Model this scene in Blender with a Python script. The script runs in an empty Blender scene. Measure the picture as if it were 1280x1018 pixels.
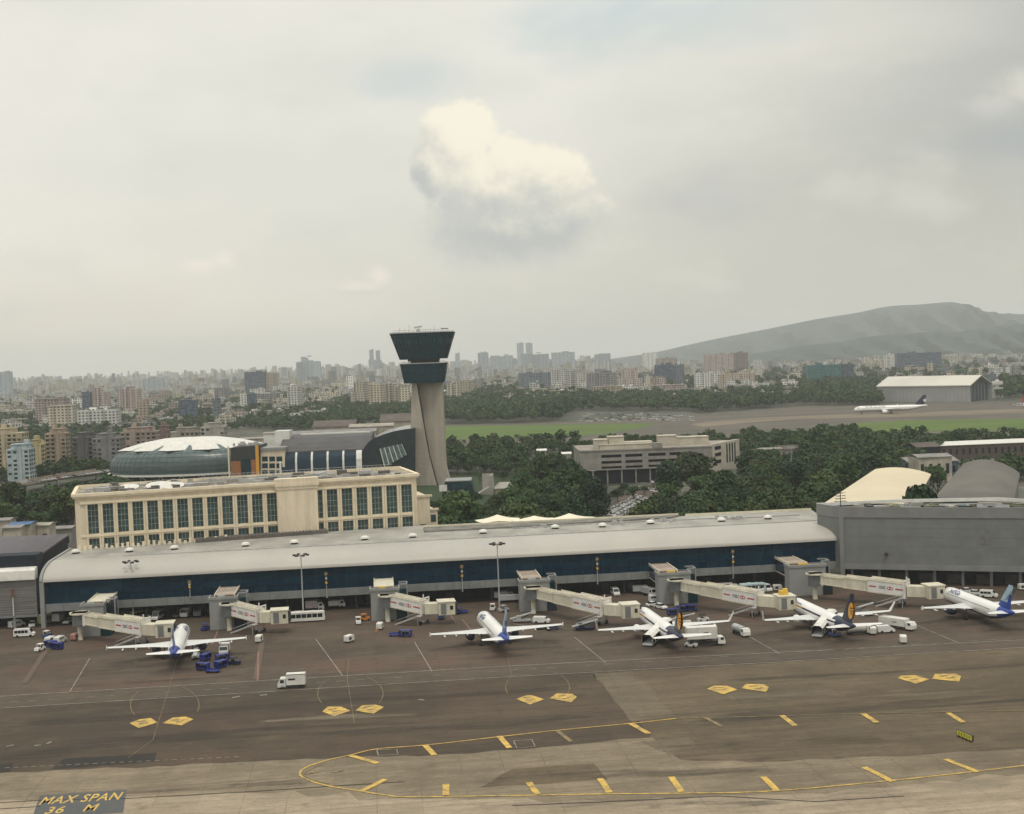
import bpy, bmesh, math, random
import numpy as np
from mathutils import Vector, Matrix
rnd = random.Random(7)
sc = bpy.context.scene
COL = sc.collection
R = math.radians

# ------------------------------------------------------------------ camera
CAM_H, F_PX, CX, CY = 73.0, 1620.0, 640.0, 509.0
_p = math.atan((CY - 447.0) / F_PX)
_r = R(2.1)
_F = Vector((0, math.cos(_p), -math.sin(_p)))
_U0 = Vector((0, math.sin(_p), math.cos(_p)))
_R0 = Vector((1, 0, 0))
_RT = _R0 * math.cos(_r) - _U0 * math.sin(_r)
_UP = _U0 * math.cos(_r) + _R0 * math.sin(_r)
cam_d = bpy.data.cameras.new('camera')
cam = bpy.data.objects.new('camera', cam_d)
COL.objects.link(cam)
M3 = Matrix((( _RT.x, _UP.x, -_F.x), (_RT.y, _UP.y, -_F.y), (_RT.z, _UP.z, -_F.z)))
cam.matrix_world = Matrix.Translation((0, 0, CAM_H)) @ M3.to_4x4()
cam_d.sensor_fit = 'HORIZONTAL'
cam_d.sensor_width = 36
cam_d.lens = 36 * F_PX / 1280
cam_d.clip_start = 1
cam_d.clip_end = 80000
sc.camera = cam

# ------------------------------------------------------------------ render, exposure
sc.render.engine = 'CYCLES'
sc.view_settings.view_transform = 'Standard'
sc.view_settings.look = 'None'
sc.view_settings.exposure = 0.0
sc.view_settings.gamma = 1.0
cy = sc.cycles
cy.use_denoising = True
cy.max_bounces = 5
cy.diffuse_bounces = 3
cy.glossy_bounces = 3
cy.transmission_bounces = 3
cy.transparent_max_bounces = 6
cy.volume_bounces = 4
cy.sample_clamp_indirect = 4

HAZE_D = 0.76e-4
ZENITH = 0.65
SUN_EL, SUN_AZ = R(67), R(160)     # azimuth clockwise from +Y: behind the viewer, to the right

# ------------------------------------------------------------------ node helper
class NT:
    def __init__(s, tree):
        s.t = tree; s.nodes = tree.nodes; s.links = tree.links
    def n(s, typ, **kw):
        nd = s.nodes.new(typ)
        for k, v in kw.items(): setattr(nd, k, v)
        return nd
    def put(s, sock, v):
        if v is None: return
        if isinstance(v, bpy.types.NodeSocket): s.links.new(v, sock)
        elif isinstance(v, (tuple, list)) and sock.type == 'RGBA' and len(v) == 3: sock.default_value = (*v, 1)
        else: sock.default_value = v
    def m(s, op, a, b=None, c=None, clamp=False):
        nd = s.n('ShaderNodeMath', operation=op, use_clamp=clamp)
        s.put(nd.inputs[0], a); s.put(nd.inputs[1], b); s.put(nd.inputs[2], c)
        return nd.outputs[0]
    def mix(s, f, a, b, mode='MIX'):
        nd = s.n('ShaderNodeMix', data_type='RGBA', blend_type=mode)
        s.put(nd.inputs[0], f); s.put(nd.inputs[6], a); s.put(nd.inputs[7], b)
        return nd.outputs[2]
    def sm(s, x, a, b, lo=0.0, hi=1.0):
        nd = s.n('ShaderNodeMapRange', interpolation_type='SMOOTHSTEP')
        s.put(nd.inputs[0], x)
        nd.inputs[1].default_value = a; nd.inputs[2].default_value = b
        nd.inputs[3].default_value = lo; nd.inputs[4].default_value = hi
        return nd.outputs[0]
    def noise(s, vec, scale, detail=4, rough=.55, dim='3D', out='Fac'):
        nd = s.n('ShaderNodeTexNoise', noise_dimensions=dim)
        if vec is not None: s.links.new(vec, nd.inputs['Vector'])
        nd.inputs['Scale'].default_value = scale; nd.inputs['Detail'].default_value = detail
        nd.inputs['Roughness'].default_value = rough
        return nd.outputs[out]
    def xyz(s, x, y, z=0.0):
        nd = s.n('ShaderNodeCombineXYZ')
        s.put(nd.inputs[0], x); s.put(nd.inputs[1], y); s.put(nd.inputs[2], z)
        return nd.outputs[0]
    def sep(s, v):
        nd = s.n('ShaderNodeSeparateXYZ'); s.links.new(v, nd.inputs[0]); return nd.outputs
    def scl(s, v, k):
        nd = s.n('ShaderNodeMapping'); s.links.new(v, nd.inputs[0]); nd.inputs['Scale'].default_value = k
        return nd.outputs[0]

def lin(r, g, b):
    f = lambda c: (c / 255 / 12.92) if c / 255 <= .04045 else ((c / 255 + .055) / 1.055) ** 2.4
    return (f(r), f(g), f(b))

# ------------------------------------------------------------------ world: hazy bright sky with cloud
def sky_xy(x, y):
    a, b = x - 640, 509 - y
    return (a * math.cos(_r) + b * math.sin(_r), -a * math.sin(_r) + b * math.cos(_r) - 62)
world = bpy.data.worlds.new('World')
sc.world = world
world.use_nodes = True
def build_world():
    t = NT(world.node_tree)
    t.nodes.clear()
    out = t.n('ShaderNodeOutputWorld'); bg = t.n('ShaderNodeBackground')
    bg.inputs['Strength'].default_value = 0.1
    sky = t.n('ShaderNodeTexSky', sky_type='NISHITA', sun_disc=False, sun_elevation=SUN_EL, sun_rotation=SUN_AZ)
    sky.dust_density = 4; sky.air_density = 1.3; sky.altitude = 80
    g = t.n('ShaderNodeTexCoord').outputs['Generated']
    dx, dy, dz = t.sep(g)
    az = t.m('ARCTAN2', dx, dy); el = t.m('ARCSINE', dz)
    X = t.m('MULTIPLY', az, F_PX); Y = t.m('MULTIPLY', el, F_PX)
    P = t.xyz(X, Y)
    def C(r, g_, b): return tuple(10 * c for c in lin(r, g_, b))
    # thin layered overcast: cream, grey and a little blue
    band = t.noise(t.scl(P, (.0011, .0032, 1)), 1.0, 3, .55)
    band2 = t.noise(t.scl(P, (.0022, .0050, 1)), 1.7, 3, .6)
    base = t.mix(t.sm(band, .36, .64), C(231, 230, 220), C(249, 245, 233))
    right = t.sm(t.m('ADD', X, t.m('MULTIPLY', Y, -1.15)), -380, 420)
    base = t.mix(t.m('MULTIPLY', right, .92), base, C(178, 180, 173))
    low = t.sm(Y, 330, 0)
    base = t.mix(t.m('MULTIPLY', low, .55), base, C(231, 225, 209))
    left_low = t.m('MULTIPLY', t.sm(Y, 150, 0), t.sm(X, 100, -500))
    base = t.mix(t.m('MULTIPLY', left_low, .95), base, C(240, 233, 214))
    band3 = t.noise(t.scl(P, (.0045, .0085, 1)), 1.0, 4, .6)
    base = t.mix(t.sm(band3, .48, .70, 0, .30), base, C(250, 246, 234)); base = t.mix(t.sm(band3, .50, .28, 0, .22), base, C(206, 209, 205))
    # blue gap, top centre right
    def gap(x, y, rx, ry, col, amt, base):
        gx, gy = sky_xy(x, y)
        q = t.m('ADD', t.m('POWER', t.m('DIVIDE', t.m('SUBTRACT', X, gx), rx), 2.0), t.m('POWER', t.m('DIVIDE', t.m('SUBTRACT', Y, gy), ry), 2.0))
        f = t.m('SUBTRACT', 1.0, q)
        f = t.m('ADD', f, t.m('MULTIPLY', t.m('SUBTRACT', band2, .5), 3.4))
        return t.mix(t.m('MULTIPLY', t.sm(f, -.3, 1.3), amt), base, col)
    base = gap(800, 40, 200, 55, C(192, 211, 216), .75, base)
    base = gap(520, 105, 80, 35, C(200, 213, 216), .6, base)
    base = gap(900, 255, 130, 50, C(182, 184, 183), .55, base)
    base = gap(1000, 60, 330, 50, C(232, 228, 216), .45, base)
    base = gap(1240, 195, 110, 24, C(176, 181, 184), .6, base)
    sky_c = t.mix(.93, sky.outputs[0], base)
    # cumulus: lobes with fractal edges, lit from the upper right; evaluated only inside the part of the sky that holds cloud
    def cumulus(blobs, sky_c, size, warp, soft, lit, dark, amt, ylo, yhi, edge_soft_y, big=False):
        def field(ox, oy, det):
            Xo = t.m('ADD', X, ox); Yo = t.m('ADD', Y, oy)
            nz = t.noise(t.xyz(Xo, Yo), 1 / size, det, .70)
            f = None
            for (x, y, rx, ry) in blobs:
                cx, cyy = sky_xy(x, y)
                q = t.m('SQRT', t.m('ADD', t.m('POWER', t.m('DIVIDE', t.m('SUBTRACT', Xo, cx), rx), 2.0), t.m('POWER', t.m('DIVIDE', t.m('SUBTRACT', Yo, cyy), ry), 2.0)))
                k = t.m('SUBTRACT', 1.0, q)
                f = k if f is None else t.m('SMOOTH_MAX', f, k, .12)
            return t.m('ADD', f, t.m('MULTIPLY', t.m('SUBTRACT', nz, .5), warp))
        f0 = field(0.0, 0.0, 8)
        h = t.sm(Y, ylo, yhi)
        if big:
            f1 = field(size * .30, size * .36, 5)
            d = t.m('SUBTRACT', f0, f1)
            shade = t.m('ADD', t.m('MULTIPLY', d, .55), t.m('ADD', t.m('MULTIPLY', h, 1.2), t.m('MULTIPLY', t.m('SUBTRACT', t.noise(P, 1 / 34, 6, .62), .5), .9)))
            lx, ly = sky_xy(520, 215)       # the left flank lies in its own shade
            fl = t.sm(t.m('SUBTRACT', X, lx), 75, -15)
            shade = t.m('SUBTRACT', shade, t.m('MULTIPLY', fl, .55))
        else: shade = t.m('ADD', t.m('MULTIPLY', h, 1.2), t.m('MULTIPLY', f0, .3))
        colr = t.mix(t.sm(shade, -.05, 1.13 if big else .95), dark, lit)
        hard = t.sm(f0, 0.0, soft); softm = t.sm(f0, -.15, .75)
        es = t.sm(Y, edge_soft_y[0], edge_soft_y[1])
        mask = t.m('ADD', t.m('MULTIPLY', hard, es), t.m('MULTIPLY', softm, t.m('SUBTRACT', 1.0, es)))
        return t.mix(t.m('MULTIPLY', mask, amt), sky_c, colr)
    yb = lambda y: sky_xy(640, y)[1]
    high = t.m('ADD', 1.0, t.m('MULTIPLY', t.sm(el, .32, 1.1), ZENITH))     # overcast is brighter overhead
    plain = t.mix(1.0, sky_c, t.xyz(high, high, high), 'MULTIPLY')
    cl = cumulus([(572, 176, 56, 54), (680, 228, 66, 52), (615, 240, 88, 60), (636, 208, 42, 40), (640, 292, 124, 50), (728, 268, 44, 32), (690, 285, 66, 38), (545, 215, 34, 44)],
                    sky_c, 44, 1.0, .30, C(255, 248, 228), C(190, 194, 191), .94, yb(328), yb(150), (yb(305), yb(215)), True)
    cl = cumulus([(285, 328, 26, 18), (258, 336, 34, 12)], cl, 24, 1.1, .95, C(247, 240, 225), C(214, 212, 203), .8, yb(350), yb(322), (yb(345), yb(325)))
    cl = cumulus([(475, 346, 20, 18), (452, 360, 40, 12)], cl, 24, 1.1, .95, C(246, 238, 223), C(208, 207, 199), .85, yb(370), yb(335), (yb(365), yb(345)))
    cl = cumulus([(1255, 140, 62, 36), (1215, 160, 50, 24)], cl, 42, 1.1, .95, C(229, 225, 214), C(186, 189, 187), .75, yb(200), yb(130), (yb(180), yb(140)))
    t.links.new(plain, bg.inputs['Color'])
    bg2 = t.n('ShaderNodeBackground'); bg2.inputs['Strength'].default_value = 0.1; t.links.new(cl, bg2.inputs['Color'])
    inside = t.m('MULTIPLY', t.m('MULTIPLY', t.m('GREATER_THAN', Y, 30.0), t.m('LESS_THAN', Y, 480.0)), t.m('LESS_THAN', t.m('ABSOLUTE', X), 760.0))
    mixs = t.n('ShaderNodeMixShader'); t.links.new(inside, mixs.inputs[0]); t.links.new(bg.outputs[0], mixs.inputs[1]); t.links.new(bg2.outputs[0], mixs.inputs[2])
    t.links.new(mixs.outputs[0], out.inputs[0])
build_world()

# ------------------------------------------------------------------ sun
sun_d = bpy.data.lights.new('sun', 'SUN')
sun_d.energy = 1.3
sun_d.angle = R(10)
sun_d.color = (1.0, .93, .80)
sun = bpy.data.objects.new('sun', sun_d)
COL.objects.link(sun)
sdir = Vector((math.sin(SUN_AZ) * math.cos(SUN_EL), math.cos(SUN_AZ) * math.cos(SUN_EL), math.sin(SUN_EL)))
sun.rotation_euler = sdir.to_track_quat('Z', 'Y').to_euler()
sun.location = (0, 0, 500)

# ------------------------------------------------------------------ placing helpers
TH = R(6.0)                         # the terminal's long axis
CT, ST = math.cos(TH), math.sin(TH)
def ray(x, y): return _F + _RT * ((x - CX) / F_PX) - _UP * ((y - CY) / F_PX)
def G(x, y, z=0.0):
    """Point of the level plane z seen at photograph pixel x, y: where a thing stands."""
    d = ray(x, y); t = (z - CAM_H) / d.z
    return Vector((d.x * t, d.y * t, z))
def L(u, v, z=0.0): return Vector((u * CT - v * ST, u * ST + v * CT, z))
def UV(p): return (p.x * CT + p.y * ST, -p.x * ST + p.y * CT)
def GUV(x, y, z=0.0): return UV(G(x, y, z))
def PV(x, y, v):
    """Point of the upright plane at depth v from the terminal's axis."""
    d = ray(x, y); t = v / (-d.x * ST + d.y * CT)
    p = Vector((0, 0, CAM_H)) + d * t
    return (p.x * CT + p.y * ST, p.z)
def pix(p):
    w = Vector(p) - Vector((0, 0, CAM_H)); z = w.dot(_F)
    return (CX + F_PX * w.dot(_RT) / z, CY - F_PX * w.dot(_UP) / z)
def hor(x): return 447 - (x - 640) * .0367
def PXM(d): return F_PX / d          # pixels per metre at distance d

# ------------------------------------------------------------------ mesh builder
class MB:
    def __init__(s): s.v = []; s.f = []; s.mi = []
    def face(s, pts, m=0):
        b = len(s.v); s.v += [tuple(p) for p in pts]; s.f.append(tuple(range(b, b + len(pts)))); s.mi.append(m); return s
    def grid(s, rows, m=0, close=False):
        b = len(s.v); nr, nc = len(rows), len(rows[0])
        for r_ in rows: s.v += [tuple(p) for p in r_]
        for i in range(nr - 1):
            for j in range(nc if close else nc - 1):
                k = (j + 1) % nc
                s.f.append((b + i * nc + j, b + i * nc + k, b + (i + 1) * nc + k, b + (i + 1) * nc + j))
                s.mi.append(m(i, j) if callable(m) else m)
        return s
    def hexa(s, c, m=0):
        b = len(s.v); s.v += [tuple(p) for p in c]
        for q in ((0, 3, 2, 1), (4, 5, 6, 7), (0, 1, 5, 4), (1, 2, 6, 5), (2, 3, 7, 6), (3, 0, 4, 7)):
            s.f.append(tuple(b + i for i in q)); s.mi.append(m)
        return s
    def box(s, x0, x1, y0, y1, z0, z1, m=0):
        return s.hexa([(x0, y0, z0), (x1, y0, z0), (x1, y1, z0), (x0, y1, z0), (x0, y0, z1), (x1, y0, z1), (x1, y1, z1), (x0, y1, z1)], m)
    def obox(s, cx, cy_, z0, sx, sy, sz, rot=0, m=0):
        c, n = math.cos(rot), math.sin(rot)
        q = [(cx + a * c - b * n, cy_ + a * n + b * c) for a, b in ((-sx / 2, -sy / 2), (sx / 2, -sy / 2), (sx / 2, sy / 2), (-sx / 2, sy / 2))]
        return s.hexa([(x, y, z0) for x, y in q] + [(x, y, z0 + sz) for x, y in q], m)
    def prism(s, poly, z0, z1, m=0, mt=None):
        n = len(poly); b = len(s.v)
        z0f = z0 if callable(z0) else (lambda p: z0); z1f = z1 if callable(z1) else (lambda p: z1)
        s.v += [(p[0], p[1], z0f(p)) for p in poly] + [(p[0], p[1], z1f(p)) for p in poly]
        for i in range(n):
            j = (i + 1) % n; s.f.append((b + i, b + j, b + n + j, b + n + i)); s.mi.append(m)
        s.f.append(tuple(b + n + i for i in range(n))); s.mi.append(m if mt is None else mt)
        s.f.append(tuple(b + n - 1 - i for i in range(n))); s.mi.append(m)
        return s
    def bar(s, p0, p1, w, h=None, m=0):
        """square bar between two points"""
        p0, p1 = Vector(p0), Vector(p1); d = (p1 - p0)
        if d.length < 1e-6: return s
        d.normalize(); up = Vector((0, 0, 1)) if abs(d.z) < .95 else Vector((0, 1, 0))
        a = d.cross(up).normalized() * w / 2; b = a.cross(d).normalized() * (h or w) / 2
        return s.hexa([p0 - a - b, p0 + a - b, p0 + a + b, p0 - a + b, p1 - a - b, p1 + a - b, p1 + a + b, p1 - a + b], m)
    def cyl(s, p0, p1, r0, r1=None, n=12, m=0, cap=True):
        p0, p1 = Vector(p0), Vector(p1); r1 = r0 if r1 is None else r1
        d = (p1 - p0).normalized(); up = Vector((0, 0, 1)) if abs(d.z) < .95 else Vector((1, 0, 0))
        a = d.cross(up).normalized(); b = a.cross(d)
        ring = lambda p, r_: [p + a * r_ * math.cos(2 * math.pi * i / n) + b * r_ * math.sin(2 * math.pi * i / n) for i in range(n)]
        s.grid([ring(p0, r0), ring(p1, r1)], m, True)
        if cap: s.face(ring(p0, r0), m); s.face(ring(p1, r1), m)
        return s
    def profile(s, prof, x0, x1, m=0, cap=True):
        """profile of (y, z) points swept along x"""
        s.grid([[(x0, y, z) for y, z in prof], [(x1, y, z) for y, z in prof]], m, True)
        if cap: s.face([(x0, y, z) for y, z in prof], m); s.face([(x1, y, z) for y, z in prof], m)
        return s
    def build(s, name, mats, parent=None, smooth=False, loc=None, rot=0):
        me = bpy.data.meshes.new(name)
        me.from_pydata(s.v, [], s.f)
        mats = mats if isinstance(mats, (list, tuple)) else [mats]
        for m_ in mats: me.materials.append(m_)
        if len(mats) > 1: me.polygons.foreach_set('material_index', s.mi)
        if smooth:
            bm = bmesh.new(); bm.from_mesh(me); bmesh.ops.remove_doubles(bm, verts=bm.verts, dist=1e-4)
            bmesh.ops.recalc_face_normals(bm, faces=bm.faces)
            lim = R(38 if smooth is True else smooth)
            for e in bm.edges: e.smooth = not (len(e.link_faces) == 2 and e.calc_face_angle(0) > lim)
            for f in bm.faces: f.smooth = True
            bm.to_mesh(me); bm.free()
        me.update()
        o = bpy.data.objects.new(name, me); COL.objects.link(o)
        if parent is not None: o.parent = parent
        if loc is not None: o.location = loc; o.rotation_euler = (0, 0, rot)
        return o

def tag(o, label=None, cat=None, group=None, kind=None):
    if label: o['label'] = label
    if cat: o['category'] = cat
    if group: o['group'] = group
    if kind: o['kind'] = kind
    return o
def thing(name, label, cat, loc=(0, 0, 0), rot=0.0, group=None):
    o = bpy.data.objects.new(name, None); COL.objects.link(o)
    o.location = loc; o.rotation_euler = (0, 0, rot); o.empty_display_size = 1
    return tag(o, label, cat, group)
def copy_tree(o, loc, rot, label=None, group=None):
    c = o.copy(); COL.objects.link(c); c.location = loc; c.rotation_euler = (0, 0, rot)
    if label: c['label'] = label
    if group: c['group'] = group
    for ch in KIDS.get(o.name, list(o.children)):
        d = ch.copy(); COL.objects.link(d); d.parent = c
        for g_ in list(ch.children):
            e = g_.copy(); COL.objects.link(e); e.parent = d
    return c
KIDS = {}
ORD = ['', 'first', 'second', 'third', 'fourth', 'fifth', 'sixth', 'seventh', 'eighth', 'ninth', 'tenth', 'eleventh', 'twelfth', 'thirteenth', 'fourteenth', 'fifteenth', 'sixteenth', 'seventeenth', 'eighteenth', 'nineteenth', 'twentieth']
def settle_labels(objs):
    """like labels in one set are told apart by their order from the left"""
    by = {}
    for o in objs: by.setdefault(o['label'], []).append(o)
    for lab, os_ in by.items():
        if len(os_) < 2: continue
        os_.sort(key=lambda o: pix(o.location)[0])
        for i, o in enumerate(os_):
            if len(os_) == 2: w = ('left twin', 'right twin')[i]
            elif i == 0: w = 'leftmost'
            elif i == len(os_) - 1: w = 'rightmost'
            elif i < 20: w = ORD[i + 1] + ' from left'
            elif len(os_) - i <= 20: w = ORD[len(os_) - i] + ' from right'
            else: w = 'mid row'
            o['label'] = lab + ', ' + w

# ------------------------------------------------------------------ materials
MATS = {}
def mat(name, col, rough=.7, var=.12, scale=.6, metal=0.0, spec=.4, stretch=None, bump=0.0, grain=0.0, col2=None, coord='Object', randv=0.0):
    if name in MATS: return MATS[name]
    m = bpy.data.materials.new(name); m.use_nodes = True
    t = NT(m.node_tree); t.nodes.clear()
    out = t.n('ShaderNodeOutputMaterial'); b = t.n('ShaderNodeBsdfPrincipled')
    t.links.new(b.outputs[0], out.inputs[0])
    b.inputs['Roughness'].default_value = rough; b.inputs['Metallic'].default_value = metal
    b.inputs['Specular IOR Level'].default_value = spec
    co = t.n('ShaderNodeTexCoord').outputs[coord]
    if stretch: co = t.scl(co, stretch)
    n1 = t.noise(co, scale, 5, .6)
    c2 = col2 or tuple(c * (1 - 2.2 * var) for c in col)
    c1 = tuple(min(1, c * (1 + var)) for c in col) if col2 is None else col
    c = t.mix(t.sm(n1, .3, .7), c2, c1)
    if grain:
        n2 = t.noise(co, scale * 14, 2, .6)
        c = t.mix(t.sm(n2, .35, .7, 0, grain), c, tuple(x * .45 for x in col))
    if randv:
        oi = t.n('ShaderNodeObjectInfo').outputs['Random']
        c = t.mix(1.0, c, t.mix(oi, (1 - randv,) * 3, (1 + randv,) * 3), 'MULTIPLY')
    t.put(b.inputs['Base Color'], c)
    if bump:
        bp = t.n('ShaderNodeBump'); bp.inputs['Strength'].default_value = bump; bp.inputs['Distance'].default_value = .3
        t.links.new(n1, bp.inputs['Height']); t.links.new(bp.outputs[0], b.inputs['Normal'])
    MATS[name] = m
    return m
def pane_mat(name, a, b_, pu, pz):
    m = bpy.data.materials.new(name); m.use_nodes = True
    t = NT(m.node_tree); b = t.nodes['Principled BSDF']
    x, y, z = t.sep(t.n('ShaderNodeTexCoord').outputs['Object'])
    wn = t.n('ShaderNodeTexWhiteNoise', noise_dimensions='2D')
    t.links.new(t.xyz(t.m('FLOOR', t.m('DIVIDE', t.m('ADD', x, 500.0), pu)), t.m('FLOOR', t.m('DIVIDE', z, pz))), wn.inputs['Vector'])
    n = t.noise(t.scl(t.n('ShaderNodeTexCoord').outputs['Object'], (.05, .05, .25)), 1, 4, .6)
    k = t.m('ADD', t.m('MULTIPLY', t.m('POWER', wn.outputs['Value'], 3.0), .55), t.sm(n, .42, .72, 0, .6))
    t.put(b.inputs['Base Color'], t.mix(k, a, b_)); b.inputs['Roughness'].default_value = .18; b.inputs['Specular IOR Level'].default_value = .13
    return m
def wall_win_mat(name, wall, glass, pu, pz, fu, fz, rough=.8, stain=.25, randcol=None):
    """wall with a regular grid of openings in object space, for blocks hundreds of metres away"""
    m = bpy.data.materials.new(name); m.use_nodes = True
    t = NT(m.node_tree); t.nodes.clear()
    out = t.n('ShaderNodeOutputMaterial'); b = t.n('ShaderNodeBsdfPrincipled'); t.links.new(b.outputs[0], out.inputs[0])
    co = t.n('ShaderNodeTexCoord').outputs['Object']
    x, y, z = t.sep(co); nx, ny, nz = t.sep(t.n('ShaderNodeNewGeometry').outputs['Normal'])
    oi = t.n('ShaderNodeObjectInfo').outputs['Random']
    u = t.m('ADD', x, y)
    uu = t.m('FRACT', t.m('DIVIDE', t.m('ADD', u, 500.0), pu)); zz = t.m('FRACT', t.m('DIVIDE', z, pz))
    k = t.m('MULTIPLY', t.m('LESS_THAN', uu, fu), t.m('MULTIPLY', t.m('GREATER_THAN', zz, .32), t.m('LESS_THAN', zz, .32 + fz)))
    side = t.m('LESS_THAN', t.m('ABSOLUTE', nz), .5)
    k = t.m('MULTIPLY', k, side)
    n1 = t.noise(t.scl(co, (.09, .09, .03)), 1, 5, .65)
    w = wall
    if randcol:
        cr = t.n('ShaderNodeValToRGB'); cr.color_ramp.interpolation = 'CONSTANT'
        els = cr.color_ramp.elements
        while len(els) < len(randcol): els.new(.5)
        for i, c in enumerate(randcol): els[i].position = i / len(randcol); els[i].color = (*c, 1)
        t.links.new(oi, cr.inputs[0]); w = cr.outputs[0]
    w = t.mix(t.sm(n1, .42, .75, 0, stain), w, (.10, .09, .08))
    bay = t.m('MULTIPLY', t.m('LESS_THAN', t.m('FRACT', t.m('DIVIDE', t.m('ADD', u, 503.0), pu * 3.7)), .20), side)  # darker strips paint in the shade of balcony recesses
    w = t.mix(t.m('MULTIPLY', bay, .42), w, (.06, .055, .055))
    w = t.mix(1.0, w, t.mix(oi, (.78,) * 3, (1.45,) * 3), 'MULTIPLY')
    vor = t.n('ShaderNodeTexWhiteNoise', noise_dimensions='3D')
    t.links.new(t.xyz(t.m('FLOOR', t.m('DIVIDE', t.m('ADD', u, 500.0), pu)), t.m('FLOOR', t.m('DIVIDE', z, pz)), oi), vor.inputs['Vector'])
    gl = t.mix(t.sm(vor.outputs['Value'], .3, 1.0), glass, tuple(min(1, c * 3 + .04) for c in glass))
    c = t.mix(k, w, gl)
    roofc = t.mix(t.sm(t.noise(t.scl(co, (.12, .12, .12)), 1, 4), .35, .65), (.15, .14, .13), (.50, .47, .42))
    c = t.mix(t.m('GREATER_THAN', nz, .5), c, roofc)
    t.put(b.inputs['Base Color'], c)
    t.put(b.inputs['Roughness'], t.mix(k, (rough,) * 3, (.25,) * 3))
    MATS[name] = m
    return m

M_white = mat('white_paint', (.72, .71, .67), .45, .06, .5, grain=.14)
M_whiteplane = mat('aircraft_white', (.80, .80, .79), .28, .03, .25, spec=.5)
M_cream = mat('cream_paint', (.70, .65, .50), .6, .07, .35)
M_beige = mat('beige_stucco', (.74, .64, .49), .85, .07, .5, grain=.16, stretch=(1, 1, .14))
M_beige2 = mat('beige_trim', (.80, .70, .53), .85, .06, .3, grain=.1)
M_conc = mat('concrete', (.38, .36, .33), .9, .12, .12, grain=.2)
M_towerc = mat('tower_concrete', (.43, .385, .325), .9, .06, .3, grain=.10, stretch=(1, 1, .2))
M_roofmetal = mat('roof_metal', (.405, .39, .355), .45, .03, .12, spec=.5, stretch=(.5, .3, .3), grain=.05)
M_roofgrey = mat('roof_membrane', (.36, .35, .32), .85, .12, .12, grain=.2, stretch=(1, .6, 1))
M_greyclad = mat('grey_cladding', (.182, .190, .190), .6, .06, .15, grain=.1)
M_greyclad2 = mat('light_grey_cladding', (.28, .29, .288), .6, .06, .2, grain=.1)
M_fascia = mat('fascia_panel', (.22, .23, .23), .6, .08, .3)
M_glass = mat('dark_blue_glass', (.003, .028, .055), .16, .25, .12, spec=.22, col2=(.002, .014, .032))
M_glassteal = mat('teal_glass', (.006, .036, .046), .16, .25, .2, spec=.3)
M_glasstower = mat('tower_glass', (.014, .050, .072), .2, .35, .5, spec=.35, col2=(.006, .028, .044))
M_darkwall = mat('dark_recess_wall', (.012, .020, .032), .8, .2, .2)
M_dark = mat('dark_steel', (.03, .032, .035), .55, .15, 1)
M_tyre = mat('rubber', (.02, .02, .02), .85, .1, 1)
M_win = mat('vehicle_glass', (.015, .02, .025), .12, .1, 1, spec=.5)
M_steel = mat('galvanised_steel', (.42, .42, .42), .5, .1, .8)
M_blue = mat('royal_blue_paint', (.018, .035, .22), .4, .1, .6)
M_navy = mat('navy_paint', (.010, .016, .055), .32, .1, .4)
M_indigo = mat('indigo_paint', (.012, .050, .30), .32, .06, .3)
M_sky = mat('light_blue_paint', (.36, .50, .62), .35, .1, .5)
M_gold = mat('gold_paint', (.72, .36, .04), .4, .06, .5)
M_yellow = mat('yellow_paint', (.70, .46, .06), .5, .1, .6)
M_orange = mat('orange_paint', (.60, .22, .03), .5, .1, .6)
M_red = mat('red_paint', (.45, .04, .03), .5, .1, .6)
M_silver = mat('silver_paint', (.40, .41, .42), .35, .08, .6)
M_green = mat('pale_green_paint', (.42, .44, .26), .5, .1, .6)
M_textgrey = mat('lettering_grey', (.12, .13, .15), .6, .05, 1)
# ================================================================== SETTING: ground, apron, markings
def sheet(name, pts, z, m, kind='structure', label=None, cat=None):
    b = MB(); b.face([(p[0], p[1], z) for p in pts])
    o = b.build(name, m); o['kind'] = kind
    if label: o['label'] = label; o['category'] = cat
    return o
def ragged(pts, step=4.0, amp=.35):
    out = []
    for a, c in zip(pts, pts[1:] + pts[:1]):
        n = max(1, min(90, int((c - a).length / step))); d = (c - a).normalized() if (c - a).length else Vector((1, 0, 0)); nn = Vector((-d.y, d.x, 0))
        out += [a + (c - a) * (k / n) + nn * (rnd.gauss(0, amp) if k else 0) for k in range(n)]
    return out
def px_sheet(name, pts, z, m, amp=.35):
    g = [G(*p) for p in pts]
    return sheet(name, ragged(g, 3.0, amp) if amp else g, z, m)

def ground_mat():
    m = bpy.data.materials.new('town_ground'); m.use_nodes = True
    t = NT(m.node_tree); b = t.nodes['Principled BSDF']; b.inputs['Roughness'].default_value = .95
    co = t.n('ShaderNodeTexCoord').outputs['Object']
    a = t.noise(co, .006, 6, .6); d = t.noise(co, .05, 4, .6)
    c = t.mix(t.sm(a, .40, .60), (.028, .040, .022), (.085, .080, .066))
    c = t.mix(t.sm(d, .52, .70), c, (.15, .14, .12))
    t.put(b.inputs['Base Color'], c)
    return m
sheet('ground', [(-19000, -2000), (19000, -2000), (19000, 19000), (-19000, 19000)], 0.0, ground_mat())

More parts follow.
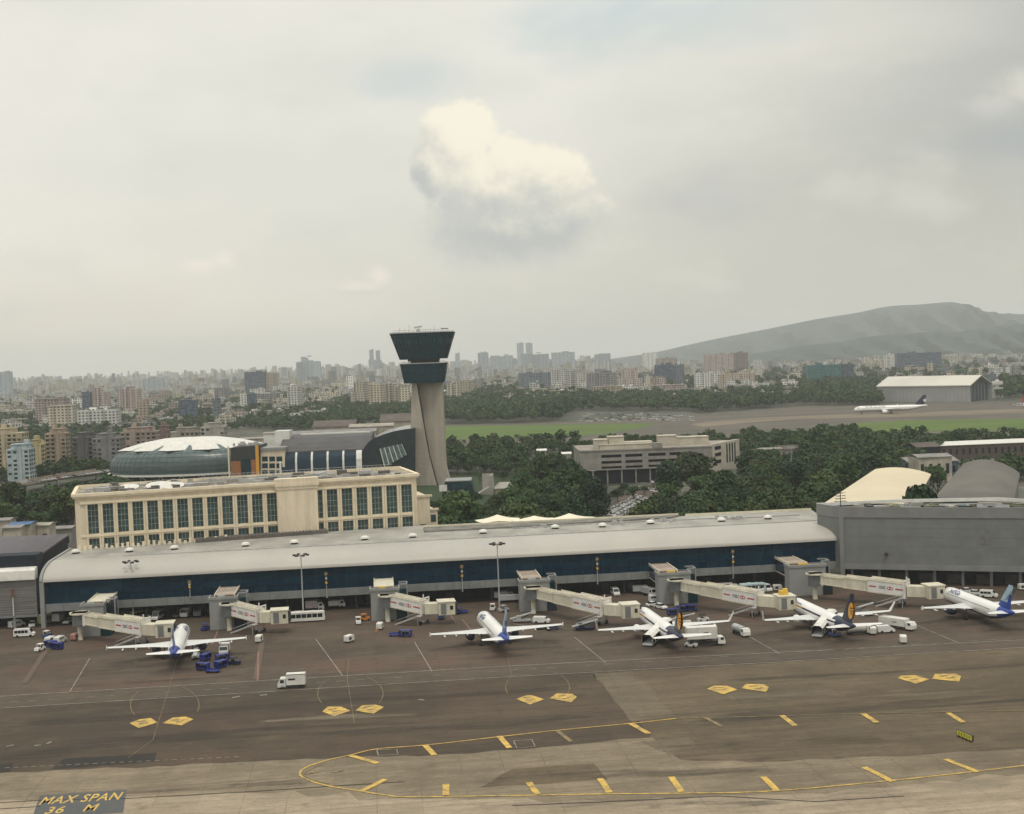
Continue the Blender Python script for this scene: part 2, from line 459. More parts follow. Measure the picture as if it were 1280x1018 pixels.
def spline(pts, n=8):
    out = []; P = [Vector(p) for p in pts]
    for i in range(len(P) - 1):
        p0, p1, p2, p3 = P[max(i - 1, 0)], P[i], P[i + 1], P[min(i + 2, len(P) - 1)]
        for k in range(n):
            s = k / n
            out.append(.5 * ((2 * p1) + (p2 - p0) * s + (2 * p0 - 5 * p1 + 4 * p2 - p3) * s * s + (3 * p1 - p0 - 3 * p2 + p3) * s ** 3))
    out.append(P[-1]); return out
def apron_mat(name, base, light, dark, red=0.0, blotch=.5, joint=0.0, streak=.5):
    base, light, dark = [(c[0] * .84, c[1] * .79, c[2] * .72) for c in (base, light, dark)]
    m = bpy.data.materials.new(name); m.use_nodes = True
    t = NT(m.node_tree); b = t.nodes['Principled BSDF']; b.inputs['Roughness'].default_value = .82; b.inputs['Specular IOR Level'].default_value = .3
    co0 = t.n('ShaderNodeTexCoord').outputs['Object']
    rot = t.n('ShaderNodeMapping'); t.links.new(co0, rot.inputs[0]); rot.inputs['Rotation'].default_value = (0, 0, -TH)
    co = rot.outputs[0]
    big = t.noise(t.scl(co, (.010, .030, 1)), 1, 6, .62)
    mid = t.noise(t.scl(co, (.05, .16, 1)), 1, 6, .62)
    fine = t.noise(t.scl(co, (.5, .9, 1)), 1, 5, .7)
    spots = t.noise(t.scl(co, (.16, .24, 1)), 1, 4, .55)
    c = t.mix(t.sm(big, .38, .64), dark, light)
    c = t.mix(t.m('MULTIPLY', t.sm(mid, .35, .68), blotch), c, base)
    med = t.noise(t.scl(co, (.09, .42, 1)), 1, 6, .72)
    iso = t.noise(co, .11, 7, .72); iso2 = t.noise(co, .035, 6, .68)
    c = t.mix(t.sm(iso, .52, .68, 0, .42), c, tuple(x * .62 for x in dark)); c = t.mix(t.sm(iso, .48, .34, 0, .38), c, tuple(min(1, x * 1.25) for x in light))
    c = t.mix(t.sm(iso2, .54, .66, 0, .38), c, tuple(x * .72 for x in dark))
    c = t.mix(t.sm(med, .50, .70, 0, .5), c, tuple(x * .60 for x in dark)); c = t.mix(t.sm(med, .50, .32, 0, .4), c, tuple(min(1, x * 1.22) for x in light))
    grit = t.noise(t.scl(co, (1.6, 3.0, 1)), 1, 3, .7); c = t.mix(t.sm(grit, .45, .72, 0, .30), c, tuple(x * .5 for x in base)); c = t.mix(t.sm(grit, .48, .28, 0, .25), c, tuple(min(1, x * 1.35) for x in light))
    c = t.mix(t.sm(fine, .35, .75, 0, .40), c, tuple(x * .55 for x in base))
    c = t.mix(t.sm(spots, .60, .76, 0, .55), c, tuple(x * .40 for x in base))
    tracks = t.noise(t.scl(co, (.006, .75, 1)), 1, 3, .6)
    c = t.mix(t.sm(tracks, .52, .72, 0, streak), c, tuple(x * .52 for x in base))
    pale = t.noise(t.scl(co, (.03, .5, 1)), 1.3, 4, .65)
    c = t.mix(t.sm(pale, .60, .78, 0, .35), c, tuple(min(1, x * 1.5) for x in light))
    if red:
        rn = t.noise(t.scl(co, (.035, .05, 1)), 1, 5, .6)
        c = t.mix(t.sm(rn, .48, .68, 0, red), c, (.13, .062, .050))
    if joint:
        x, y, z = t.sep(co)
        fx = t.m('FRACT', t.m('DIVIDE', t.m('ADD', x, 1000.0), 7.5)); fy = t.m('FRACT', t.m('DIVIDE', t.m('ADD', y, 1000.0), 6.0))
        k = t.m('MAXIMUM', t.m('LESS_THAN', fx, .018), t.m('LESS_THAN', fy, .025))
        wob = t.noise(t.scl(co, (.05, .05, 1)), 1, 3, .6)
        c = t.mix(t.m('MULTIPLY', k, t.sm(wob, .40, .62, 0, joint)), c, tuple(x * .4 for x in base))
        wn = t.n('ShaderNodeTexWhiteNoise', noise_dimensions='2D')
        t.links.new(t.xyz(t.m('FLOOR', t.m('DIVIDE', t.m('ADD', x, 1000.0), 7.5)), t.m('FLOOR', t.m('DIVIDE', t.m('ADD', y, 1000.0), 6.0))), wn.inputs['Vector'])
        c = t.mix(t.sm(wn.outputs['Value'], .5, 1, 0, .22), c, tuple(x * .6 for x in base))
    t.put(b.inputs['Base Color'], c)
    return m
A_stand = apron_mat('stand_asphalt', (.106, .084, .066), (.138, .112, .090), (.070, .056, .046), .42, .5, .5)
A_dark = apron_mat('dark_asphalt', (.088, .068, .050), (.122, .096, .070), (.060, .047, .037), .15, .5, .3)
A_olive = apron_mat('worn_asphalt', (.140, .114, .076), (.186, .153, .104), (.094, .077, .055), .12, .55, .5)
A_conc = apron_mat('apron_concrete', (.245, .210, .157), (.325, .282, .215), (.168, .143, .108), .06, .5, .8)
A_tar = apron_mat('fresh_tar', (.034, .032, .030), (.046, .043, .040), (.026, .025, .024), 0, .4)
A_lane = apron_mat('rubbered_asphalt', (.076, .064, .050), (.108, .092, .070), (.056, .047, .038), .1, .5, .9)
A_near = apron_mat('near_concrete', (.370, .322, .252), (.450, .395, .318), (.270, .232, .180), .05, .5, .7)
A_road = apron_mat('service_road_asphalt', (.112, .093, .076), (.140, .118, .096), (.086, .071, .059), .1, .5, .3)
A_pale = apron_mat('pale_patch', (.160, .136, .098), (.200, .172, .128), (.120, .102, .075), .05, .5, .6)

sheet('apron', [L(-420, 90), L(480, 90), L(480, 391), L(-420, 391)], .02, A_stand)
px_sheet('taxilane', [(-80, 893), (320, 868), (640, 848), (742, 842), (815, 922), (640, 938), (545, 944), (300, 953), (-80, 972)], .04, A_dark)
px_sheet('worn_apron', [(742, 842), (960, 829), (1380, 803), (1380, 930), (1180, 942), (960, 953), (850, 950), (815, 922)], .04, A_olive)
px_sheet('concrete_apron', [(-80, 971), (300, 953), (545, 944), (640, 938), (815, 922), (850, 950), (960, 953), (1180, 942), (1380, 930), (1500, 1080), (-260, 1080)], .055, A_conc)
px_sheet('service_road', [(-60, 875), (640, 833), (1280, 795), (1380, 789), (1380, 802), (1280, 810), (640, 845.5), (-60, 889)], .055, A_road)
for k, poly in enumerate([[(80, 949), (196, 942), (193, 952), (64, 963)], [(-10, 956), (17, 955), (12, 966), (-20, 968)],
                          [(832, 933), (862, 931), (884, 943), (848, 948)], [(640, 962), (742, 955), (760, 975), (600, 985)]]):
    px_sheet('tar_patch', poly, .075, A_tar if k < 2 else A_olive, .12)
px_sheet('pale_concrete', [(-260, 1012), (0, 1001), (320, 992), (520, 1000), (800, 1000), (980, 994), (1130, 982), (1280, 968), (1420, 955), (1500, 1080), (-260, 1080)], .062, A_near, .9)
for poly in [[(742, 842), (790, 839), (845, 896), (815, 899), (790, 903)], [(800, 927), (860, 922), (880, 940), (838, 944)], [(905, 868), (1040, 862), (1052, 869), (915, 876)]]:
    px_sheet('concrete_patch', poly, .065, A_pale)
# ---- rubber and oil stains, painted jet shade: strips that fade out at their rims
def stain_mat(name, col, lo, hi, amt):
    m = bpy.data.materials.new(name); m.use_nodes = True
    t = NT(m.node_tree); t.nodes.clear(); out = t.n('ShaderNodeOutputMaterial'); b = t.n('ShaderNodeBsdfPrincipled'); b.inputs['Roughness'].default_value = .8
    tr = t.n('ShaderNodeBsdfTransparent'); mx = t.n('ShaderNodeMixShader')
    at = t.n('ShaderNodeAttribute', attribute_name='cover').outputs['Fac']
    rot = t.n('ShaderNodeMapping'); t.links.new(t.n('ShaderNodeTexCoord').outputs['Object'], rot.inputs[0]); rot.inputs['Rotation'].default_value = (0, 0, -TH)
    n1 = t.noise(t.scl(rot.outputs[0], (.035, .28, 1)), 1, 7, .68)
    k = t.m('MULTIPLY', t.sm(t.m('ADD', n1, t.m('MULTIPLY', t.m('SUBTRACT', at, 1.0), .45)), lo, hi), amt)
    t.put(b.inputs['Base Color'], col); t.links.new(k, mx.inputs[0]); t.links.new(tr.outputs[0], mx.inputs[1]); t.links.new(b.outputs[0], mx.inputs[2]); t.links.new(mx.outputs[0], out.inputs[0])
    return m
S_rub = stain_mat('rubber_stain', (.048, .039, .031), .36, .74, .62)
S_oil_shade = stain_mat('oil_stain_shade', (.032, .027, .025), .36, .78, .62)
S_dust = stain_mat('pale_dust', (.30, .25, .18), .38, .72, .65)
def stain(name, pts, w, m, z):
    g = [G(*p) for p in pts]; g = spline([(p.x, p.y, 0) for p in g], 8) if len(g) > 2 else [g[0].lerp(g[1], k / 8) for k in range(9)]
    rows, cov = [], []
    for i, p in enumerate(g):
        d = (g[min(i + 1, len(g) - 1)] - g[max(i - 1, 0)]).normalized(); n = Vector((-d.y, d.x, 0)); e = min(1.0, min(i, len(g) - 1 - i) / 3)
        rows.append([Vector((p.x, p.y, z)) + n * w * q for q in (-.5, -.32, -.12, .12, .32, .5)]); cov += [e * c for c in (0, .6, 1, 1, .6, 0)]
    o = MB().grid(rows).build(name, m); o['kind'] = 'structure'
    o.data.attributes.new('cover', 'FLOAT', 'POINT').data.foreach_set('value', cov); return o
zz_ = .076
for pts, w, m_ in [([(-60, 962), (150, 930), (330, 915), (640, 904), (760, 897)], 17, S_rub), ([(835, 906), (1000, 893), (1280, 873), (1400, 864)], 15, S_rub), ([(880, 938), (1000, 927), (1130, 924)], 13, S_rub),
        ([(-40, 912), (320, 884), (640, 865), (740, 858)], 9, S_rub), ([(540, 978), (760, 968), (1050, 962)], 9, S_rub), ([(560, 1012), (800, 1004), (1020, 1006)], 6, S_rub), ([(0, 1000), (260, 985), (420, 975)], 6, S_rub), ([(860, 855), (1080, 842), (1380, 826)], 7, S_rub),
        ([(150, 836), (222, 829), (300, 826)], 15, S_oil_shade), ([(560, 817), (640, 811), (720, 805)], 15, S_oil_shade), ([(770, 812), (850, 806), (940, 797)], 15, S_oil_shade), ([(960, 803), (1050, 795), (1150, 787)], 15, S_oil_shade), ([(1170, 785), (1250, 778), (1330, 772)], 15, S_oil_shade),  # oil under the jets, with their shade painted into the strips
        ([(390, 820), (440, 812), (500, 806)], 14, S_oil_shade), ([(60, 790), (160, 792), (240, 800)], 9, S_oil_shade), ([(60, 860), (200, 852), (330, 842)], 6, S_oil_shade),
        ([(90, 985), (300, 968), (560, 962)], 9, S_dust), ([(620, 955), (800, 940), (860, 935)], 8, S_dust), ([(1000, 1000), (1140, 990), (1290, 975)], 12, S_dust), ([(300, 905), (420, 897), (560, 893)], 6, S_dust), ([(950, 880), (1100, 872), (1290, 862)], 6, S_dust)]:
    stain('apron_stain_shade', pts, w, m_, zz_); zz_ += .0015

# ---- painted markings
def worn_paint(name, col, under, wear):
    m = bpy.data.materials.new(name); m.use_nodes = True
    t = NT(m.node_tree); b = t.nodes['Principled BSDF']; b.inputs['Roughness'].default_value = .7
    co = t.n('ShaderNodeTexCoord').outputs['Object']
    n1 = t.noise(co, .5, 6, .7); n2 = t.noise(co, 2.5, 3, .7)
    k = t.sm(t.m('ADD', t.m('MULTIPLY', n1, .7), t.m('MULTIPLY', n2, .3)), .5 - .25 + wear * .25, .5 + wear * .25)
    c = t.mix(k, under, col)
    t.put(b.inputs['Base Color'], c)
    return m
P_yel = worn_paint('yellow_marking', (.66, .43, .08), (.24, .18, .08), .45)
P_yel2 = worn_paint('faded_yellow_marking', (.30, .22, .085), (.12, .095, .06), .6)
P_white = worn_paint('white_marking', (.34, .32, .27), (.13, .12, .10), .45)
P_red = worn_paint('red_marking', (.30, .14, .11), (.13, .085, .07), .45)
P_board = worn_paint('slate_blue_marking', (.065, .072, .080), (.090, .086, .078), .3)
P_yeltext = worn_paint('yellow_lettering', (.60, .40, .09), (.34, .25, .09), .2)
P_stain = worn_paint('rust_stain', (.10, .062, .042), (.085, .07, .055), .4)
def strip(mb, pts, w):
    """strip of width w along ground points"""
    P = [Vector((p[0], p[1], 0)) for p in pts]
    rows = []
    for i, p in enumerate(P):
        d = (P[min(i + 1, len(P) - 1)] - P[max(i - 1, 0)]).normalized()
        n = Vector((-d.y, d.x, 0)) * w / 2
        rows.append([p - n, p + n])
    mb.grid(rows); return mb
def lines(name, polys, w, m, z, smooth=False):
    b = MB()
    for poly in polys:
        g = [G(*p).to_2d().to_tuple() for p in poly]
        if smooth: g = [tuple(q) for q in spline([(x, y, 0) for x, y in g], 7)]
        strip(b, g, w)
    b.v = [(x, y, z) for x, y, _ in b.v]
    o = b.build(name, m); o['kind'] = 'structure'; return o
loop = [(1420, 940), (1280, 958), (1130, 975), (970, 989.5), (860, 992.5), (760, 993.5), (640, 995.5), (515, 997), (487, 995.6), (452, 990), (409, 983), (386, 976), (375, 969), (381, 961), (404, 952.5), (436.5, 945), (472, 937), (535, 932), (640, 920), (695, 914), (790, 905), (845, 899)]
lines('taxi_loop_line', [loop], .40, P_yel, .13, True)
lines('inner_loop_line', [[(404, 955), (386, 963.5), (380, 969.5), (390, 975.5), (412, 981)]], .3, P_yel2, .13, True)
lines('faded_taxi_line', [[(845, 899), (960, 896), (1030, 894), (1172, 891), (1400, 887)]], .3, P_yel2, .13)
lines('lane_tick', [[(437, 945), (472, 955)], [(531, 932), (543, 945)], [(624, 921), (637, 936)], [(788, 905), (811, 918)], [(452, 990), (482, 975)],
                    [(557.5, 981), (557.5, 995)], [(661, 979), (672, 994)], [(750, 974), (762, 992)], [(839, 972), (852, 991)], [(954, 972), (972, 990)],
                    [(1080, 960), (1116, 978)], [(1182, 950), (1222, 966)], [(977, 895), (994, 908)], [(1079, 893), (1096, 904)], [(1185, 892), (1204, 904)]], 1.15, P_yel, .145)
lines('faded_lane_tick', [[(696, 914), (714, 928)], [(880, 897), (902, 909)], [(378, 968.5), (398, 965.5)], [(416, 966), (429, 963.5)]], .9, P_yel2, .145)
lines('road_edge_line', [[(-60, 875), (0, 871), (640, 833), (855, 822), (1120, 809), (1380, 795)], [(-60, 890), (0, 886), (640, 846.5), (960, 829), (1380, 804)]], .34, P_white, .12)
dash = []
for i in range(60):
    s0 = -60 + i * 24; f = lambda x: 883 + (x + 60) * (838.5 - 883) / 700
    if rnd.random() < .75: dash.append([(s0, f(s0)), (s0 + 11, f(s0 + 11))])
lines('road_centre_dash', dash, .2, P_white, .12)
lines('stand_boundary_line', [[(112, 824), (87, 866)], [(518, 803), (540, 840)], [(718, 797), (757, 829)], [(925, 790), (975, 818)], [(1140, 780), (1200, 805)], [(395, 800), (428, 845)]], .24, P_white, .12)
lines('red_stand_line', [[(323, 815), (322, 853)], [(272, 790), (265, 806)], [(578, 775), (590, 790)], [(562, 768), (570, 780)]], .4, P_red, .12)
lines('lead_in_line', [[(222, 822), (218, 838), (206, 878), (191, 926)], [(436, 825), (434, 850), (443, 905)], [(633, 815), (640, 846)], [(191, 926), (160, 948)]], .11, P_yel2, .13)
def arcs(cx, cy_, rx, ry, a0, a1): return [(cx + rx * math.cos(R(a)), cy_ + ry * math.sin(R(a))) for a in range(a0, a1 + 1, 10)]
lines('stand_turn_arc', [arcs(206, 882, 43, 26, 150, 230), arcs(206, 882, 43, 26, -60, 20), arcs(438, 868, 41, 24, 150, 230), arcs(438, 868, 41, 24, -60, 30),
                         arcs(672, 860, 40, 22, 160, 230), arcs(672, 860, 40, 22, -60, 20)], .16, P_yel2, .13)
lines('broken_white_line', [[(x, 961 - x * .048), (x + 6, 961 - (x + 6) * .048)] for x in range(6, 300, 11)] + [[(x, 971 - x * .05), (x + 6, 971 - (x + 6) * .05)] for x in range(150, 330, 11)], .22, P_white, .12)
lines('equipment_box_line', [[(471, 938), (496, 937.5), (497.5, 944), (473, 945.5), (471, 938)], [(642, 927), (665, 925.5), (669, 934), (646, 936), (642, 927)]], .22, P_white, .13)
lines('paint_remnant', [[(8, 934), (17, 932)], [(43, 933), (51, 932)], [(58, 931), (64, 928)], [(168, 828), (172, 827)], [(325, 870), (334, 869)], [(523, 875), (530, 876)], [(290, 873), (300, 871)]], .6, P_white, .12)
lines('joint_crack', [[(0, 1004), (60, 1001), (160, 999), (320, 990), (410, 984), (505, 978)], [(640, 1008), (760, 1003), (900, 996), (1020, 1003), (1130, 996)], [(0, 1012), (50, 1009)]], .22, A_tar, .12)
lines('rust_streak', [[(30, 855), (60, 810)], [(640, 780), (700, 790)], [(1020, 762), (1110, 752)], [(560, 790), (600, 785)], [(320, 850), (328, 800)]], 1.4, P_stain, .115)
# stand number lozenges
loz = [[(162, 905), (175, 900), (188.5, 898.5), (197, 904), (173.5, 911)], [(203, 905), (216, 898), (232, 896.6), (242, 900), (227, 907.6)]]
loz += [[(320 + a / 3.947, 760 + b / 3.947) for a, b in q] for q in ([(327, 515), (355, 490), (420, 490), (467, 510), (385, 537)], [(490, 510), (525, 483), (590, 480), (632, 492), (580, 525)])]
loz += [[(640 + a / 4, 820 + b / 4) for a, b in q] for q in ([(20, 218), (75, 200), (100, 200), (163, 220), (90, 246)], [(188, 215), (225, 190), (300, 193), (325, 208), (295, 236)],
        [(975, 168), (1010, 152), (1075, 152), (1128, 172), (1055, 195)], [(1147, 165), (1170, 143), (1260, 145), (1285, 160), (1270, 183)])]
loz += [[(960 + a / 4, 780 + b / 4) for a, b in q] for q in ([(650, 275), (665, 262), (740, 260), (805, 280), (740, 302)], [(820, 278), (835, 253), (940, 252), (965, 265), (955, 292)])]
bl, bd = MB(), MB()
for q in loz:
    g = [G(*p) for p in q]; c = sum(g, Vector()) / len(g)
    bl.face([(p.x, p.y, .13) for p in g])
    e1 = (g[3] - g[0]) * .5; e2 = (g[1] - g[4])
    for (a, b_, w, h) in ((-.30, .10, .16, .035), (.02, .14, .12, .03), (-.12, -.16, .2, .035), (.22, -.06, .12, .03)):
        p = c + e1 * a + e2 * b_
        bd.face([(p + e1 * x + e2 * y).to_tuple()[:2] + (.15,) for x, y in ((-w, -h), (w, -h), (w, h), (-w, h))])
o = bl.build('stand_lozenge_marking', P_yel); o['kind'] = 'structure'
o = bd.build('stand_lozenge_figure', P_stain); o['kind'] = 'structure'
# MAX SPAN 36 M
g0, g1, g3 = G(50, 995.5), G(158, 988.5), G(40, 1024)
E1, E2 = (g1 - g0), (g3 - g0)
o = sheet('painted_board_marking', [g0, g1, g1 + E2, g0 + E2], .12, P_board)
def text_mesh(txt, bold=0.0):
    c = bpy.data.curves.new('lettering', 'FONT'); c.body = txt; c.resolution_u = 3; c.offset = bold; c.space_character = 1.1
    ob = bpy.data.objects.new('lettering', c); COL.objects.link(ob)
    dg = bpy.context.evaluated_depsgraph_get(); dg.update()
    me = bpy.data.meshes.new_from_object(ob.evaluated_get(dg))
    bpy.data.objects.remove(ob); bpy.data.curves.remove(c)
    bm = bmesh.new(); bm.from_mesh(me); bmesh.ops.triangulate(bm, faces=bm.faces)
    vs = [v.co.copy() for v in bm.verts]; fs = [tuple(v.index for v in f.verts) for f in bm.faces]; bm.free(); bpy.data.meshes.remove(me)
    x0 = min(v.x for v in vs); x1 = max(v.x for v in vs); y0 = min(v.y for v in vs); y1 = max(v.y for v in vs)
    return [((v.x - x0) / (x1 - x0), (v.y - y0) / (y1 - y0)) for v in vs], fs, (x1 - x0) / (y1 - y0)
bt = MB()
for txt, a0, a1, b0, b1 in (('MAX SPAN', .045, .95, .09, .43), ('36   M', .14, .70, .56, .86)):
    tv, tf, _ = text_mesh(txt, .012); k = len(bt.v)
    for (s, q) in tv:
        p = g0 + E1 * (a0 + (a1 - a0) * s + .05 * (q - .5)) + E2 * (b1 - (b1 - b0) * q); bt.v.append((p.x, p.y, .14))
    bt.f += [tuple(k + i for i in f) for f in tf]; bt.mi += [0] * len(tf)
o = bt.build('painted_lettering', P_yeltext); o['kind'] = 'structure'

# ---- airfield beyond the wood
A_grass = mat('airfield_turf', (.095, .155, .020), .95, .25, .02, col2=(.060, .105, .016), grain=.2, stretch=(.4, 2, 1))
A_runway = apron_mat('runway_asphalt', (.125, .115, .105), (.160, .148, .132), (.095, .088, .080), .05, .4)
A_dirt = mat('bare_earth', (.21, .17, .125), .95, .15, .01, grain=.2, stretch=(.3, 2, 1))
def far(name, pts, z, m): return px_sheet(name, pts, z, m)
far('airfield_ground', [(540, 556), (1090, 552), (1400, 548), (1400, 500), (1000, 508), (860, 522), (700, 528), (540, 532)], .05, A_runway)
far('airfield_grass', [(545, 533.5), (640, 532), (760, 530), (822, 529.5), (800, 536), (752, 543), (640, 548), (545, 550)], .12, A_grass)
far('airfield_grass_verge', [(1062, 530), (1130, 526), (1400, 522), (1400, 537), (1100, 540), (1050, 537)], .12, A_grass)
far('airfield_grass_edge', [(945, 547), (1130, 543), (1150, 556), (940, 560)], .12, A_grass)
far('taxiway', [(880, 534), (930, 529), (1000, 524), (1120, 522), (1400, 512), (1400, 508), (1100, 517), (960, 522), (890, 527), (862, 531)], .16, A_dirt)
far('perimeter_track', [(748, 549), (810, 541), (870, 535), (905, 536), (815, 545), (757, 553)], .16, A_runway)
px_sheet('car_park', [(742, 705), (750, 640), (788, 612), (835, 603), (848, 616), (828, 650), (822, 705)], .05, A_road, .5)
px_sheet('lawn', [(498, 668), (503, 604), (560, 590), (655, 592), (664, 672)], .06, mat('lawn_turf', (.030, .055, .016), .95, .25, .05, col2=(.018, .036, .012), grain=.3), 1.2)
# ================================================================== BUILDINGS AROUND THE APRON
class Frame:
    """upright plane / local frame at ground point o, x axis turned by rot"""
    def __init__(s, o, rot): s.o = Vector((o[0], o[1], 0)); s.rot = rot; s.c = math.cos(rot); s.s = math.sin(rot)
    def px(s, x, y, off=0.0):
        """(local x, z) of pixel on the plane local y = off"""
        d = ray(x, y); den = -d.x * s.s + d.y * s.c
        t = ((s.o.x * -s.s + s.o.y * s.c) + off) / den
        p = Vector((0, 0, CAM_H)) + d * t - s.o
        return (p.x * s.c + p.y * s.s, p.z)
    def loc(s, p):
        q = Vector(p) - s.o
        return (q.x * s.c + q.y * s.s, -q.x * s.s + q.y * s.c)
    def g(s, x, y, z=0.0): return s.loc(G(x, y, z))

# ---------------------------------------------------------------- terminal concourse
def build_terminal():
    t = thing('terminal_building', 'long airport concourse with curved pale metal roof over dark blue glass wall', 'terminal', L(20, 384), TH)
    xl, xr = -117.3, 119.0
    prof = [(13 - 13.8 * math.cos(R(a)), 13.25 + 4.35 * math.sin(R(a))) for a in range(0, 91, 6)]
    inn = [(13 - 13.3 * math.cos(R(a)), 13.1 + 3.9 * math.sin(R(a))) for a in range(90, -1, -10)]
    ring = prof + inn
    b = MB()
    xs = [xl + (xr - xl) * k / 60 for k in range(61)]
    rows = [[(x if k < 60 else x + .16 * (y + .8), y, z) for y, z in ring] for k, x in enumerate(xs)]
    b.grid(rows, 0, True); b.face(rows[0]); b.face(rows[-1])
    b.build('curved_roof', M_roofmetal, t, True)
    b = MB()
    b.prism([(xl, 13.0), (xr + 2.2, 13.0), (xr + 6.5, 41), (82, 42), (-4, 43), (-4, 52), (-117.3, 37)], 17.0, 17.58)
    b.build('flat_roof', M_roofgrey, t)
    b = MB(); b.bar((xl + 20, 14.2, 17.7), (xr, 14.2, 17.7), .35, .25)
    b.build('gutter', M_steel, t)
    b = MB(); b.prism([(-6, 33), (30, 33.5), (76, 37), (80, 41.6), (-6, 42.6)], 17.58, 18.15)
    b.build('raised_rear_roof', mat('weathered_parapet', (.23, .22, .20), .9, .25, .4, grain=.5, stretch=(.5, 1, 3)), t)
    b = MB(); b.bar((-6, 42.4, 18.35), (79.5, 41.4, 18.35), .5, .6); b.bar((82, 41.9, 17.9), (xr + 6.2, 40.6, 17.9), .4, .7)
    b.build('parapet', M_cream, t)
    b = MB(); b.box(xl + .2, xr, .25, .6, 6.75, 13.15); b.build('glass_wall', pane_mat('facade_pane', (.002, .020, .044), (.004, .040, .066), 2.95, 2.15), t)
    b = MB()
    for k in range(80):
        x = xl + 1 + k * 2.95
        if x < xr: b.box(x - .05, x + .05, .12, .25, 6.75, 13.1)
    for z in (8.9, 11.0): b.box(xl + .2, xr, .14, .25, z - .04, z + .04)
    b.build('mullion', mat('mullion_paint', (.012, .030, .045), .4, .1, 1), t)
    b = MB(); b.box(xl + .2, xr, -.15, 7.0, 4.55, 6.75)
    for k in range(48): x = xl + .4 + k * 4.9; b.box(x - .03, x + .03, -.18, -.15, 4.55, 6.75, 1)
    b.build('fascia', [M_fascia, M_dark], t)
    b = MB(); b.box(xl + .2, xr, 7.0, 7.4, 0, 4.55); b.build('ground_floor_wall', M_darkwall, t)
    for k in range(30):
        x = xl + 4 + k * 8
        if rnd.random() < .6: MB().box(x, x + rnd.uniform(2, 4.5), 6.9, 7.0, .02, rnd.uniform(2.4, 3.4)).build('service_door', mat('shutter_paint', (.055, .065, .075), .6, .3, .2), t)
    for k in range(12):
        b = MB(); x = xl + 8 + k * 20.3; b.cyl((x, 3.2, 0), (x, 3.2, 4.55), .38, n=10); b.build('column', mat('dark_column', (.07, .08, .09), .7), t)
    b = MB(); b.box(xl - 1.0, xl + .2, -.9, .9, 0, 13.3); b.build('end_pillar', M_greyclad2, t)
    b = MB()
    pr = [(y - .25, z + .25) for y, z in prof] + [(37, 17.9), (37, 17.2)] + [(y, z - .3) for y, z in reversed(prof)]
    b.grid([[(xl - .9, y, z) for y, z in pr], [(xl - .1, y, z) for y, z in pr]], 0, True)
    b.face([(xl - .9, y, z) for y, z in pr]); b.face([(xl - .1, y, z) for y, z in pr])
    b.build('roof_end_trim', M_greyclad2, t)
    b = MB(); b.box(xl - .85, xl - .15, .9, 36.5, 6, 13.3); b.build('end_wall', M_greyclad, t)
    f = Frame(L(20, 384), TH)
    for (x, y) in ((95, 692), (162, 690), (218, 687), (307, 683), (368, 680), (456, 675), (516, 672), (604, 667), (694, 661), (753, 659), (813, 655), (902, 652), (960, 649)):
        a, c = f.g(x, y, 17.6); b = MB()
        b.box(a - .9, a + .9, c - .9, c + .9, 17.56, 18.1, 1); b.cyl((a, c, 18.1), (a, c, 18.6), 1.45, 1.25, 10); b.cyl((a, c, 18.6), (a, c, 18.9), 1.25, .6, 10)
        b.build('roof_vent', [M_white, M_dark], t)
    b = MB()
    for (x0, y0, x1, y1) in ((640, 661, 740, 655), (745, 655, 900, 648), (905, 649, 1000, 644)):
        p, q = f.g(x0, y0, 17.7), f.g(x1, y1, 17.7); b.bar((*p, 17.8), (*q, 17.8), .35, .35)
    for k in range(26):
        x = rnd.choice((rnd.uniform(665, 682), rnd.uniform(808, 852), rnd.uniform(895, 925), rnd.uniform(760, 780)))
        p = f.g(x, 660 - (x - 665) * .045 + rnd.uniform(-1.5, 1.5), 17.7); b.box(p[0] - .5, p[0] + .5, p[1] - .4, p[1] + .4, 17.58, 17.6 + rnd.uniform(.6, 1.5))
    b.build('roof_plant', M_steel, t)
    return t
build_terminal()

# louvred annex at the left end
def build_annex():
    t = thing('terminal_annex', 'grey louvred annex with a white roof band joined to the left end of the concourse', 'terminal annex', L(-120, 384), TH)
    f = Frame(L(-120, 384), TH); xr = 20.6
    z = lambda x, y: f.px(x, y)[1]
    zt, zw, zb, zl = z(25, 696), z(25, 711), z(25, 725), z(25, 767)
    b = MB(); b.box(-60, xr, 0, .5, zl, zb)
    for k in range(14): q = zl + (zb - zl) * k / 14; b.box(-60, xr, -.12, 0, q, q + .12)
    b.build('louvred_wall', mat('louvre_paint', (.21, .20, .195), .7, .1, .3, stretch=(.3, 1, 4)), t)
    b = MB(); b.profile([(-1.0, zb), (-1.0, zb + .5), (-.6, zw - .6), (.4, zw), (2.5, zw + .1), (2.5, zb)], -60, xr); b.build('roof_band', M_white, t, True)
    b = MB(); b.box(-60, xr, 2.5, 9, zb, zt); b.build('upper_wall', M_darkwall, t)
    b = MB(); b.box(-60, xr, .1, 1.4, zl - 1.2, zl); b.build('lintel', M_fascia, t)
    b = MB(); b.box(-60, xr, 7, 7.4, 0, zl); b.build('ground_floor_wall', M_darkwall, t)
    for x in (-8, 3, 14): MB().cyl((x, .6, 0), (x, .6, zl - 1.2), .4, n=10).build('column', M_greyclad2, t)
build_annex()

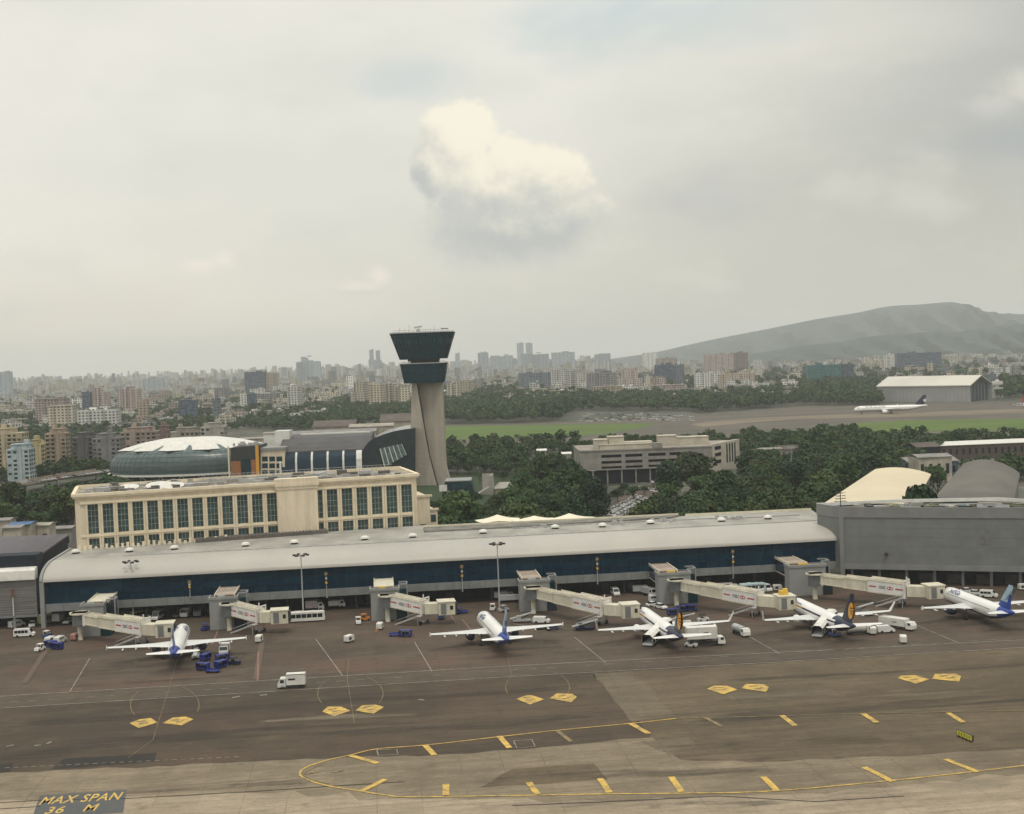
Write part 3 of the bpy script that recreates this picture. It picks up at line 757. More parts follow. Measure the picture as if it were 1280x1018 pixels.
def build_warehouse():
    t = thing('warehouse', 'flat warehouse with a purplish grey ribbed roof at the left frame edge', 'warehouse', G(20, 690, 17), TH); t.location.z = 0
    o = G(20, 690, 17); f = Frame(o, TH)
    q = [f.g(-60, 699, 17), f.g(49, 694, 17), f.g(86, 668, 17), f.g(-60, 674, 17)]
    b = MB(); b.prism(q, 16.4, 17); b.build('roof', mat('ribbed_purple_roof', (.125, .115, .135), .6, .1, .2, stretch=(4, .4, 1)), t)
    b = MB()
    a, c, d = Vector(q[0]), Vector(q[1]), Vector(q[3])
    for k in range(44):
        p = a + (c - a) * k / 44; e = d + (Vector(q[2]) - d) * k / 44
        b.bar((p.x, p.y, 17.06), (e.x, e.y, 17.06), .35, .18)
    b.build('roof_rib', mat('ribbed_purple_roof', (0, 0, 0)), t)
    qi = [(.97 * x, .97 * y) for x, y in q]
    b = MB(); b.prism(qi, 0, 16.4); b.build('wall', M_darkwall, t)
build_warehouse()

# ---------------------------------------------------------------- beige building behind the concourse
def build_beige():
    A, B = L(-95.3, 418.6), L(12.6, 437.6)
    rot = math.atan2(B.y - A.y, B.x - A.x); W = (B - A).length
    t = thing('office_building', 'sandstone coloured office block with tall green windows rising behind the concourse roof', 'office building', A, rot)
    f = Frame(A, rot); Z = 35.2
    b = MB(); D = 29
    # wall with real openings: piers and bands
    bays = [110.2 + 18.68 * k for k in range(13)] + [390.6 + 18.62 * k for k in range(7)]
    def zat(x, ya, yb): return f.px(x, ya + (yb - ya) * (x - 115) / (508 - 115))[1]
    zt1 = (zat(115, 629, 608) + zat(508, 629, 608)) / 2; zt0 = (zat(115, 664, 644) + zat(508, 664, 644)) / 2
    zs1 = (zat(115, 670, 649.5) + zat(508, 670, 649.5)) / 2; zs0 = (zat(115, 681, 671) + zat(508, 681, 671)) / 2
    xs = [(f.px(x, 650 - (x - 115) * .05)[0], f.px(x + 13, 650 - (x - 115) * .05)[0]) for x in bays]
    edges = [0.0] + [e for q in xs for e in q] + [W]
    for k in range(0, len(edges), 2): b.box(edges[k], edges[k + 1], 0, .9, 10, Z - 1)
    for (x0, x1) in xs:
        b.box(x0, x1, 0, .9, zt1, Z - 1); b.box(x0, x1, 0, .9, zs1, zt0); b.box(x0, x1, 0, .9, 10, zs0)
    b.box(0, .9, .9, D, 10, Z - 1); b.box(W - .9, W, .9, D, 10, Z - 1); b.box(0, W, D - .9, D, 10, Z - 1); b.box(.9, W - .9, 1.4, D - .9, 0, Z - 1.4)
    b.build('wall', M_beige, t)
    b = MB()                       # pilasters either side of every window
    for (x0, x1) in xs:
        for x in (x0 - .55, x1 + .12): b.box(x, x + .42, -.38, 0, zs0 - 1.2, zt1 + .25)
    b.box(1.5, W - 2, -.5, 0, zt1 + .25, zt1 + 1.0); b.box(1.5, W - 2, -.3, 0, zt0 - .9, zt0 - .35)
    b.build('pilaster', M_beige2, t)
    b = MB(); b.box(-1.0, W + 1.0, -1.0, .4, Z - 1.0, Z - .1); b.box(-.6, W + .6, -.6, 0, Z - 1.6, Z - 1.0)
    b.box(-1.0, .2, .4, D + .5, Z - 1.0, Z - .1); b.box(W - .2, W + 1.0, .4, D + .5, Z - 1.0, Z - .1); b.box(-.5, W + .5, D - .3, D + .5, Z - 1.0, Z + .2)
    b.build('cornice', M_beige2, t)
    gl = mat('green_office_glass', (.055, .105, .105), .18, .3, .35, spec=.5, col2=(.018, .046, .050)); fr = mat('window_frame_paint', (.36, .38, .34), .5, .1, 1)
    hid = f.px(343, 620)[0], f.px(398, 620)[0]
    for (x0, x1) in xs:
        if hid[0] < x0 and x1 < hid[1]: continue
        for (z0, z1, nz) in ((zt0, zt1, 5), (zs0, zs1, 2)):
            g = MB().box(x0, x1, .55, .65, z0, z1).build('window', gl, t)
            w = MB()
            for k in range(1, 3): x = x0 + (x1 - x0) * k / 3; w.box(x - .05, x + .05, .45, .55, z0, z1)
            for k in range(1, nz): z = z0 + (z1 - z0) * k / nz; w.box(x0, x1, .46, .55, z - .05, z + .05)
            w.build('frame', fr, g)
    x0, x1 = hid; b = MB()
    b.box(x0 + .6, x1 - .6, -2.6, 0, 12, Z - .2)
    for k in range(1, 4): x = x0 + (x1 - x0) * k / 4; b.box(x - .15, x + .15, -2.75, -2.6, 18.5, Z - 2.4)
    b.box(x0, x1, -3.2, .4, Z - 1.6, Z - .6); b.box(x0 + .3, x1 - .3, -2.9, 0, Z - 2.6, Z - 1.6); b.box(x0 + .2, x1 - .2, -3.0, .8, Z - .6, Z + .9)
    b.box(x0 + .2, x1 - .2, -3.0, 0, 17.6, 18.2)
    b.build('projecting_bay', M_beige, t)
    b = MB(); b.box(.4, W - .4, .4, D - .4, Z - 1.4, Z - .95); b.build('roof', mat('office_roof', (.36, .33, .28), .9, .25, .15, grain=.4), t)
    # roof plant
    b = MB()
    for k in range(130):
        x = rnd.uniform(3, W - 4); y = rnd.uniform(3, D - 3); s = rnd.uniform(.6, 2.6)
        b.obox(x, y, Z - .95, s * rnd.uniform(.8, 2.2), s, rnd.uniform(.4, 1.8), rnd.choice((0, 0, .3)), rnd.randrange(3))
    for k in range(9):
        y = 4 + k * 2.7; a = rnd.uniform(30, 60); b.bar((a, y, Z - .2), (a + rnd.uniform(20, 45), y, Z - .2), .3, .3, 1)
    b.build('roof_plant', [M_conc, M_steel, mat('stained_block', (.14, .13, .12), .8)], t)
    b = MB()
    for k in range(46):
        x = W * .36 + k * 1.5
        if x < W - 3: b.bar((x, D - 1.2, Z - .9), (x, D - 1.2, Z + 1.2), .09)
    b.bar((W * .36, D - 1.2, Z + 1.2), (W - 3, D - 1.2, Z + 1.2), .12); b.bar((W * .36, D - 1.2, Z + .5), (W - 3, D - 1.2, Z + .5), .08)
    b.build('roof_railing', M_steel, t)
    for (px_, py_, r_) in ((161, 607, 3.3), (200, 605, 4.6), (216, 605, 3.8)):
        a, c = f.g(px_, py_, Z + .6); b = MB()
        rows = [[(a + r_ * s * math.cos(2 * math.pi * k / 18), c - .25 * s * r_ + .75 * r_ * s * math.sin(2 * math.pi * k / 18), Z - .2 + .5 * s * s + .22 * r_ * s * math.sin(2 * math.pi * k / 18)) for k in range(18)] for s in (0.02, .35, .7, 1)]
        b.grid(rows, 0, True); b.cyl((a, c, Z - 1), (a, c, Z), .25, n=8)
        b.build('satellite_dish', M_white, t, True)
    # lower stepped wing at the right-hand end
    b = MB(); b.box(W, W + 5.2, 4, D - 6, 8, 26.5); b.box(W + 5.2, W + 8.2, 6, D - 6, 8, 21.5); b.box(W, W + 6.0, 3.6, 4.4, 26.5, 27.2); b.box(W + 5.2, W + 8.6, 5.6, 6.4, 21.5, 22.2)
    b.build('stepped_wing', M_beige, t)
    b = MB(); b.box(W + 5.8, W + 7.6, 5.9, 6.0, 17.5, 20.0); b.box(W + 1.5, W + 3.5, 3.9, 4.0, 15.5, 17.2); b.build('wing_window', gl, t)
    # low louvre and ledge strip along its foot
    b = MB(); b.box(W * .33, hid[1] + 2, -5.0, -.4, 17.55, 18.7)
    for k in range(34): x = W * .33 + k * 1.1; b.box(x, x + .25, -5.2, -5.0, 17.6, 19.2)
    b.build('foot_louvre', mat('stained_block', (0, 0, 0)), t)
    b = MB()
    for k in range(30): x = 1 + k * 1.6; b.obox(x, -2.2 - rnd.random(), 17.55, .8, .8, rnd.uniform(.8, 1.7), 0)
    b.build('roof_upstand', M_beige2, t)
build_beige()

# ---------------------------------------------------------------- big grey hall on the right
def build_block():
    A = L(139.6, 381.6); C_ = G(1280, 715, 4.8)
    rot = math.atan2(C_.y - A.y, C_.x - A.x)
    t = thing('pier_building', 'huge windowless grey clad hall at the right end of the concourse', 'airport hall', A, rot)
    f = Frame(A, rot); Z = f.px(1051, 634)[1]; W = 150
    B = f.g(1021, 630, Z); P1 = f.g(1114, 625.4, Z); P2 = f.g(1249, 623, Z); P3 = f.g(1330, 628, Z)
    zb = f.px(1054, 711)[1]
    poly = [(0, 0), (W, 0), (W, P3[1] + 6), P3, P2, P1, B]
    b = MB(); b.prism(poly, zb, Z - 1.3); b.build('wall', M_greyclad, t)
    b = MB(); b.box(-.05, W, -.22, .25, f.px(1060, 647)[1], Z); b.box(-.05, W, -.3, .2, zb - .05, zb + 1.5)
    b.bar((0, 0, Z - 1.6), (B[0], B[1], Z - 1.6), .5, 3.4); b.box(-.3, 1.0, -.35, .3, zb - 4, Z - .02)
    b.build('cladding_band', mat('band_cladding', (.215, .222, .220), .6, .06, .2, grain=.06), t)
    b = MB()
    for k in range(1, 26): x = k * 5.6; b.box(x - .03, x + .03, -.03, 0, zb + 1.5, Z - 4)
    for k in range(1, 5): z = zb + 1.5 + (Z - zb - 5) * k / 5; b.box(0, W, -.03, 0, z - .03, z + .03)
    b.build('cladding_joint', mat('cladding_joint_grey', (.172, .180, .180), .7), t)  # joint lines a little darker than the cladding
    x, z = f.px(1230, 674); b = MB(); b.box(x - 1.2, x + 1.6, -.1, 0, z - 1.6, z + 2.6); b.build('patched_panel', mat('patched_panel', (.17, .175, .18), .6), t)
    x, z = f.px(1108, 694); b = MB(); b.box(x - .5, x + .5, -.9, -.1, z, z + .7); b.bar((x, 0, z + .3), (x, -.6, z + .3), .2); b.build('wall_floodlight', M_dark, t)
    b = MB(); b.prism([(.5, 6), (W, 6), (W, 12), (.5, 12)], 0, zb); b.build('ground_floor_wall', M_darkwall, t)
    for k in range(14):
        b = MB(); x = 3 + k * 8; b.box(x - .4, x + .4, 1.5, 2.3, 0, zb); b.build('column', M_greyclad, t)
    for k in range(12): x = 6 + k * 8.2; MB().box(x, x + 4.6, 5.85, 6.0, .02, 2.8).build('roller_shutter', mat('brown_shutter', (.085, .075, .065), .7, .2, .3), t)
    b = MB()
    for a, c in ((B, P1), (P1, P2), (P2, P3)): b.bar((*a, Z - .3), (*c, Z - .3), .6, 1.0)
    b.build('rear_parapet', M_white, t)
    b = MB()
    for k in range(90):
        s = rnd.random(); x = 4 + s * 62; yb = P1[1] + (P2[1] - P1[1]) * min(1, max(0, (x - P1[0]) / (P2[0] - P1[0])))
        y = rnd.uniform(2, max(3, yb - 2)); b.obox(x, y, Z - 1.3, rnd.uniform(.8, 4), rnd.uniform(.6, 2), rnd.uniform(.3, 1.1), 0, rnd.randrange(3))
    b.build('roof_plant', [mat('mossy_slab', (.16, .16, .10), .9, .3, .3), M_conc, M_glassteal], t)
    # lattice aerial near the corner
    x, y = f.g(1050, 633, Z); b = MB(); b.bar((x, y + 2, Z - 1), (x, y + 2, Z + 4.2), .25)
    for k in range(4): b.bar((x - 2 + .3 * k, y + 2, Z + 1.2 + k * .9), (x + 2 - .3 * k, y + 2, Z + 1.2 + k * .9), .14); b.bar((x - 1.5, y + 2, Z + 1 + k * .8), (x + 1.6, y + 2, Z + 1.6 + k * .8), .1)
    b.build('roof_aerial', M_dark, t)
build_block()

def vault(name, label, front, back, zf, zb, bump, m, sag=.0, n=18):
    """curved sheet roof on walls; front/back are (left px, right px) edges"""
    o = G(front[0][0] * .5 + front[1][0] * .5, front[0][1] * .5 + front[1][1] * .5, zf)
    t = thing(name, label, 'hall', (o.x, o.y, 0), 0); f = Frame(o, 0)
    q = [(*f.g(*front[0], zf), zf), (*f.g(*front[1], zf), zf), (*f.g(*back[1], zb), zb), (*f.g(*back[0], zb), zb)]
    q = [Vector(p) for p in q]; rows = []
    for j in range(13):
        v = j / 12; a = q[0].lerp(q[3], v); c = q[1].lerp(q[2], v); row = []
        for i in range(n + 1):
            s = i / n; p = a.lerp(c, s); p.z += bump * math.sin(math.pi * min(1, s * .9 + .1)) ** .8 * (.5 + .5 * v) + sag * math.sin(math.pi * v)
            row.append(p)
        rows.append(row)
    b = MB(); b.grid(rows); b.grid([[p - Vector((0, 0, .5)) for p in r_] for r_ in rows])
    rim = rows[0] + [r_[-1] for r_ in rows[1:]] + rows[-1][::-1][1:] + [r_[0] for r_ in rows[::-1][1:]]
    b.grid([rim, [p - Vector((0, 0, .5)) for p in rim]])
    b.build('roof', m, t, True)
    cc = sum(rim, Vector()) / len(rim); rim2 = [Vector((cc.x + (p.x - cc.x) * .95, cc.y + (p.y - cc.y) * .95, p.z - .6)) for p in rim]
    b = MB(); b.grid([rim2, [Vector((p.x, p.y, 0)) for p in rim2]]); b.build('wall', M_greyclad, t)
    return t
vault('cream_roof_hall', 'hall under a smooth cream curved roof behind the grey pier building', [(1031, 630), (1142, 632)], [(1094, 589), (1164, 593)], 19, 21, 2.0, mat('cream_roof_sheet', (.62, .54, .39), .6, .03, .05))
vault('grey_roof_hall', 'hall under a weathered grey curved roof at the right frame edge', [(1163, 632), (1266, 634)], [(1204, 585), (1275, 592)], 19, 22, 4.2, mat('weathered_roof_sheet', (.155, .145, .130), .85, .1, .03, grain=.1, col2=(.085, .080, .074)))

# white tented canopies behind the concourse roof
def build_tents():
    pk = [(622, 646.5, 656, 600, 650), (668, 648, 656, 640, 690), (712, 645, 655, 688, 745)]
    for i, (x, yt, yb, xa, xb) in enumerate(pk):
        o = G(x, yb, 15); f = Frame(o, TH); z0 = f.px(x, yb)[1] + 1.7; zt = f.px(x, yt)[1] + .9
        t = thing('tent_canopy', ['cream tensile canopy with peaked top, leftmost behind the roof', 'cream tensile canopy between two taller peaked canopies', 'cream tensile canopy with flat long skirt, rightmost of the three'][i], 'canopy', o, TH, 'tensile canopies behind the concourse'); t.location.z = 0
        hw = (f.px(xb, yb)[0] - f.px(xa, yb)[0]) / 2 * 1.12; rows = []
        for s in (0, .15, .35, .6, 1):
            rows.append([(hw * s * math.cos(2 * math.pi * k / 24), 6 * s * math.sin(2 * math.pi * k / 24), z0 + (zt - z0) * (1 - s) ** 1.7 + .25 * math.cos(8 * math.pi * k / 24) * s) for k in range(24)])
        MB().grid(rows, 0, True).build('canopy', mat('tent_fabric', (.78, .72, .58), .7, .03, .2), t, True)
        MB().cyl((0, 0, 0), (0, 0, zt), .2, n=8).build('mast', M_steel, t)
build_tents()

# ---------------------------------------------------------------- control tower
def build_tower():
    o = G(536, 606); f = Frame(o, 0); k = PXM(o.y)
    t = thing('control_tower', 'tall concrete control tower with two flared dark glass cabs', 'control tower', o)
    X = lambda x, y: (x + .0345 * (606 - y) - 536) / k
    Zf = lambda y: (606 - y) / k * 1.012
    def slab(lft, rgt, y0, y1, name, yl_, yr_):
        b = MB(); zs = sorted(set([p[1] for p in lft] + [p[1] for p in rgt]))
        def at(c, y):
            c = sorted(c, key=lambda p: p[1])
            if y <= c[0][1]: return c[0][0]
            for a, d in zip(c, c[1:]):
                if a[1] <= y <= d[1]: return a[0] + (d[0] - a[0]) * (y - a[1]) / max(1e-6, d[1] - a[1])
            return c[-1][0]
        yy = [480 + (625 - 480) * i / 24 for i in range(25)]
        rows = []
        for y in yy:
            xl, xr, z = X(at(lft, y), y), X(at(rgt, y), y), Zf(y); w = xr - xl
            rows.append([(xl, y0 + yl_, z), (xl + min(1.0, w * .15), y0 + yl_ * .78, z), (xr, y0 + yr_, z), (xr, y1, z), (xr - 1, y1 + .5, z), (xl, y1 + .5, z)])
        b.grid(rows, 0, True); b.face(rows[0]); b.face(rows[-1]); return b.build(name, M_towerc, t)
    slab([(516, 480), (512, 586), (510.5, 625)], [(522.5, 480), (528, 515), (537, 568), (549, 614), (552, 625)], -6.5, 3.2, 'leaning_shaft', 3.5, 0)
    slab([(518, 480), (520, 625)], [(553.5, 480), (556, 551), (558, 586), (562, 600), (566, 625)], -4.4, 11, 'main_shaft', 6.5, 0)
    b = MB(); sj = [(522.5, 480), (528, 515), (537, 568), (549, 614), (552, 625)]; sj = [Vector((X(*p), 0, Zf(p[1]))) for p in sj]  # dark strip paints in the shade of the gap between the shafts
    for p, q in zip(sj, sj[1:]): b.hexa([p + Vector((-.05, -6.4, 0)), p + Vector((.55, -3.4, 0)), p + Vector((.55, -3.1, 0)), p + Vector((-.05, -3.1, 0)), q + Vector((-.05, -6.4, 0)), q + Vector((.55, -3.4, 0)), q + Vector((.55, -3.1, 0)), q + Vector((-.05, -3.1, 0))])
    b.build('shadow_gap_strip', mat('painted_gap_shade', (.035, .035, .038), .8, .1, .3), t)
    def cab(z0, z1, h0, h1, name, m, ch=.30):
        ring = lambda h, z: [(a * h, b_ * h * .92 + 1.5, z) for a, b_ in ((-1 + ch * .6, -1), (1 - ch, -1), (1, -1 + ch * 1.4), (1, 1 - ch), (1 - ch, 1), (-1 + ch, 1), (-1, 1 - ch), (-1, -1 + ch * .5))]
        b = MB(); a, c = ring(h0, z0), ring(h1, z1); b.grid([a, c], 0, True); b.face(a); b.face(c); return b.build(name, m, t), a, c
    zl0, zl1, zu0, zu1 = Zf(479.5), Zf(456), Zf(450.5), Zf(418.5)
    lo, a, c = cab(zl0, zl1, 11.4, 13.4, 'lower_cab', M_glasstower)
    up, a2, c2 = cab(zu0, zu1, 13.4, 18.3, 'upper_cab', M_glasstower)
    def fins(a, c, par, nper, m, rr=.09, hb=()):
        b = MB()
        for i in range(len(a)):
            p0, p1, q0, q1 = Vector(a[i]), Vector(a[(i + 1) % 8]), Vector(c[i]), Vector(c[(i + 1) % 8]); n = max(1, round((q1 - q0).length / nper))
            for j in range(n): b.bar(p0.lerp(p1, j / n), q0.lerp(q1, j / n), rr)
            for s in hb: b.bar(p0.lerp(q0, s), p1.lerp(q1, s), rr)
        b.build('mullion', m, par)
    mm = mat('tower_mullion', (.02, .05, .07), .4)
    fins(a, c, lo, 2.4, mm, .1, (.33, .66)); fins(a2, c2, up, 2.4, mm, .1, (.25, .5, .88))
    # glazed visual control room band as paler panes, interior reflections painted in
    b = MB()
    for i in (0, 1, 2, 6, 7):
        p0, p1, q0, q1 = Vector(a2[i]), Vector(a2[(i + 1) % 8]), Vector(c2[i]), Vector(c2[(i + 1) % 8]); n = max(1, round((q1 - q0).length / 1.25)); nn = (p1 - p0).cross(q0 - p0).normalized() * .08
        for j in range(n):
            if rnd.random() < .22: continue
            h0, h1 = (.58 + rnd.uniform(-.03, .05), .76 + rnd.uniform(-.04, .03))
            pt = lambda s, h: p0.lerp(p1, s).lerp(q0.lerp(q1, s), h) + nn
            s0, s1 = (j + .12) / n, (j + .62) / n
            b.face([pt(s0, h0), pt(s1, h0), pt(s1, h1), pt(s0, h1)])
    b.build('glazing_reflection', mat('control_room_pane_reflection', (.055, .15, .165), .2, .5, .35, spec=.5, col2=(.02, .06, .07)), up)
    cab(zu1, zu1 + .7, 18.5, 18.3, 'roof_edge', M_steel)
    cab(zl1, zl1 + .5, 13.5, 13.5, 'gallery_floor', M_steel)
    cab(zl1 + .5, zu0, 9.0, 9.0, 'neck', M_dark)
    b = MB()
    for sx, x0, x1 in ((-1, -13.0, -7.0), (1, 9.5, 13.0)):
        for zz in (.5, 1.2): b.bar((x0, -10.5, zl1 + zz), (x1, -10.5, zl1 + zz), .35, .5)
    b.build('gallery_railing', M_white, t)
    b = MB(); z = zu1 + .7
    b.cyl((-2.6, 0, z), (-2.6, 0, z + 1.8), 1.5, 1.0, 10); b.bar((-5, 0, z + 2.6), (-.4, 0, z + 3.3), .6, .9); b.bar((-2.6, 0, z + 1.5), (-2.6, 0, z + 3), .5)
    b.build('radar', M_silver, t)
    b = MB()
    for x, h in ((-13, 3), (-10, 1.8), (-7.5, 4.5), (2, 1.6), (5, 1.2), (7.4, 3.5), (11.5, 2.4), (14.5, 1.5)): b.bar((x, -6, z), (x, -6, z + h), .12)
    b.bar((11, -6, z + 1.4), (15, -6, z + 1.4), .3, .4)
    for k_ in range(12): b.bar((-16 + k_ * 2.9, -15.5, z), (-16 + k_ * 2.9, -15.5, z + .9), .08)
    b.bar((-16, -15.5, z + .9), (16, -15.5, z + .9), .1)
    b.build('antenna', M_dark, t)
build_tower()

def block_px(name, label, cat, poly_px, depth, m, z_base=0, d=None, rot=0.0):
    """silhouette traced on an upright plane at its own distance, given real depth"""
    x = sum(p[0] for p in poly_px) / len(poly_px); yb = max(p[1] for p in poly_px)
    o = G(x, yb) if d is None else Vector((ray(x, yb).x * d / ray(x, yb).y, d, 0))
    t = thing(name, label, cat, (o.x, o.y, 0), rot); f = Frame(o, rot)
    q = [f.px(*p) for p in poly_px]
    b = MB(); n = len(q)
    fr = [(x_, 0, z) for x_, z in q]; bk = [(x_, depth, z) for x_, z in q]
    b.grid([fr, bk], 0, True); b.face(fr); b.face(bk[::-1]); b.build('body', m, t)
    return t, f
def build_tower_base():
    t, f = block_px('tower_annex', 'low trapezoid annex of dark sloped glass at the foot of the control tower', 'annex', [(551, 626), (556, 603.5), (588, 601.5), (597, 626)], 16, mat('annex_glass', (.012, .045, .060), .25, .3, .3, spec=.3), d=672)
    b = MB(); xs = [f.px(x, 612)[0] for x in (562, 568, 574, 580, 586)]
    for x in xs: b.box(x - .1, x + .1, -.12, 0, 1, f.px(570, 604)[1])
    b.build('mullion', M_dark, t)
    x0, z1 = f.px(549, 606.5); x1, z0 = f.px(559, 614); MB().box(x0, x1, -1.2, -.1, z0, z1).build('white_panel', M_white, t)
    x0, z1 = f.px(556, 601.5); x1, _ = f.px(589, 601); MB().box(x0, x1, -.3, 16.3, z1 - .5, z1).build('roof', M_greyclad2, t)
    t, f = block_px('concrete_shelter', 'pale concrete wedge with an upright fin behind the concourse', 'shelter', [(597, 618), (612, 609), (612, 596), (616, 593.5), (618.5, 619)], 9, M_conc, d=690)
    x0, z1 = f.px(602, 594.5); x1, z0 = f.px(617, 612); MB().prism([(x0, 9.1), (x1, 9.1), (x1, 10.2), (x0, 10.2)], 0, z1).build('fin', M_conc, t)
    t, f = block_px('garden_pavilion', 'low pavilion with pale hipped roof beside the concrete wedge', 'pavilion', [(619, 622), (620, 611), (642, 610), (642, 622)], 10, M_beige, d=690)
    x0, z = f.px(617, 611); x1, _ = f.px(646, 610); b = MB()
    b.hexa([(x0, -1.5, z), (x1, -1.5, z), (x1, 11, z), (x0, 11, z), (x0 + 3, 3, z + 2.6), (x1 - 3, 3, z + 2.6), (x1 - 3, 7, z + 2.6), (x0 + 3, 7, z + 2.6)]); b.build('roof', M_conc, t)
build_tower_base()

# ---------------------------------------------------------------- glass dome hall and arched hall on the left
def build_dome():
    d = 800; o = Vector((ray(243, 600).x * d / ray(243, 600).y, d, 0)); f = Frame(o, 0)
    t = thing('dome_hall', 'oval hall with bulging grey green glass skin and white star edged roof', 'hall', o)
    rx = f.px(243, 590)[0] - f.px(141, 590)[0]; ry = rx * .62
    zr, zg, zt = f.px(215, 589)[1], f.px(215, 561)[1], f.px(250, 546.5)[1]
    prof = [(1.0, zr), (1.012, zr + 2), (1.015, zr + 5), (1.0, zr + (zg - zr) * .55), (.965, zr + (zg - zr) * .75), (.90, zg - 1.2), (.80, zg + .4), (.6, zg + (zt - zg) * .55)]
    n = 72
    rows = [[(rx * r_ * math.cos(2 * math.pi * k / n), ry * r_ * math.sin(2 * math.pi * k / n), z) for k in range(n)] for r_, z in prof]
    MB().grid(rows, 0, True).build('glass_skin', mat('dome_glass', (.075, .115, .118), .3, .12, .15, spec=.5, stretch=(1, 1, 4)), t, True)
    b = MB()
    for k in range(0, n, 1):
        for i in range(len(prof) - 2): b.bar(rows[i][k], rows[i + 1][k], .22)
    for i in range(1, 6): 
        for k in range(n): b.bar(rows[i][k], rows[i][(k + 1) % n], .2)
    b.build('skin_rib', mat('dome_rib', (.06, .085, .09), .5), t)
    star = lambda r_, z, am: [(rx * (r_ + (am if (k // 3) % 2 else -am) * (1 - abs((k % 3) - 1))) * math.cos(2 * math.pi * k / n), ry * (r_ + (am if (k // 3) % 2 else -am) * (1 - abs((k % 3) - 1))) * math.sin(2 * math.pi * k / n), z) for k in range(n)]
    rr = [star(.84, zg + .35, .085), star(.6, zg + (zt - zg) * .6 + .3, .02)] + [[(rx * r_ * math.cos(2 * math.pi * k / n), ry * r_ * math.sin(2 * math.pi * k / n), z) for k in range(n)] for r_, z in ((.35, zt - .2), (.02, zt + .3))]
    MB().grid(rr, 0, True).build('roof', M_white, t, 30)
    ring = lambda r_, z: [(rx * r_ * math.cos(2 * math.pi * k / n), ry * r_ * math.sin(2 * math.pi * k / n), z) for k in range(n)]
    MB().grid([ring(1.0, zr), ring(1.04, zr + .3), ring(1.04, zr - .9), ring(.97, zr - 1.1)], 0, True).build('base_ring', M_white, t, True)
    b = MB()
    for k in range(0, n, 3):
        a = ring(1.0, zr - .6)[k]; 
        for q in (-2, 2): c = ring(.86, 0)[(k + q) % n]; b.bar(a, c, .55)
    b.build('raking_strut', M_silver, t)
    MB().grid([ring(.82, 0), ring(.82, zr)], 0, True).build('ground_floor_wall', M_darkwall, t)
build_dome()
def build_stair_block():
    d = 742
    t, f = block_px('brick_stair_block', 'dark topped block with orange brick panels beside the glass dome', 'building', [(288.5, 605), (288.5, 560), (325, 557), (325, 605)], 22, M_dark, d=d)
    P = lambda x0, x1, y0, y1, yy, name, m: MB().box(f.px(x0, y1)[0], f.px(x1, y1)[0], -yy, 0, f.px(x0, y1)[1], f.px(x0, y0)[1]).build(name, m, t)
    brick = mat('orange_brick', (.32, .13, .05), .85, .12, .5)
    P(289.5, 302, 577, 605, .3, 'brick_panel', brick); P(315, 321, 575, 605, .3, 'brick_panel', brick)
    P(302.5, 314.5, 574, 605, .2, 'glass_bay', M_glassteal); P(286.5, 288.4, 558, 605, .6, 'corner_post', M_beige2)
    P(321, 325, 557, 605, .25, 'yellow_edge', M_gold)
    b = MB()
    for k in range(18): b.obox(rnd.uniform(-7, 7), rnd.uniform(1, 18), f.px(300, 558)[1], rnd.uniform(1, 3), 1.5, rnd.uniform(.6, 2), 0)
    b.build('roof_plant', M_steel, t)
    t, f = block_px('beige_wing', 'beige wing with a grid of small windows between brick block and arched hall', 'building', [(325.5, 605), (325.5, 562), (356, 560), (356, 605)], 18, M_beige, d=744)
    b = MB(); 
    for y in (571, 579.5, 588, 597):
        for x in (327.5, 336.5, 345.5):
            a, z1 = f.px(x, y); c, z0 = f.px(x + 7.4, y + 5.8); MB().box(a, c, -.12, .0, z0, z1).build('window', M_glassteal, t)
    MB().box(f.px(325, 560)[0], f.px(357, 560)[0], -.8, 18.6, f.px(330, 563)[1], f.px(330, 560)[1]).build('cornice', M_greyclad2, t)
    x0, z0 = f.px(336, 561); x1, z1 = f.px(354, 541); MB().box(x0, x1, 20, 32, 0, z1).build('roof_house', M_white, t)
build_stair_block()
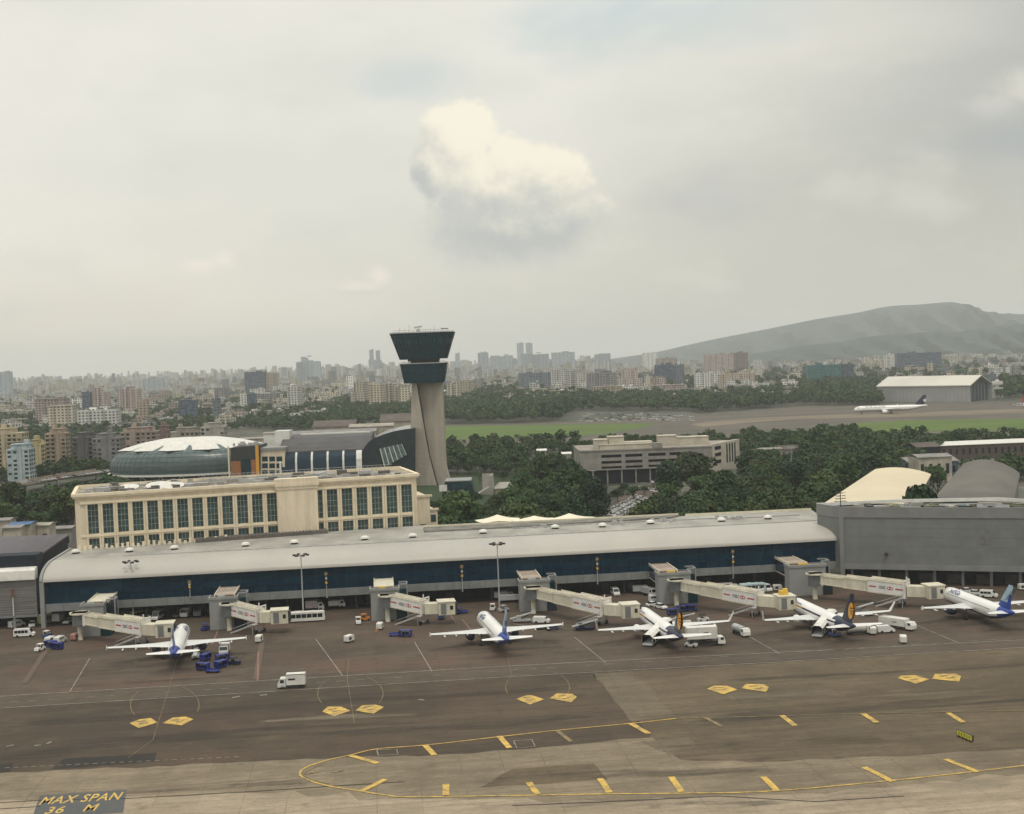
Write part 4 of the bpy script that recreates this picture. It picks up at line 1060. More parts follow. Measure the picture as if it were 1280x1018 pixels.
def build_arched_hall():
    d = 745; o = Vector((ray(402, 605).x * d / ray(402, 605).y, d, 0)); f = Frame(o, R(2)); 
    t = thing('arched_hall', 'arched hall of dark glass divided by white curved ribs', 'hall', o, R(2))
    x0, x1 = f.px(350.5, 580)[0], f.px(449, 580)[0]; z0 = 4; zg = f.px(400, 565)[1]; zt = f.px(400, 547.5)[1]
    pr = [(0, z0), (-.6, z0 + 4), (-.6, z0 + 7), (0, zg - 5), (1.4, zg - 2), (3.6, zg), (3.6, z0)]
    MB().profile(pr, x0, x1).build('glass_front', M_glass, t, True)
    for k in range(6):
        x = x0 + (x1 - x0) * k / 5; w = .55 if k < 5 else 1.6
        b = MB(); b.grid([[(x - w, y - .5, z) for y, z in pr[:6]], [(x + w, y - .5, z) for y, z in pr[:6]]]); b.grid([[(x - w, y - .5, z) for y, z in pr[:6]], [(x - w, y + .1, z) for y, z in pr[:6]]]); b.grid([[(x + w, y - .5, z) for y, z in pr[:6]], [(x + w, y + .1, z) for y, z in pr[:6]]])
        b.build('rib', M_white, t)
    zr = zt
    b = MB(); xe = f.px(462, 550)[0]
    b.profile([(3.2, zg - .3), (3.2, zg + .5), (7, zg + 2.6), (13, zg + 4.9), (21, zr - .9), (30, zr + .1), (40, zr + .3), (40, zg - 1)], x0 - 1, xe); b.build('roof', mat('hall_roof_sheet', (.075, .074, .078), .6, .12, .1, grain=.2), t)
    b = MB(); b.box(x0, xe - 1, 4, 39, 0, zg - .6); b.build('wall', M_darkwall, t)
    b = MB(); b.box(x0 + 8, xe - 2, 33, 36, zr, zr + .9); b.build('roof_ridge', M_white, t)
    # flared dark end
    q = [f.px(x, y) for x, y in ((450, 608), (450.5, 580), (452, 568), (455.5, 559), (461, 552.5), (469, 547.5), (480, 543), (492, 539.5), (505, 537), (519, 535.5), (519, 608))]
    b = MB(); fr = [(x, 1.0, z) for x, z in q]; bk = [(x, 46, z) for x, z in q]
    b.grid([fr, bk], 0, True); b.face(fr); b.face(bk); b.build('flared_end', mat('smoked_glass', (.014, .030, .040), .12, .2, .3, spec=.5), t)
    q2 = [f.px(x, y) for x, y in ((475, 561), (502, 555), (508, 569), (481, 584))]; b = MB()
    P = [Vector((x, .2, z)) for x, z in q2]; b.hexa([p for p in P] + [p + Vector((0, .7, 0)) for p in P], 0)
    for k in range(6): s = k / 5; b.bar(P[0].lerp(P[1], s) + Vector((0, -.15, 0)), P[3].lerp(P[2], s) + Vector((0, -.15, 0)), .5, .3, 1)
    b.build('louvred_canopy', [mat('teal_panel', (.10, .16, .165), .35, .2, .4), M_white], t)
    x0, z = f.px(452, 590); x1, _ = f.px(465, 590); MB().box(x0, x1, -.5, .9, z - .4, z + .5).build('ledge', M_white, t)
build_arched_hall()
# ================================================================== MIDDLE DISTANCE
def build_offices():
    A = G(726, 607); B = G(891, 605)
    rot = R(1.5); f = Frame(A, rot); W = f.px(891, 580)[0]; Z = f.px(726, 564)[1]
    t = thing('grey_office_block', 'long grey concrete office block with strip windows and cream penthouses among trees', 'office block', A, rot)
    zb = f.px(726, 588.5)[1]
    xb = [(f.px(640 + a / 4, 575)[0], f.px(640 + c / 4, 575)[0]) for a, c in ((447, 548), (567, 653), (682, 770), (788, 893))]
    ys = [(400 + a / 4, 400 + c / 4) for a, c in ((672, 687), (703, 717), (730, 746))]
    D = 46; wallg = mat('offices_concrete', (.29, .272, .25), .9, .12, .2, grain=.2); wallc = mat('offices_cream', (.50, .46, .38), .85, .08, .2)
    zz = [(f.px(780, y1)[1], f.px(780, y0)[1]) for y0, y1 in ys]
    b = MB(); ed = [0] + [e for q in xb for e in q] + [W]
    for k in range(0, len(ed), 2): b.box(ed[k], ed[k + 1], 0, 1, zb, Z)
    for x0, x1 in xb:
        b.box(x0, x1, 0, 1, zz[0][1], Z); b.box(x0, x1, 0, 1, zz[1][1], zz[0][0]); b.box(x0, x1, 0, 1, zz[2][1], zz[1][0]); b.box(x0, x1, 0, 1, zb, zz[2][0])
    b.box(0, W, 2.2, D, zb, Z - .4); b.box(0, W, -.4, 1, Z - .5, Z + .15); b.box(0, W, -.3, .6, zb - .3, zb + .4)
    b.build('wall', wallg, t)
    for x0, x1 in xb:
        for z0, z1 in zz: MB().box(x0, x1, 1.2, 1.3, z0, z1).build('window', M_win, t)
    b = MB(); x0 = f.px(742, 600)[0]; b.box(x0, W - 12, 3, D, 0, zb); b.build('ground_floor_wall', M_darkwall, t)
    for k in range(8): x = x0 + k * 8; MB().box(x - .4, x + .4, .6, 1.4, 0, zb).build('column', wallg, t)
    b = MB(); c = f.g(924, 576, 3); 
    E2 = f.px(891, 563), f.g(924, 551, Z)
    xe, ye = E2[1]
    b.hexa([(W, 0, 4), (xe, ye, 4), (xe - 2, ye + .5, 4), (W - 2, 1, 4), (W, 0, Z + 1), (xe, ye, Z + 1), (xe - 2, ye + .5, Z + 1), (W - 2, 1, Z + 1)]); b.build('side_wall', wallc, t)
    dv = Vector((xe - W, ye, 0)); nn = Vector((dv.y, -dv.x, 0)).normalized() * .12
    for s in (.08, .50, .60, .70, .80): 
        for (h0, h1) in (((.30, .42), (.55, .67), (.78, .9)) if s in (.08,) else ((.25, .92),)):
            p, q = Vector((W, 0, 0)) + dv * s + nn, Vector((W, 0, 0)) + dv * (s + (.22 if s == .08 else .045)) + nn
            z0, z1 = 4 + (Z - 3) * h0, 4 + (Z - 3) * h1
            MB().face([(p.x, p.y, z0), (q.x, q.y, z0), (q.x, q.y, z1), (p.x, p.y, z1)]).build('window', M_win, t)
    b = MB(); b.prism([(0, .5), (W, .5), (xe, ye), (xe - 8, D), (0, D)], Z - .4, Z - .1); b.build('roof', mat('offices_roof', (.33, .30, .26), .9, .2, .1, grain=.3), t)
    for (a, c, y0, y1, dy) in ((412, 480, 603, 650, 8), (482, 562, 588, 650, 9), (562, 702, 615, 655, 12), (733, 825, 583, 650, 16), (775, 985, 592, 648, 18), (440, 700, 628, 656, 6)):
        xx0, z1 = f.px(640 + a / 4, 400 + y0 / 4, dy); xx1, z0 = f.px(640 + c / 4, 400 + y1 / 4, dy)
        b = MB(); b.box(xx0, xx1, dy, dy + 9, Z - .2, max(Z + .8, z1)); b.box(xx0 - .3, xx1 + .3, dy - .3, dy + 9.3, max(Z + .8, z1), max(Z + .8, z1) + .35); b.build('penthouse', wallc, t)
    xx0, z1 = f.px(816, 554, -.4); xx1, _ = f.px(828, 554, -.4); MB().box(xx0, xx1, -.4, 4, Z - .3, z1).build('stair_tower', wallg, t)
build_offices()

def build_hangar():
    A = G(1097, 503); f = Frame(A, R(-43)); W = f.px(1213, 490)[0]
    t = thing('hangar', 'large pale grey aircraft hangar with ridged roof and open dark end', 'hangar', A, R(-43))
    zl = f.px(1097, 484)[1]; yb = 42; dR = f.g(1250, 499); zr = zl + 11
    cl = mat('hangar_cladding', (.33, .33, .33), .6, .06, .03); rf = mat('hangar_roof', (.55, .53, .48), .55, .05, .02)
    ex, ey = 18, 62
    b = MB(); b.box(0, W, 0, .6, 0, zl); b.box(0, .6, .6, ey, 0, zl); b.box(0, W, ey - .6, ey, 0, zl); b.build('wall', cl, t)
    b = MB()
    for k in range(1, 24): x = W * k / 24; b.box(x - .1, x + .1, -.1, 0, 0, zl)
    b.build('cladding_joint', M_greyclad, t)
    b = MB(); b.hexa([(-1, -1.5, zl), (W + 1, -1.5, zl), (W + 1, ey / 2, zr), (-1, ey / 2, zr), (-1, -1.5, zl + 1), (W + 1, -1.5, zl + 1), (W + 1, ey / 2, zr + 1), (-1, ey / 2, zr + 1)])
    b.hexa([(-1, ey / 2, zr), (W + 1, ey / 2, zr), (W + 1, ey + 1, zl), (-1, ey + 1, zl), (-1, ey / 2, zr + 1), (W + 1, ey / 2, zr + 1), (W + 1, ey + 1, zl + 1), (-1, ey + 1, zl + 1)])
    b.build('roof', rf, t)
    b = MB(); b.face([(W - 4, .6, 0), (W - 4, ey, 0), (W - 4, ey, zl), (W - 4, ey / 2, zr), (W - 4, .6, zl)]); b.build('door_opening', mat('hangar_inside', (.035, .05, .075), .6, .3, .08), t)
    b = MB(); 
    for k in range(7): y = 2 + k * 9.5; b.box(W - 4.4, W - 3.6, y, y + .8, 0, zl + 2)
    b.build('door_frame', M_greyclad2, t)
    b = MB()
    for k in range(3): b.box(W, W + 9, ey + 2, ey + 12, 2 + k * 8, 6 + k * 8)
    b.box(W + 3, W + 5, ey + 4, ey + 10, 0, 24); b.build('side_platform', M_white, t)
build_hangar()

def shed(name, label, px, ytop, ybase, depth, wall, roofm, pitch=1.5, cat='shed', rot=None, group=None, d=None):
    x0, x1 = px; rot = TH * .6 if rot is None else rot
    o = G((x0 + x1) / 2, ybase) if d is None else Vector((ray((x0 + x1) / 2, ybase).x * d / ray((x0 + x1) / 2, ybase).y, d, 0))
    f = Frame(o, rot); a, _ = f.px(x0, ybase); c, _ = f.px(x1, ybase); z = max(2.5, f.px((x0 + x1) / 2, ytop)[1] - pitch)
    t = thing(name, label, cat, o, rot, group)
    MB().box(a, c, 0, depth, 0, z).build('wall', wall, t)
    b = MB(); b.profile([(-.6, z), (depth / 2, z + pitch), (depth + .6, z), (depth + .6, z + .3), (depth / 2, z + pitch + .3), (-.6, z + .3)], a - .5, c + .5); b.build('roof', roofm, t)
    n = max(2, min(30, int((c - a) / 4)))
    for k in range(n): x = a + (c - a) * (k + .3) / n; MB().box(x, x + 1.6, -.08, 0, z * .35, z * .75).build('window', M_win, t)
    return t
r_tan = mat('tan_sheet_roof', (.36, .33, .28), .8, .15, .2, grain=.2); r_rust = mat('rusty_sheet_roof', (.20, .12, .085), .85, .2, .2, grain=.3); r_grey = mat('grey_sheet_roof', (.27, .26, .25), .8, .15, .2, grain=.3)
r_brown = mat('brown_sheet_roof', (.115, .095, .085), .85, .15, .1); r_blue = mat('blue_tarpaulin', (.05, .13, .30), .6, .2, .4); w_pale = mat('pale_plaster', (.46, .42, .35), .9, .15, .2, grain=.2)
shed('long_shed', 'very long low shed with a white roof edge and brown walls near the right edge', (1176, 1330), 553, 571, 30, mat('brown_wall', (.10, .075, .065), .9), M_white, .8, d=800)
shed('bus_shelter', 'two tier grey roofed shed with blue tarpaulins beside the grey curved roof hall', (1136, 1198), 573, 592, 20, mat('blue_trimmed_wall', (.10, .14, .20), .7, .3, .4), r_grey, 2.0, d=690)
shed('pavilion', 'pale low pavilion with flat roof just above the two tier shed', (1148, 1190), 569, 586, 14, w_pale, r_grey, 1.2, d=670)
shed('brown_shed', 'dark brown roofed shed among trees left of the long white edged shed', (1146, 1176), 555, 566, 20, M_darkwall, r_brown, 2, d=770)
shed('small_house', 'small tan flat roofed house at the left edge of the right hand trees', (944, 978), 561, 578, 12, w_pale, r_grey, .6, d=800)
shed('small_house', 'grey roofed house with white gable just right of the tan house', (976, 1010), 558, 577, 12, mat('offices_concrete', (0, 0, 0)), r_brown, 2, d=830)
shed('small_house', 'orange roofed cottage deep in the wood left of the grey offices', (677, 699), 571, 580, 8, w_pale, mat('orange_tiles', (.40, .16, .07), .8, .15, .4), 1.6, d=820)
shed('small_house', 'white roofed hut in the wood right of the orange roofed cottage', (703, 714), 566, 574, 6, w_pale, M_white, 1.0, d=830)
shed('small_house', 'white roofed hut in the wood above the orange roofed cottage', (672, 683), 562, 569, 6, w_pale, M_white, 1.0, d=850)
shed('car_park_kiosk', 'low pale kiosk with flat roof at the foot of the car park trees', (820, 857), 634, 645, 8, w_pale, r_tan, .6, d=520)
# behind the arched hall
shed('sheet_roof_hall', 'brown sheet roofed hall immediately behind the arched hall and tower', (476, 516), 519, 545, 40, w_pale, r_brown, 5, d=950)
shed('sheet_roof_hall', 'dark folded roof hall behind the middle of the arched hall', (392, 445), 527, 548, 30, w_pale, r_brown, 4, d=930)
shed('sheet_roof_hall', 'flat pale roofed hall behind the left part of the arched hall', (362, 470), 539, 552, 26, w_pale, r_grey, 1.5, d=880)
shed('sheet_roof_hall', 'cream flat roofed hall between arched hall roof and folded roof hall', (437, 492), 531, 548, 26, w_pale, r_tan, 1.5, d=900)
shed('low_building', 'white walled low building above the beige wing left of the arched hall', (330, 352), 541, 560, 14, M_white, r_tan, .5, d=820)
shed('low_building', 'tan flat roofed house left of the white walled low building', (300, 330), 548, 562, 14, w_pale, r_tan, .5, d=840)
# left foreground behind the warehouse
for k, (x0, x1, yt, yb, wl, rf, lab) in enumerate([(4, 26, 659, 672, w_pale, r_grey, 'low plastered hut with grey roof behind the warehouse, leftmost'), (12, 38, 655, 668, w_pale, r_blue, 'low hut under a bright blue tarpaulin behind the warehouse'),
        (38, 62, 656, 670, w_pale, r_tan, 'low hut with tan sheet roof right of the blue tarpaulin'), (-14, 12, 650, 662, w_pale, r_grey, 'grey roofed hut at the left edge behind the warehouse'),
        (66, 90, 660, 678, mat('offices_concrete', (0, 0, 0)), r_grey, 'small grey hut beside the corner of the sandstone block')]):
    shed('hut', lab, (x0, x1), yt, yb, 9, wl, rf, .5, 'hut', d=500 + 8 * k)

# ---- apartment blocks at the left edge, near enough to show storeys and balconies
def apartment(name, label, x0, x1, yt, yb, col, depth=14, nf=5, nb=4, d=None, kind=0, rot=.06):
    o = G((x0 + x1) / 2, yb) if d is None else Vector((ray((x0 + x1) / 2, yb).x * d / ray((x0 + x1) / 2, yb).y, d, 0))
    f = Frame(o, rot); a, _ = f.px(x0, yb); c, _ = f.px(x1, yb); z = f.px((x0 + x1) / 2, yt)[1]; nf = max(3, round(z / 3.05)); nb = max(2, round((c - a) / 3.6)); h = z / nf; w = (c - a) / nb
    m = mat('plaster_' + name + label[:6], col, .9, .15, .15, grain=.25, stretch=(1, 1, .4))
    t = thing(name, label, 'apartment block', o, rot)
    q = random.Random(label); b = MB(); b.box(a, c, 0, depth, 0, z); b.box(a - .2, c + .2, -.2, depth + .2, z, z + .7)
    x0_ = a + (c - a) * q.uniform(.05, .3); x1_ = c - (c - a) * q.uniform(.05, .35); b.box(x0_, x1_, 2.5, depth - 1, z + .7, z + 3.6); b.box(x0_ - .5, x1_ + .5, 2, depth - .5, z + 3.6, z + 4.0)
    x2_ = q.uniform(x0_, x1_ - 3); b.box(x2_, x2_ + 3, 5, 9, z + 4.0, z + 6.8); b.cyl((x1_ - 1.5, 6, z + 4), (x1_ - 1.5, 6, z + 6), 1.1, n=10)
    x3_ = a + (c - a) * q.uniform(.3, .6); b.box(x3_, x3_ + 2.4, -.9, 0, 0, z + 2.2)
    for k in range(4): b.obox(rnd.uniform(a + 2, c - 2), rnd.uniform(2, depth - 2), z + .7, rnd.uniform(2, 4), rnd.uniform(2, 4), rnd.uniform(1.2, 3.2))
    b.build('wall', m, t)
    bb = MB(); lib = {}
    def win(x0, x1, y0, y1, z0, z1):
        k_ = (round(x1 - x0, 2), round(y1 - y0, 2))
        if k_ not in lib: lib[k_] = MB().box(-(x1 - x0) / 2, (x1 - x0) / 2, -(y1 - y0) / 2, (y1 - y0) / 2, -(z1 - z0) / 2, (z1 - z0) / 2).build('window', M_win, t); o_ = lib[k_]
        else: o_ = bpy.data.objects.new('window', lib[k_].data); COL.objects.link(o_); o_.parent = t
        o_.location = ((x0 + x1) / 2, (y0 + y1) / 2, (z0 + z1) / 2)
    for i in range(nf - min(nf, 100 // (nb + 3)), nf):
        for j in range(nb):
            x = a + w * (j + .5); z0 = i * h
            if x3_ - 1.4 < x < x3_ + 3.8 or q.random() < .12: continue
            win(x - w * .3, x + w * .3, -.06, 0, z0 + h * .3, z0 + h * .82)
            if kind == 0 or (kind == 1 and j % 2 == 0): bb.box(x - w * .42, x + w * .42, -1.2, -.06, z0 + h * .02, z0 + h * .32)
        for j in range(3): y = depth * (j + .5) / 3; win(c, c + .06, y - 1.2, y + 1.2, i * h + h * .3, i * h + h * .8)
    if bb.v: bb.build('balcony', m, t)
    return t
cr = (.50, .43, .30); yl = (.52, .44, .26); gr = (.24, .23, .23); pk = (.38, .30, .26); bl_ = (.42, .50, .53)
apartment('apartment_block', 'cream stepped apartment block with terraces at the left edge', -8, 30, 543, 600, cr, 16, 7, 5, None)
apartment('apartment_block', 'pale blue apartment block with recessed windows in front of cream block', 10, 38, 563, 606, bl_, 14, 4, 3, None, 2)
apartment('apartment_block', 'small yellow apartment block right of the pale blue block', 37, 53, 557, 598, yl, 12, 4, 2, None, 2)
apartment('apartment_block', 'tan apartment block with balconies and a cream roof storey near left edge', 58, 84, 543, 590, (.40, .32, .24), 14, 6, 3, None)
apartment('apartment_block', 'unfinished dark grey concrete frame block right of the tan block', 92, 118, 548, 592, (.13, .12, .13), 14, 5, 4, None)
apartment('apartment_block', 'grey weathered block with cream stair tower left of dome hall', 117, 152, 549, 592, gr, 16, 5, 5, None, 1)
apartment('apartment_block', 'pinkish grey long apartment block partly hidden by dome hall', 152, 197, 541, 585, pk, 14, 4, 7, None, 1)
apartment('apartment_block', 'narrow rust grey block directly left of the dome roof', 198, 211, 539, 580, (.24, .17, .15), 12, 5, 2, None, 2)
apartment('apartment_block', 'low tan block with white parapet behind the dome roof', 210, 250, 541, 575, (.36, .33, .28), 14, 3, 6, None, 2)
apartment('apartment_block', 'white trimmed block rising behind the left of the dome roof', 252, 282, 535, 575, (.42, .40, .36), 14, 4, 5, None, 1)

# ---- raised road with hoarding on the left
def build_flyover():
    pts = [(-60, 628), (0, 613), (40, 604), (90, 595), (140, 588)]
    g = [G(x, y, 6) for x, y in pts]
    t = thing('flyover', 'raised concrete road with tan parapet crossing behind the trees at left', 'flyover', (g[1].x, g[1].y, 0))
    o = g[1]; b = MB(); b2 = MB()
    for p, q in zip(g, g[1:]):
        p, q = p - Vector((o.x, o.y, 0)), q - Vector((o.x, o.y, 0)); n = Vector((-(q - p).y, (q - p).x, 0)).normalized() * 14
        b.hexa([p - Vector((0, 0, 1.4)), q - Vector((0, 0, 1.4)), q + n - Vector((0, 0, 1.4)), p + n - Vector((0, 0, 1.4)), p, q, q + n, p + n])
        b2.bar(p + Vector((0, 0, .2)), q + Vector((0, 0, .2)), .4, 1.8); b2.bar(p + n + Vector((0, 0, .4)), q + n + Vector((0, 0, .4)), .4, 1.2)
    b.build('deck', A_road, t); b2.build('parapet', mat('tan_parapet', (.40, .34, .26), .9, .2, .3, grain=.2), t)
    for p, q in zip(g, g[1:]):
        m_ = (p + q) / 2 - Vector((o.x, o.y, 0)); MB().cyl((m_.x + 1, m_.y + 6, 0), (m_.x + 1, m_.y + 6, 4.7), 1.0, n=10).build('pier', M_conc, t)
    return g
fly = build_flyover()
def build_hoarding():
    A, B = G(-3, 618, 4.5), G(34, 608, 4.5); rot = math.atan2(B.y - A.y, B.x - A.x); W = (B - A).length; f = Frame(A, rot)
    t = thing('hoarding', 'white advertising hoarding with a red disc and a dark blue figure below the flyover', 'hoarding', (A.x, A.y, 0), rot)
    z0, z1 = 2.6, f.px(17, 604)[1]
    MB().box(0, W, 0, .4, z0, z1).build('panel', mat('hoarding_print', (.62, .60, .62), .7, .1, .3, col2=(.48, .50, .58)), t)
    b = MB(); b.cyl((W * .55, -.05, (z0 + z1) / 2), (W * .55, 0, (z0 + z1) / 2), (z1 - z0) * .33, n=20, m=0); b.box(W * .18, W * .26, -.05, 0, z0 + .4, z1 - .5, 1); b.box(W * .72, W * .8, -.05, 0, z0 + .4, z1 - .9, 0)
    b.build('printed_motif', [M_red, M_navy], t)
    for x in (.1, .5, .9): MB().bar((W * x, .6, 0), (W * x, .6, z1), .35).build('post', M_dark, t)
build_hoarding()
for (x, yb, yt, lab) in ((742, 622, 589, 'thin pale lamp post in front of the left end of the grey offices'), (916, 622, 596, 'thin pale lamp post in the wood right of the grey offices'), (990, 606, 560, 'thin pale post in the wood above the right pier')):
    o = G(x, yb); f = Frame(o, 0); h = f.px(x, yt)[1]; t = thing('lamp_post', lab, 'lamp post', o, 0)
    MB().cyl((0, 0, 0), (0, 0, h), .22, .14, 8).build('pole', M_steel, t); MB().box(-1.6, 1.6, -.2, .2, h, h + .3).build('lamp_head', M_silver, t)
# ---- hills
def hill(name, ridge, d, thick, m, seed=1):
    r2 = random.Random(seed); rows = []; N = len(ridge)
    rid = spline([(x, y, 0) for x, y in ridge], 10); prof = [0, .10, .28, .5, .72, .88, 1.0, .9, .55, 0]; ds = [-1, -.85, -.65, -.45, -.28, -.12, 0, .2, .6, 1.2]
    for k in range(len(prof)):
        row = []
        for i, p in enumerate(rid):
            dd = d; q = ray(p.x, p.y); s = dd / q.y; X = q.x * s; Z = max(0.0, CAM_H + q.z * s)
            Y = dd + ds[k] * thick * (1 + .25 * math.sin(i * .55 + k))
            zz = Z * prof[k] * (1 + (.10 * math.sin(i * 1.1 + k * 2) + r2.uniform(-.04, .04)) * (k < 6)) - 2
            row.append((X * (Y / dd) ** .3, Y, zz))
        rows.append(row)
    o = MB().grid(rows).build(name, m, smooth=True); o['kind'] = 'structure'; return o
M_hill = mat('hill_forest_haze_blue', (.055, .082, .072), .95, .3, .004, col2=(.034, .054, .050), grain=.3)  # blue of the distance haze painted into the forest green
hill('hill', [(660, 462), (760, 449), (820, 440), (860, 431), (905, 421.5), (960, 411), (1020, 399), (1070, 391), (1110, 383), (1150, 380.5), (1190, 377.5), (1210, 383), (1240, 391), (1280, 393), (1340, 400), (1480, 408)], 9000, 1700, M_hill, 3)
hill('hill', [(860, 462), (920, 446), (965, 438), (1010, 431), (1050, 427), (1090, 420), (1130, 416.5), (1160, 414.5), (1210, 413), (1240, 409), (1280, 405), (1400, 400)], 5800, 700, M_hill, 5)
# ================================================================== BOARDING BRIDGES AND PIERS
M_cream2 = mat('bridge_cream', (.66, .62, .50), .55, .08, .5, grain=.22, stretch=(1, 1, .4))
M_brwhite = mat('bridge_white', (.72, .70, .66), .5, .05, .5, grain=.06)
M_pier = mat('pier_cladding', (.29, .295, .295), .6, .05, .2, grain=.06)
M_walkroof = mat('walkway_roof', (.38, .31, .26), .8, .15, .3, grain=.2)
def build_pier(i, px, roofcol, where):
    (bx, by), wpx = px
    u, v = GUV(bx, by); o = L(u, v)
    t = thing('bridge_pier', 'grey clad stair tower with a roofed walkway, ' + where, 'bridge pier', o, TH, 'stair towers along the concourse')
    w, d = wpx, 4.5; h = 9.0
    b = MB(); b.box(0, w, 0, d, 0, h - .6); b.box(w * .55, w, -.02, 0, 0, h * .5)
    b.build('tower_wall', M_pier, t)
    b = MB(); 
    for x0, x1, y0, y1 in ((-.25, w + .25, -.25, .1), (-.25, .1, .1, d), (w - .1, w + .25, .1, d)): b.box(x0, x1, y0, y1, h - .6, h + .15)
    b.build('parapet', M_greyclad2, t); MB().box(.1, w - .1, .1, d, h - .62, h - .5).build('tower_roof', M_walkroof, t)
    b = MB(); b.box(w * .3, w * .55, .8, 1.8, h - .5, h + .45); b.build('roof_unit', M_yellow if i in (2, 4, 5) else M_steel, t)
    x0, x1 = 1.2, 6.4; ye = 384 - v
    MB().box(x0, x1, d, ye, 4.9, 8.7).build('walkway', M_glass if i >= 4 else mat('walkway_dark_glass', (.02, .04, .05), .25, .2, .4), t)
    MB().box(x0 - .1, x1 + .1, d - .3, ye, h - .3, h).build('walkway_roof', roofcol, t)
    b = MB()
    for x in (x0 - .25, x1 + .05): b.box(x, x + .25, d - 1.0, ye, h - .45, h + .3)
    for x in (x0 - .05, x1 - .05): b.box(x, x + .12, d, ye, 4.7, 5.0)
    b.build('roof_edge', M_cream2, t)
    b = MB(); b.box(w + .2, w + 2.4, d - .5, d + 3, 0, h - 1.6); b.build('stair_enclosure', M_glassteal, t)
    b = MB()
    for y in (d - .7, d + 2.9): b.bar((w + 2.4, y, 0), (w + 2.4, y, h + .4), .35); b.bar((w + .1, y, h + .4), (w + 2.5, y, h + .4), .35)
    b.bar((w + 2.4, d - .7, h + .4), (w + 2.4, d + 2.9, h + .4), .35); b.build('stair_frame', M_greyclad2, t)
    b = MB(); b.box(w - .9, w + 1.8, -.6, d - .8, .02, 3.4); b.build('plant_room', M_darkwall if i % 2 else M_glassteal, t)
    return t
WH = ['leftmost by the grey annex', 'second from the left', 'third from left, before the middle', 'just right of the middle light mast', 'second from the right', 'rightmost by the grey hall']
pier_px = [((103, 796.5), 6.0), ((263, 788), 7.6), ((464.5, 776.5), 8.0), ((651, 765.5), 8.6), ((824, 756), 9.5), ((987.5, 746), 11.0)]
roofs = [M_cream2, M_walkroof, M_cream2, M_walkroof, M_walkroof, M_walkroof]
for i, p in enumerate(pier_px): build_pier(i, p, roofs[i], WH[i])

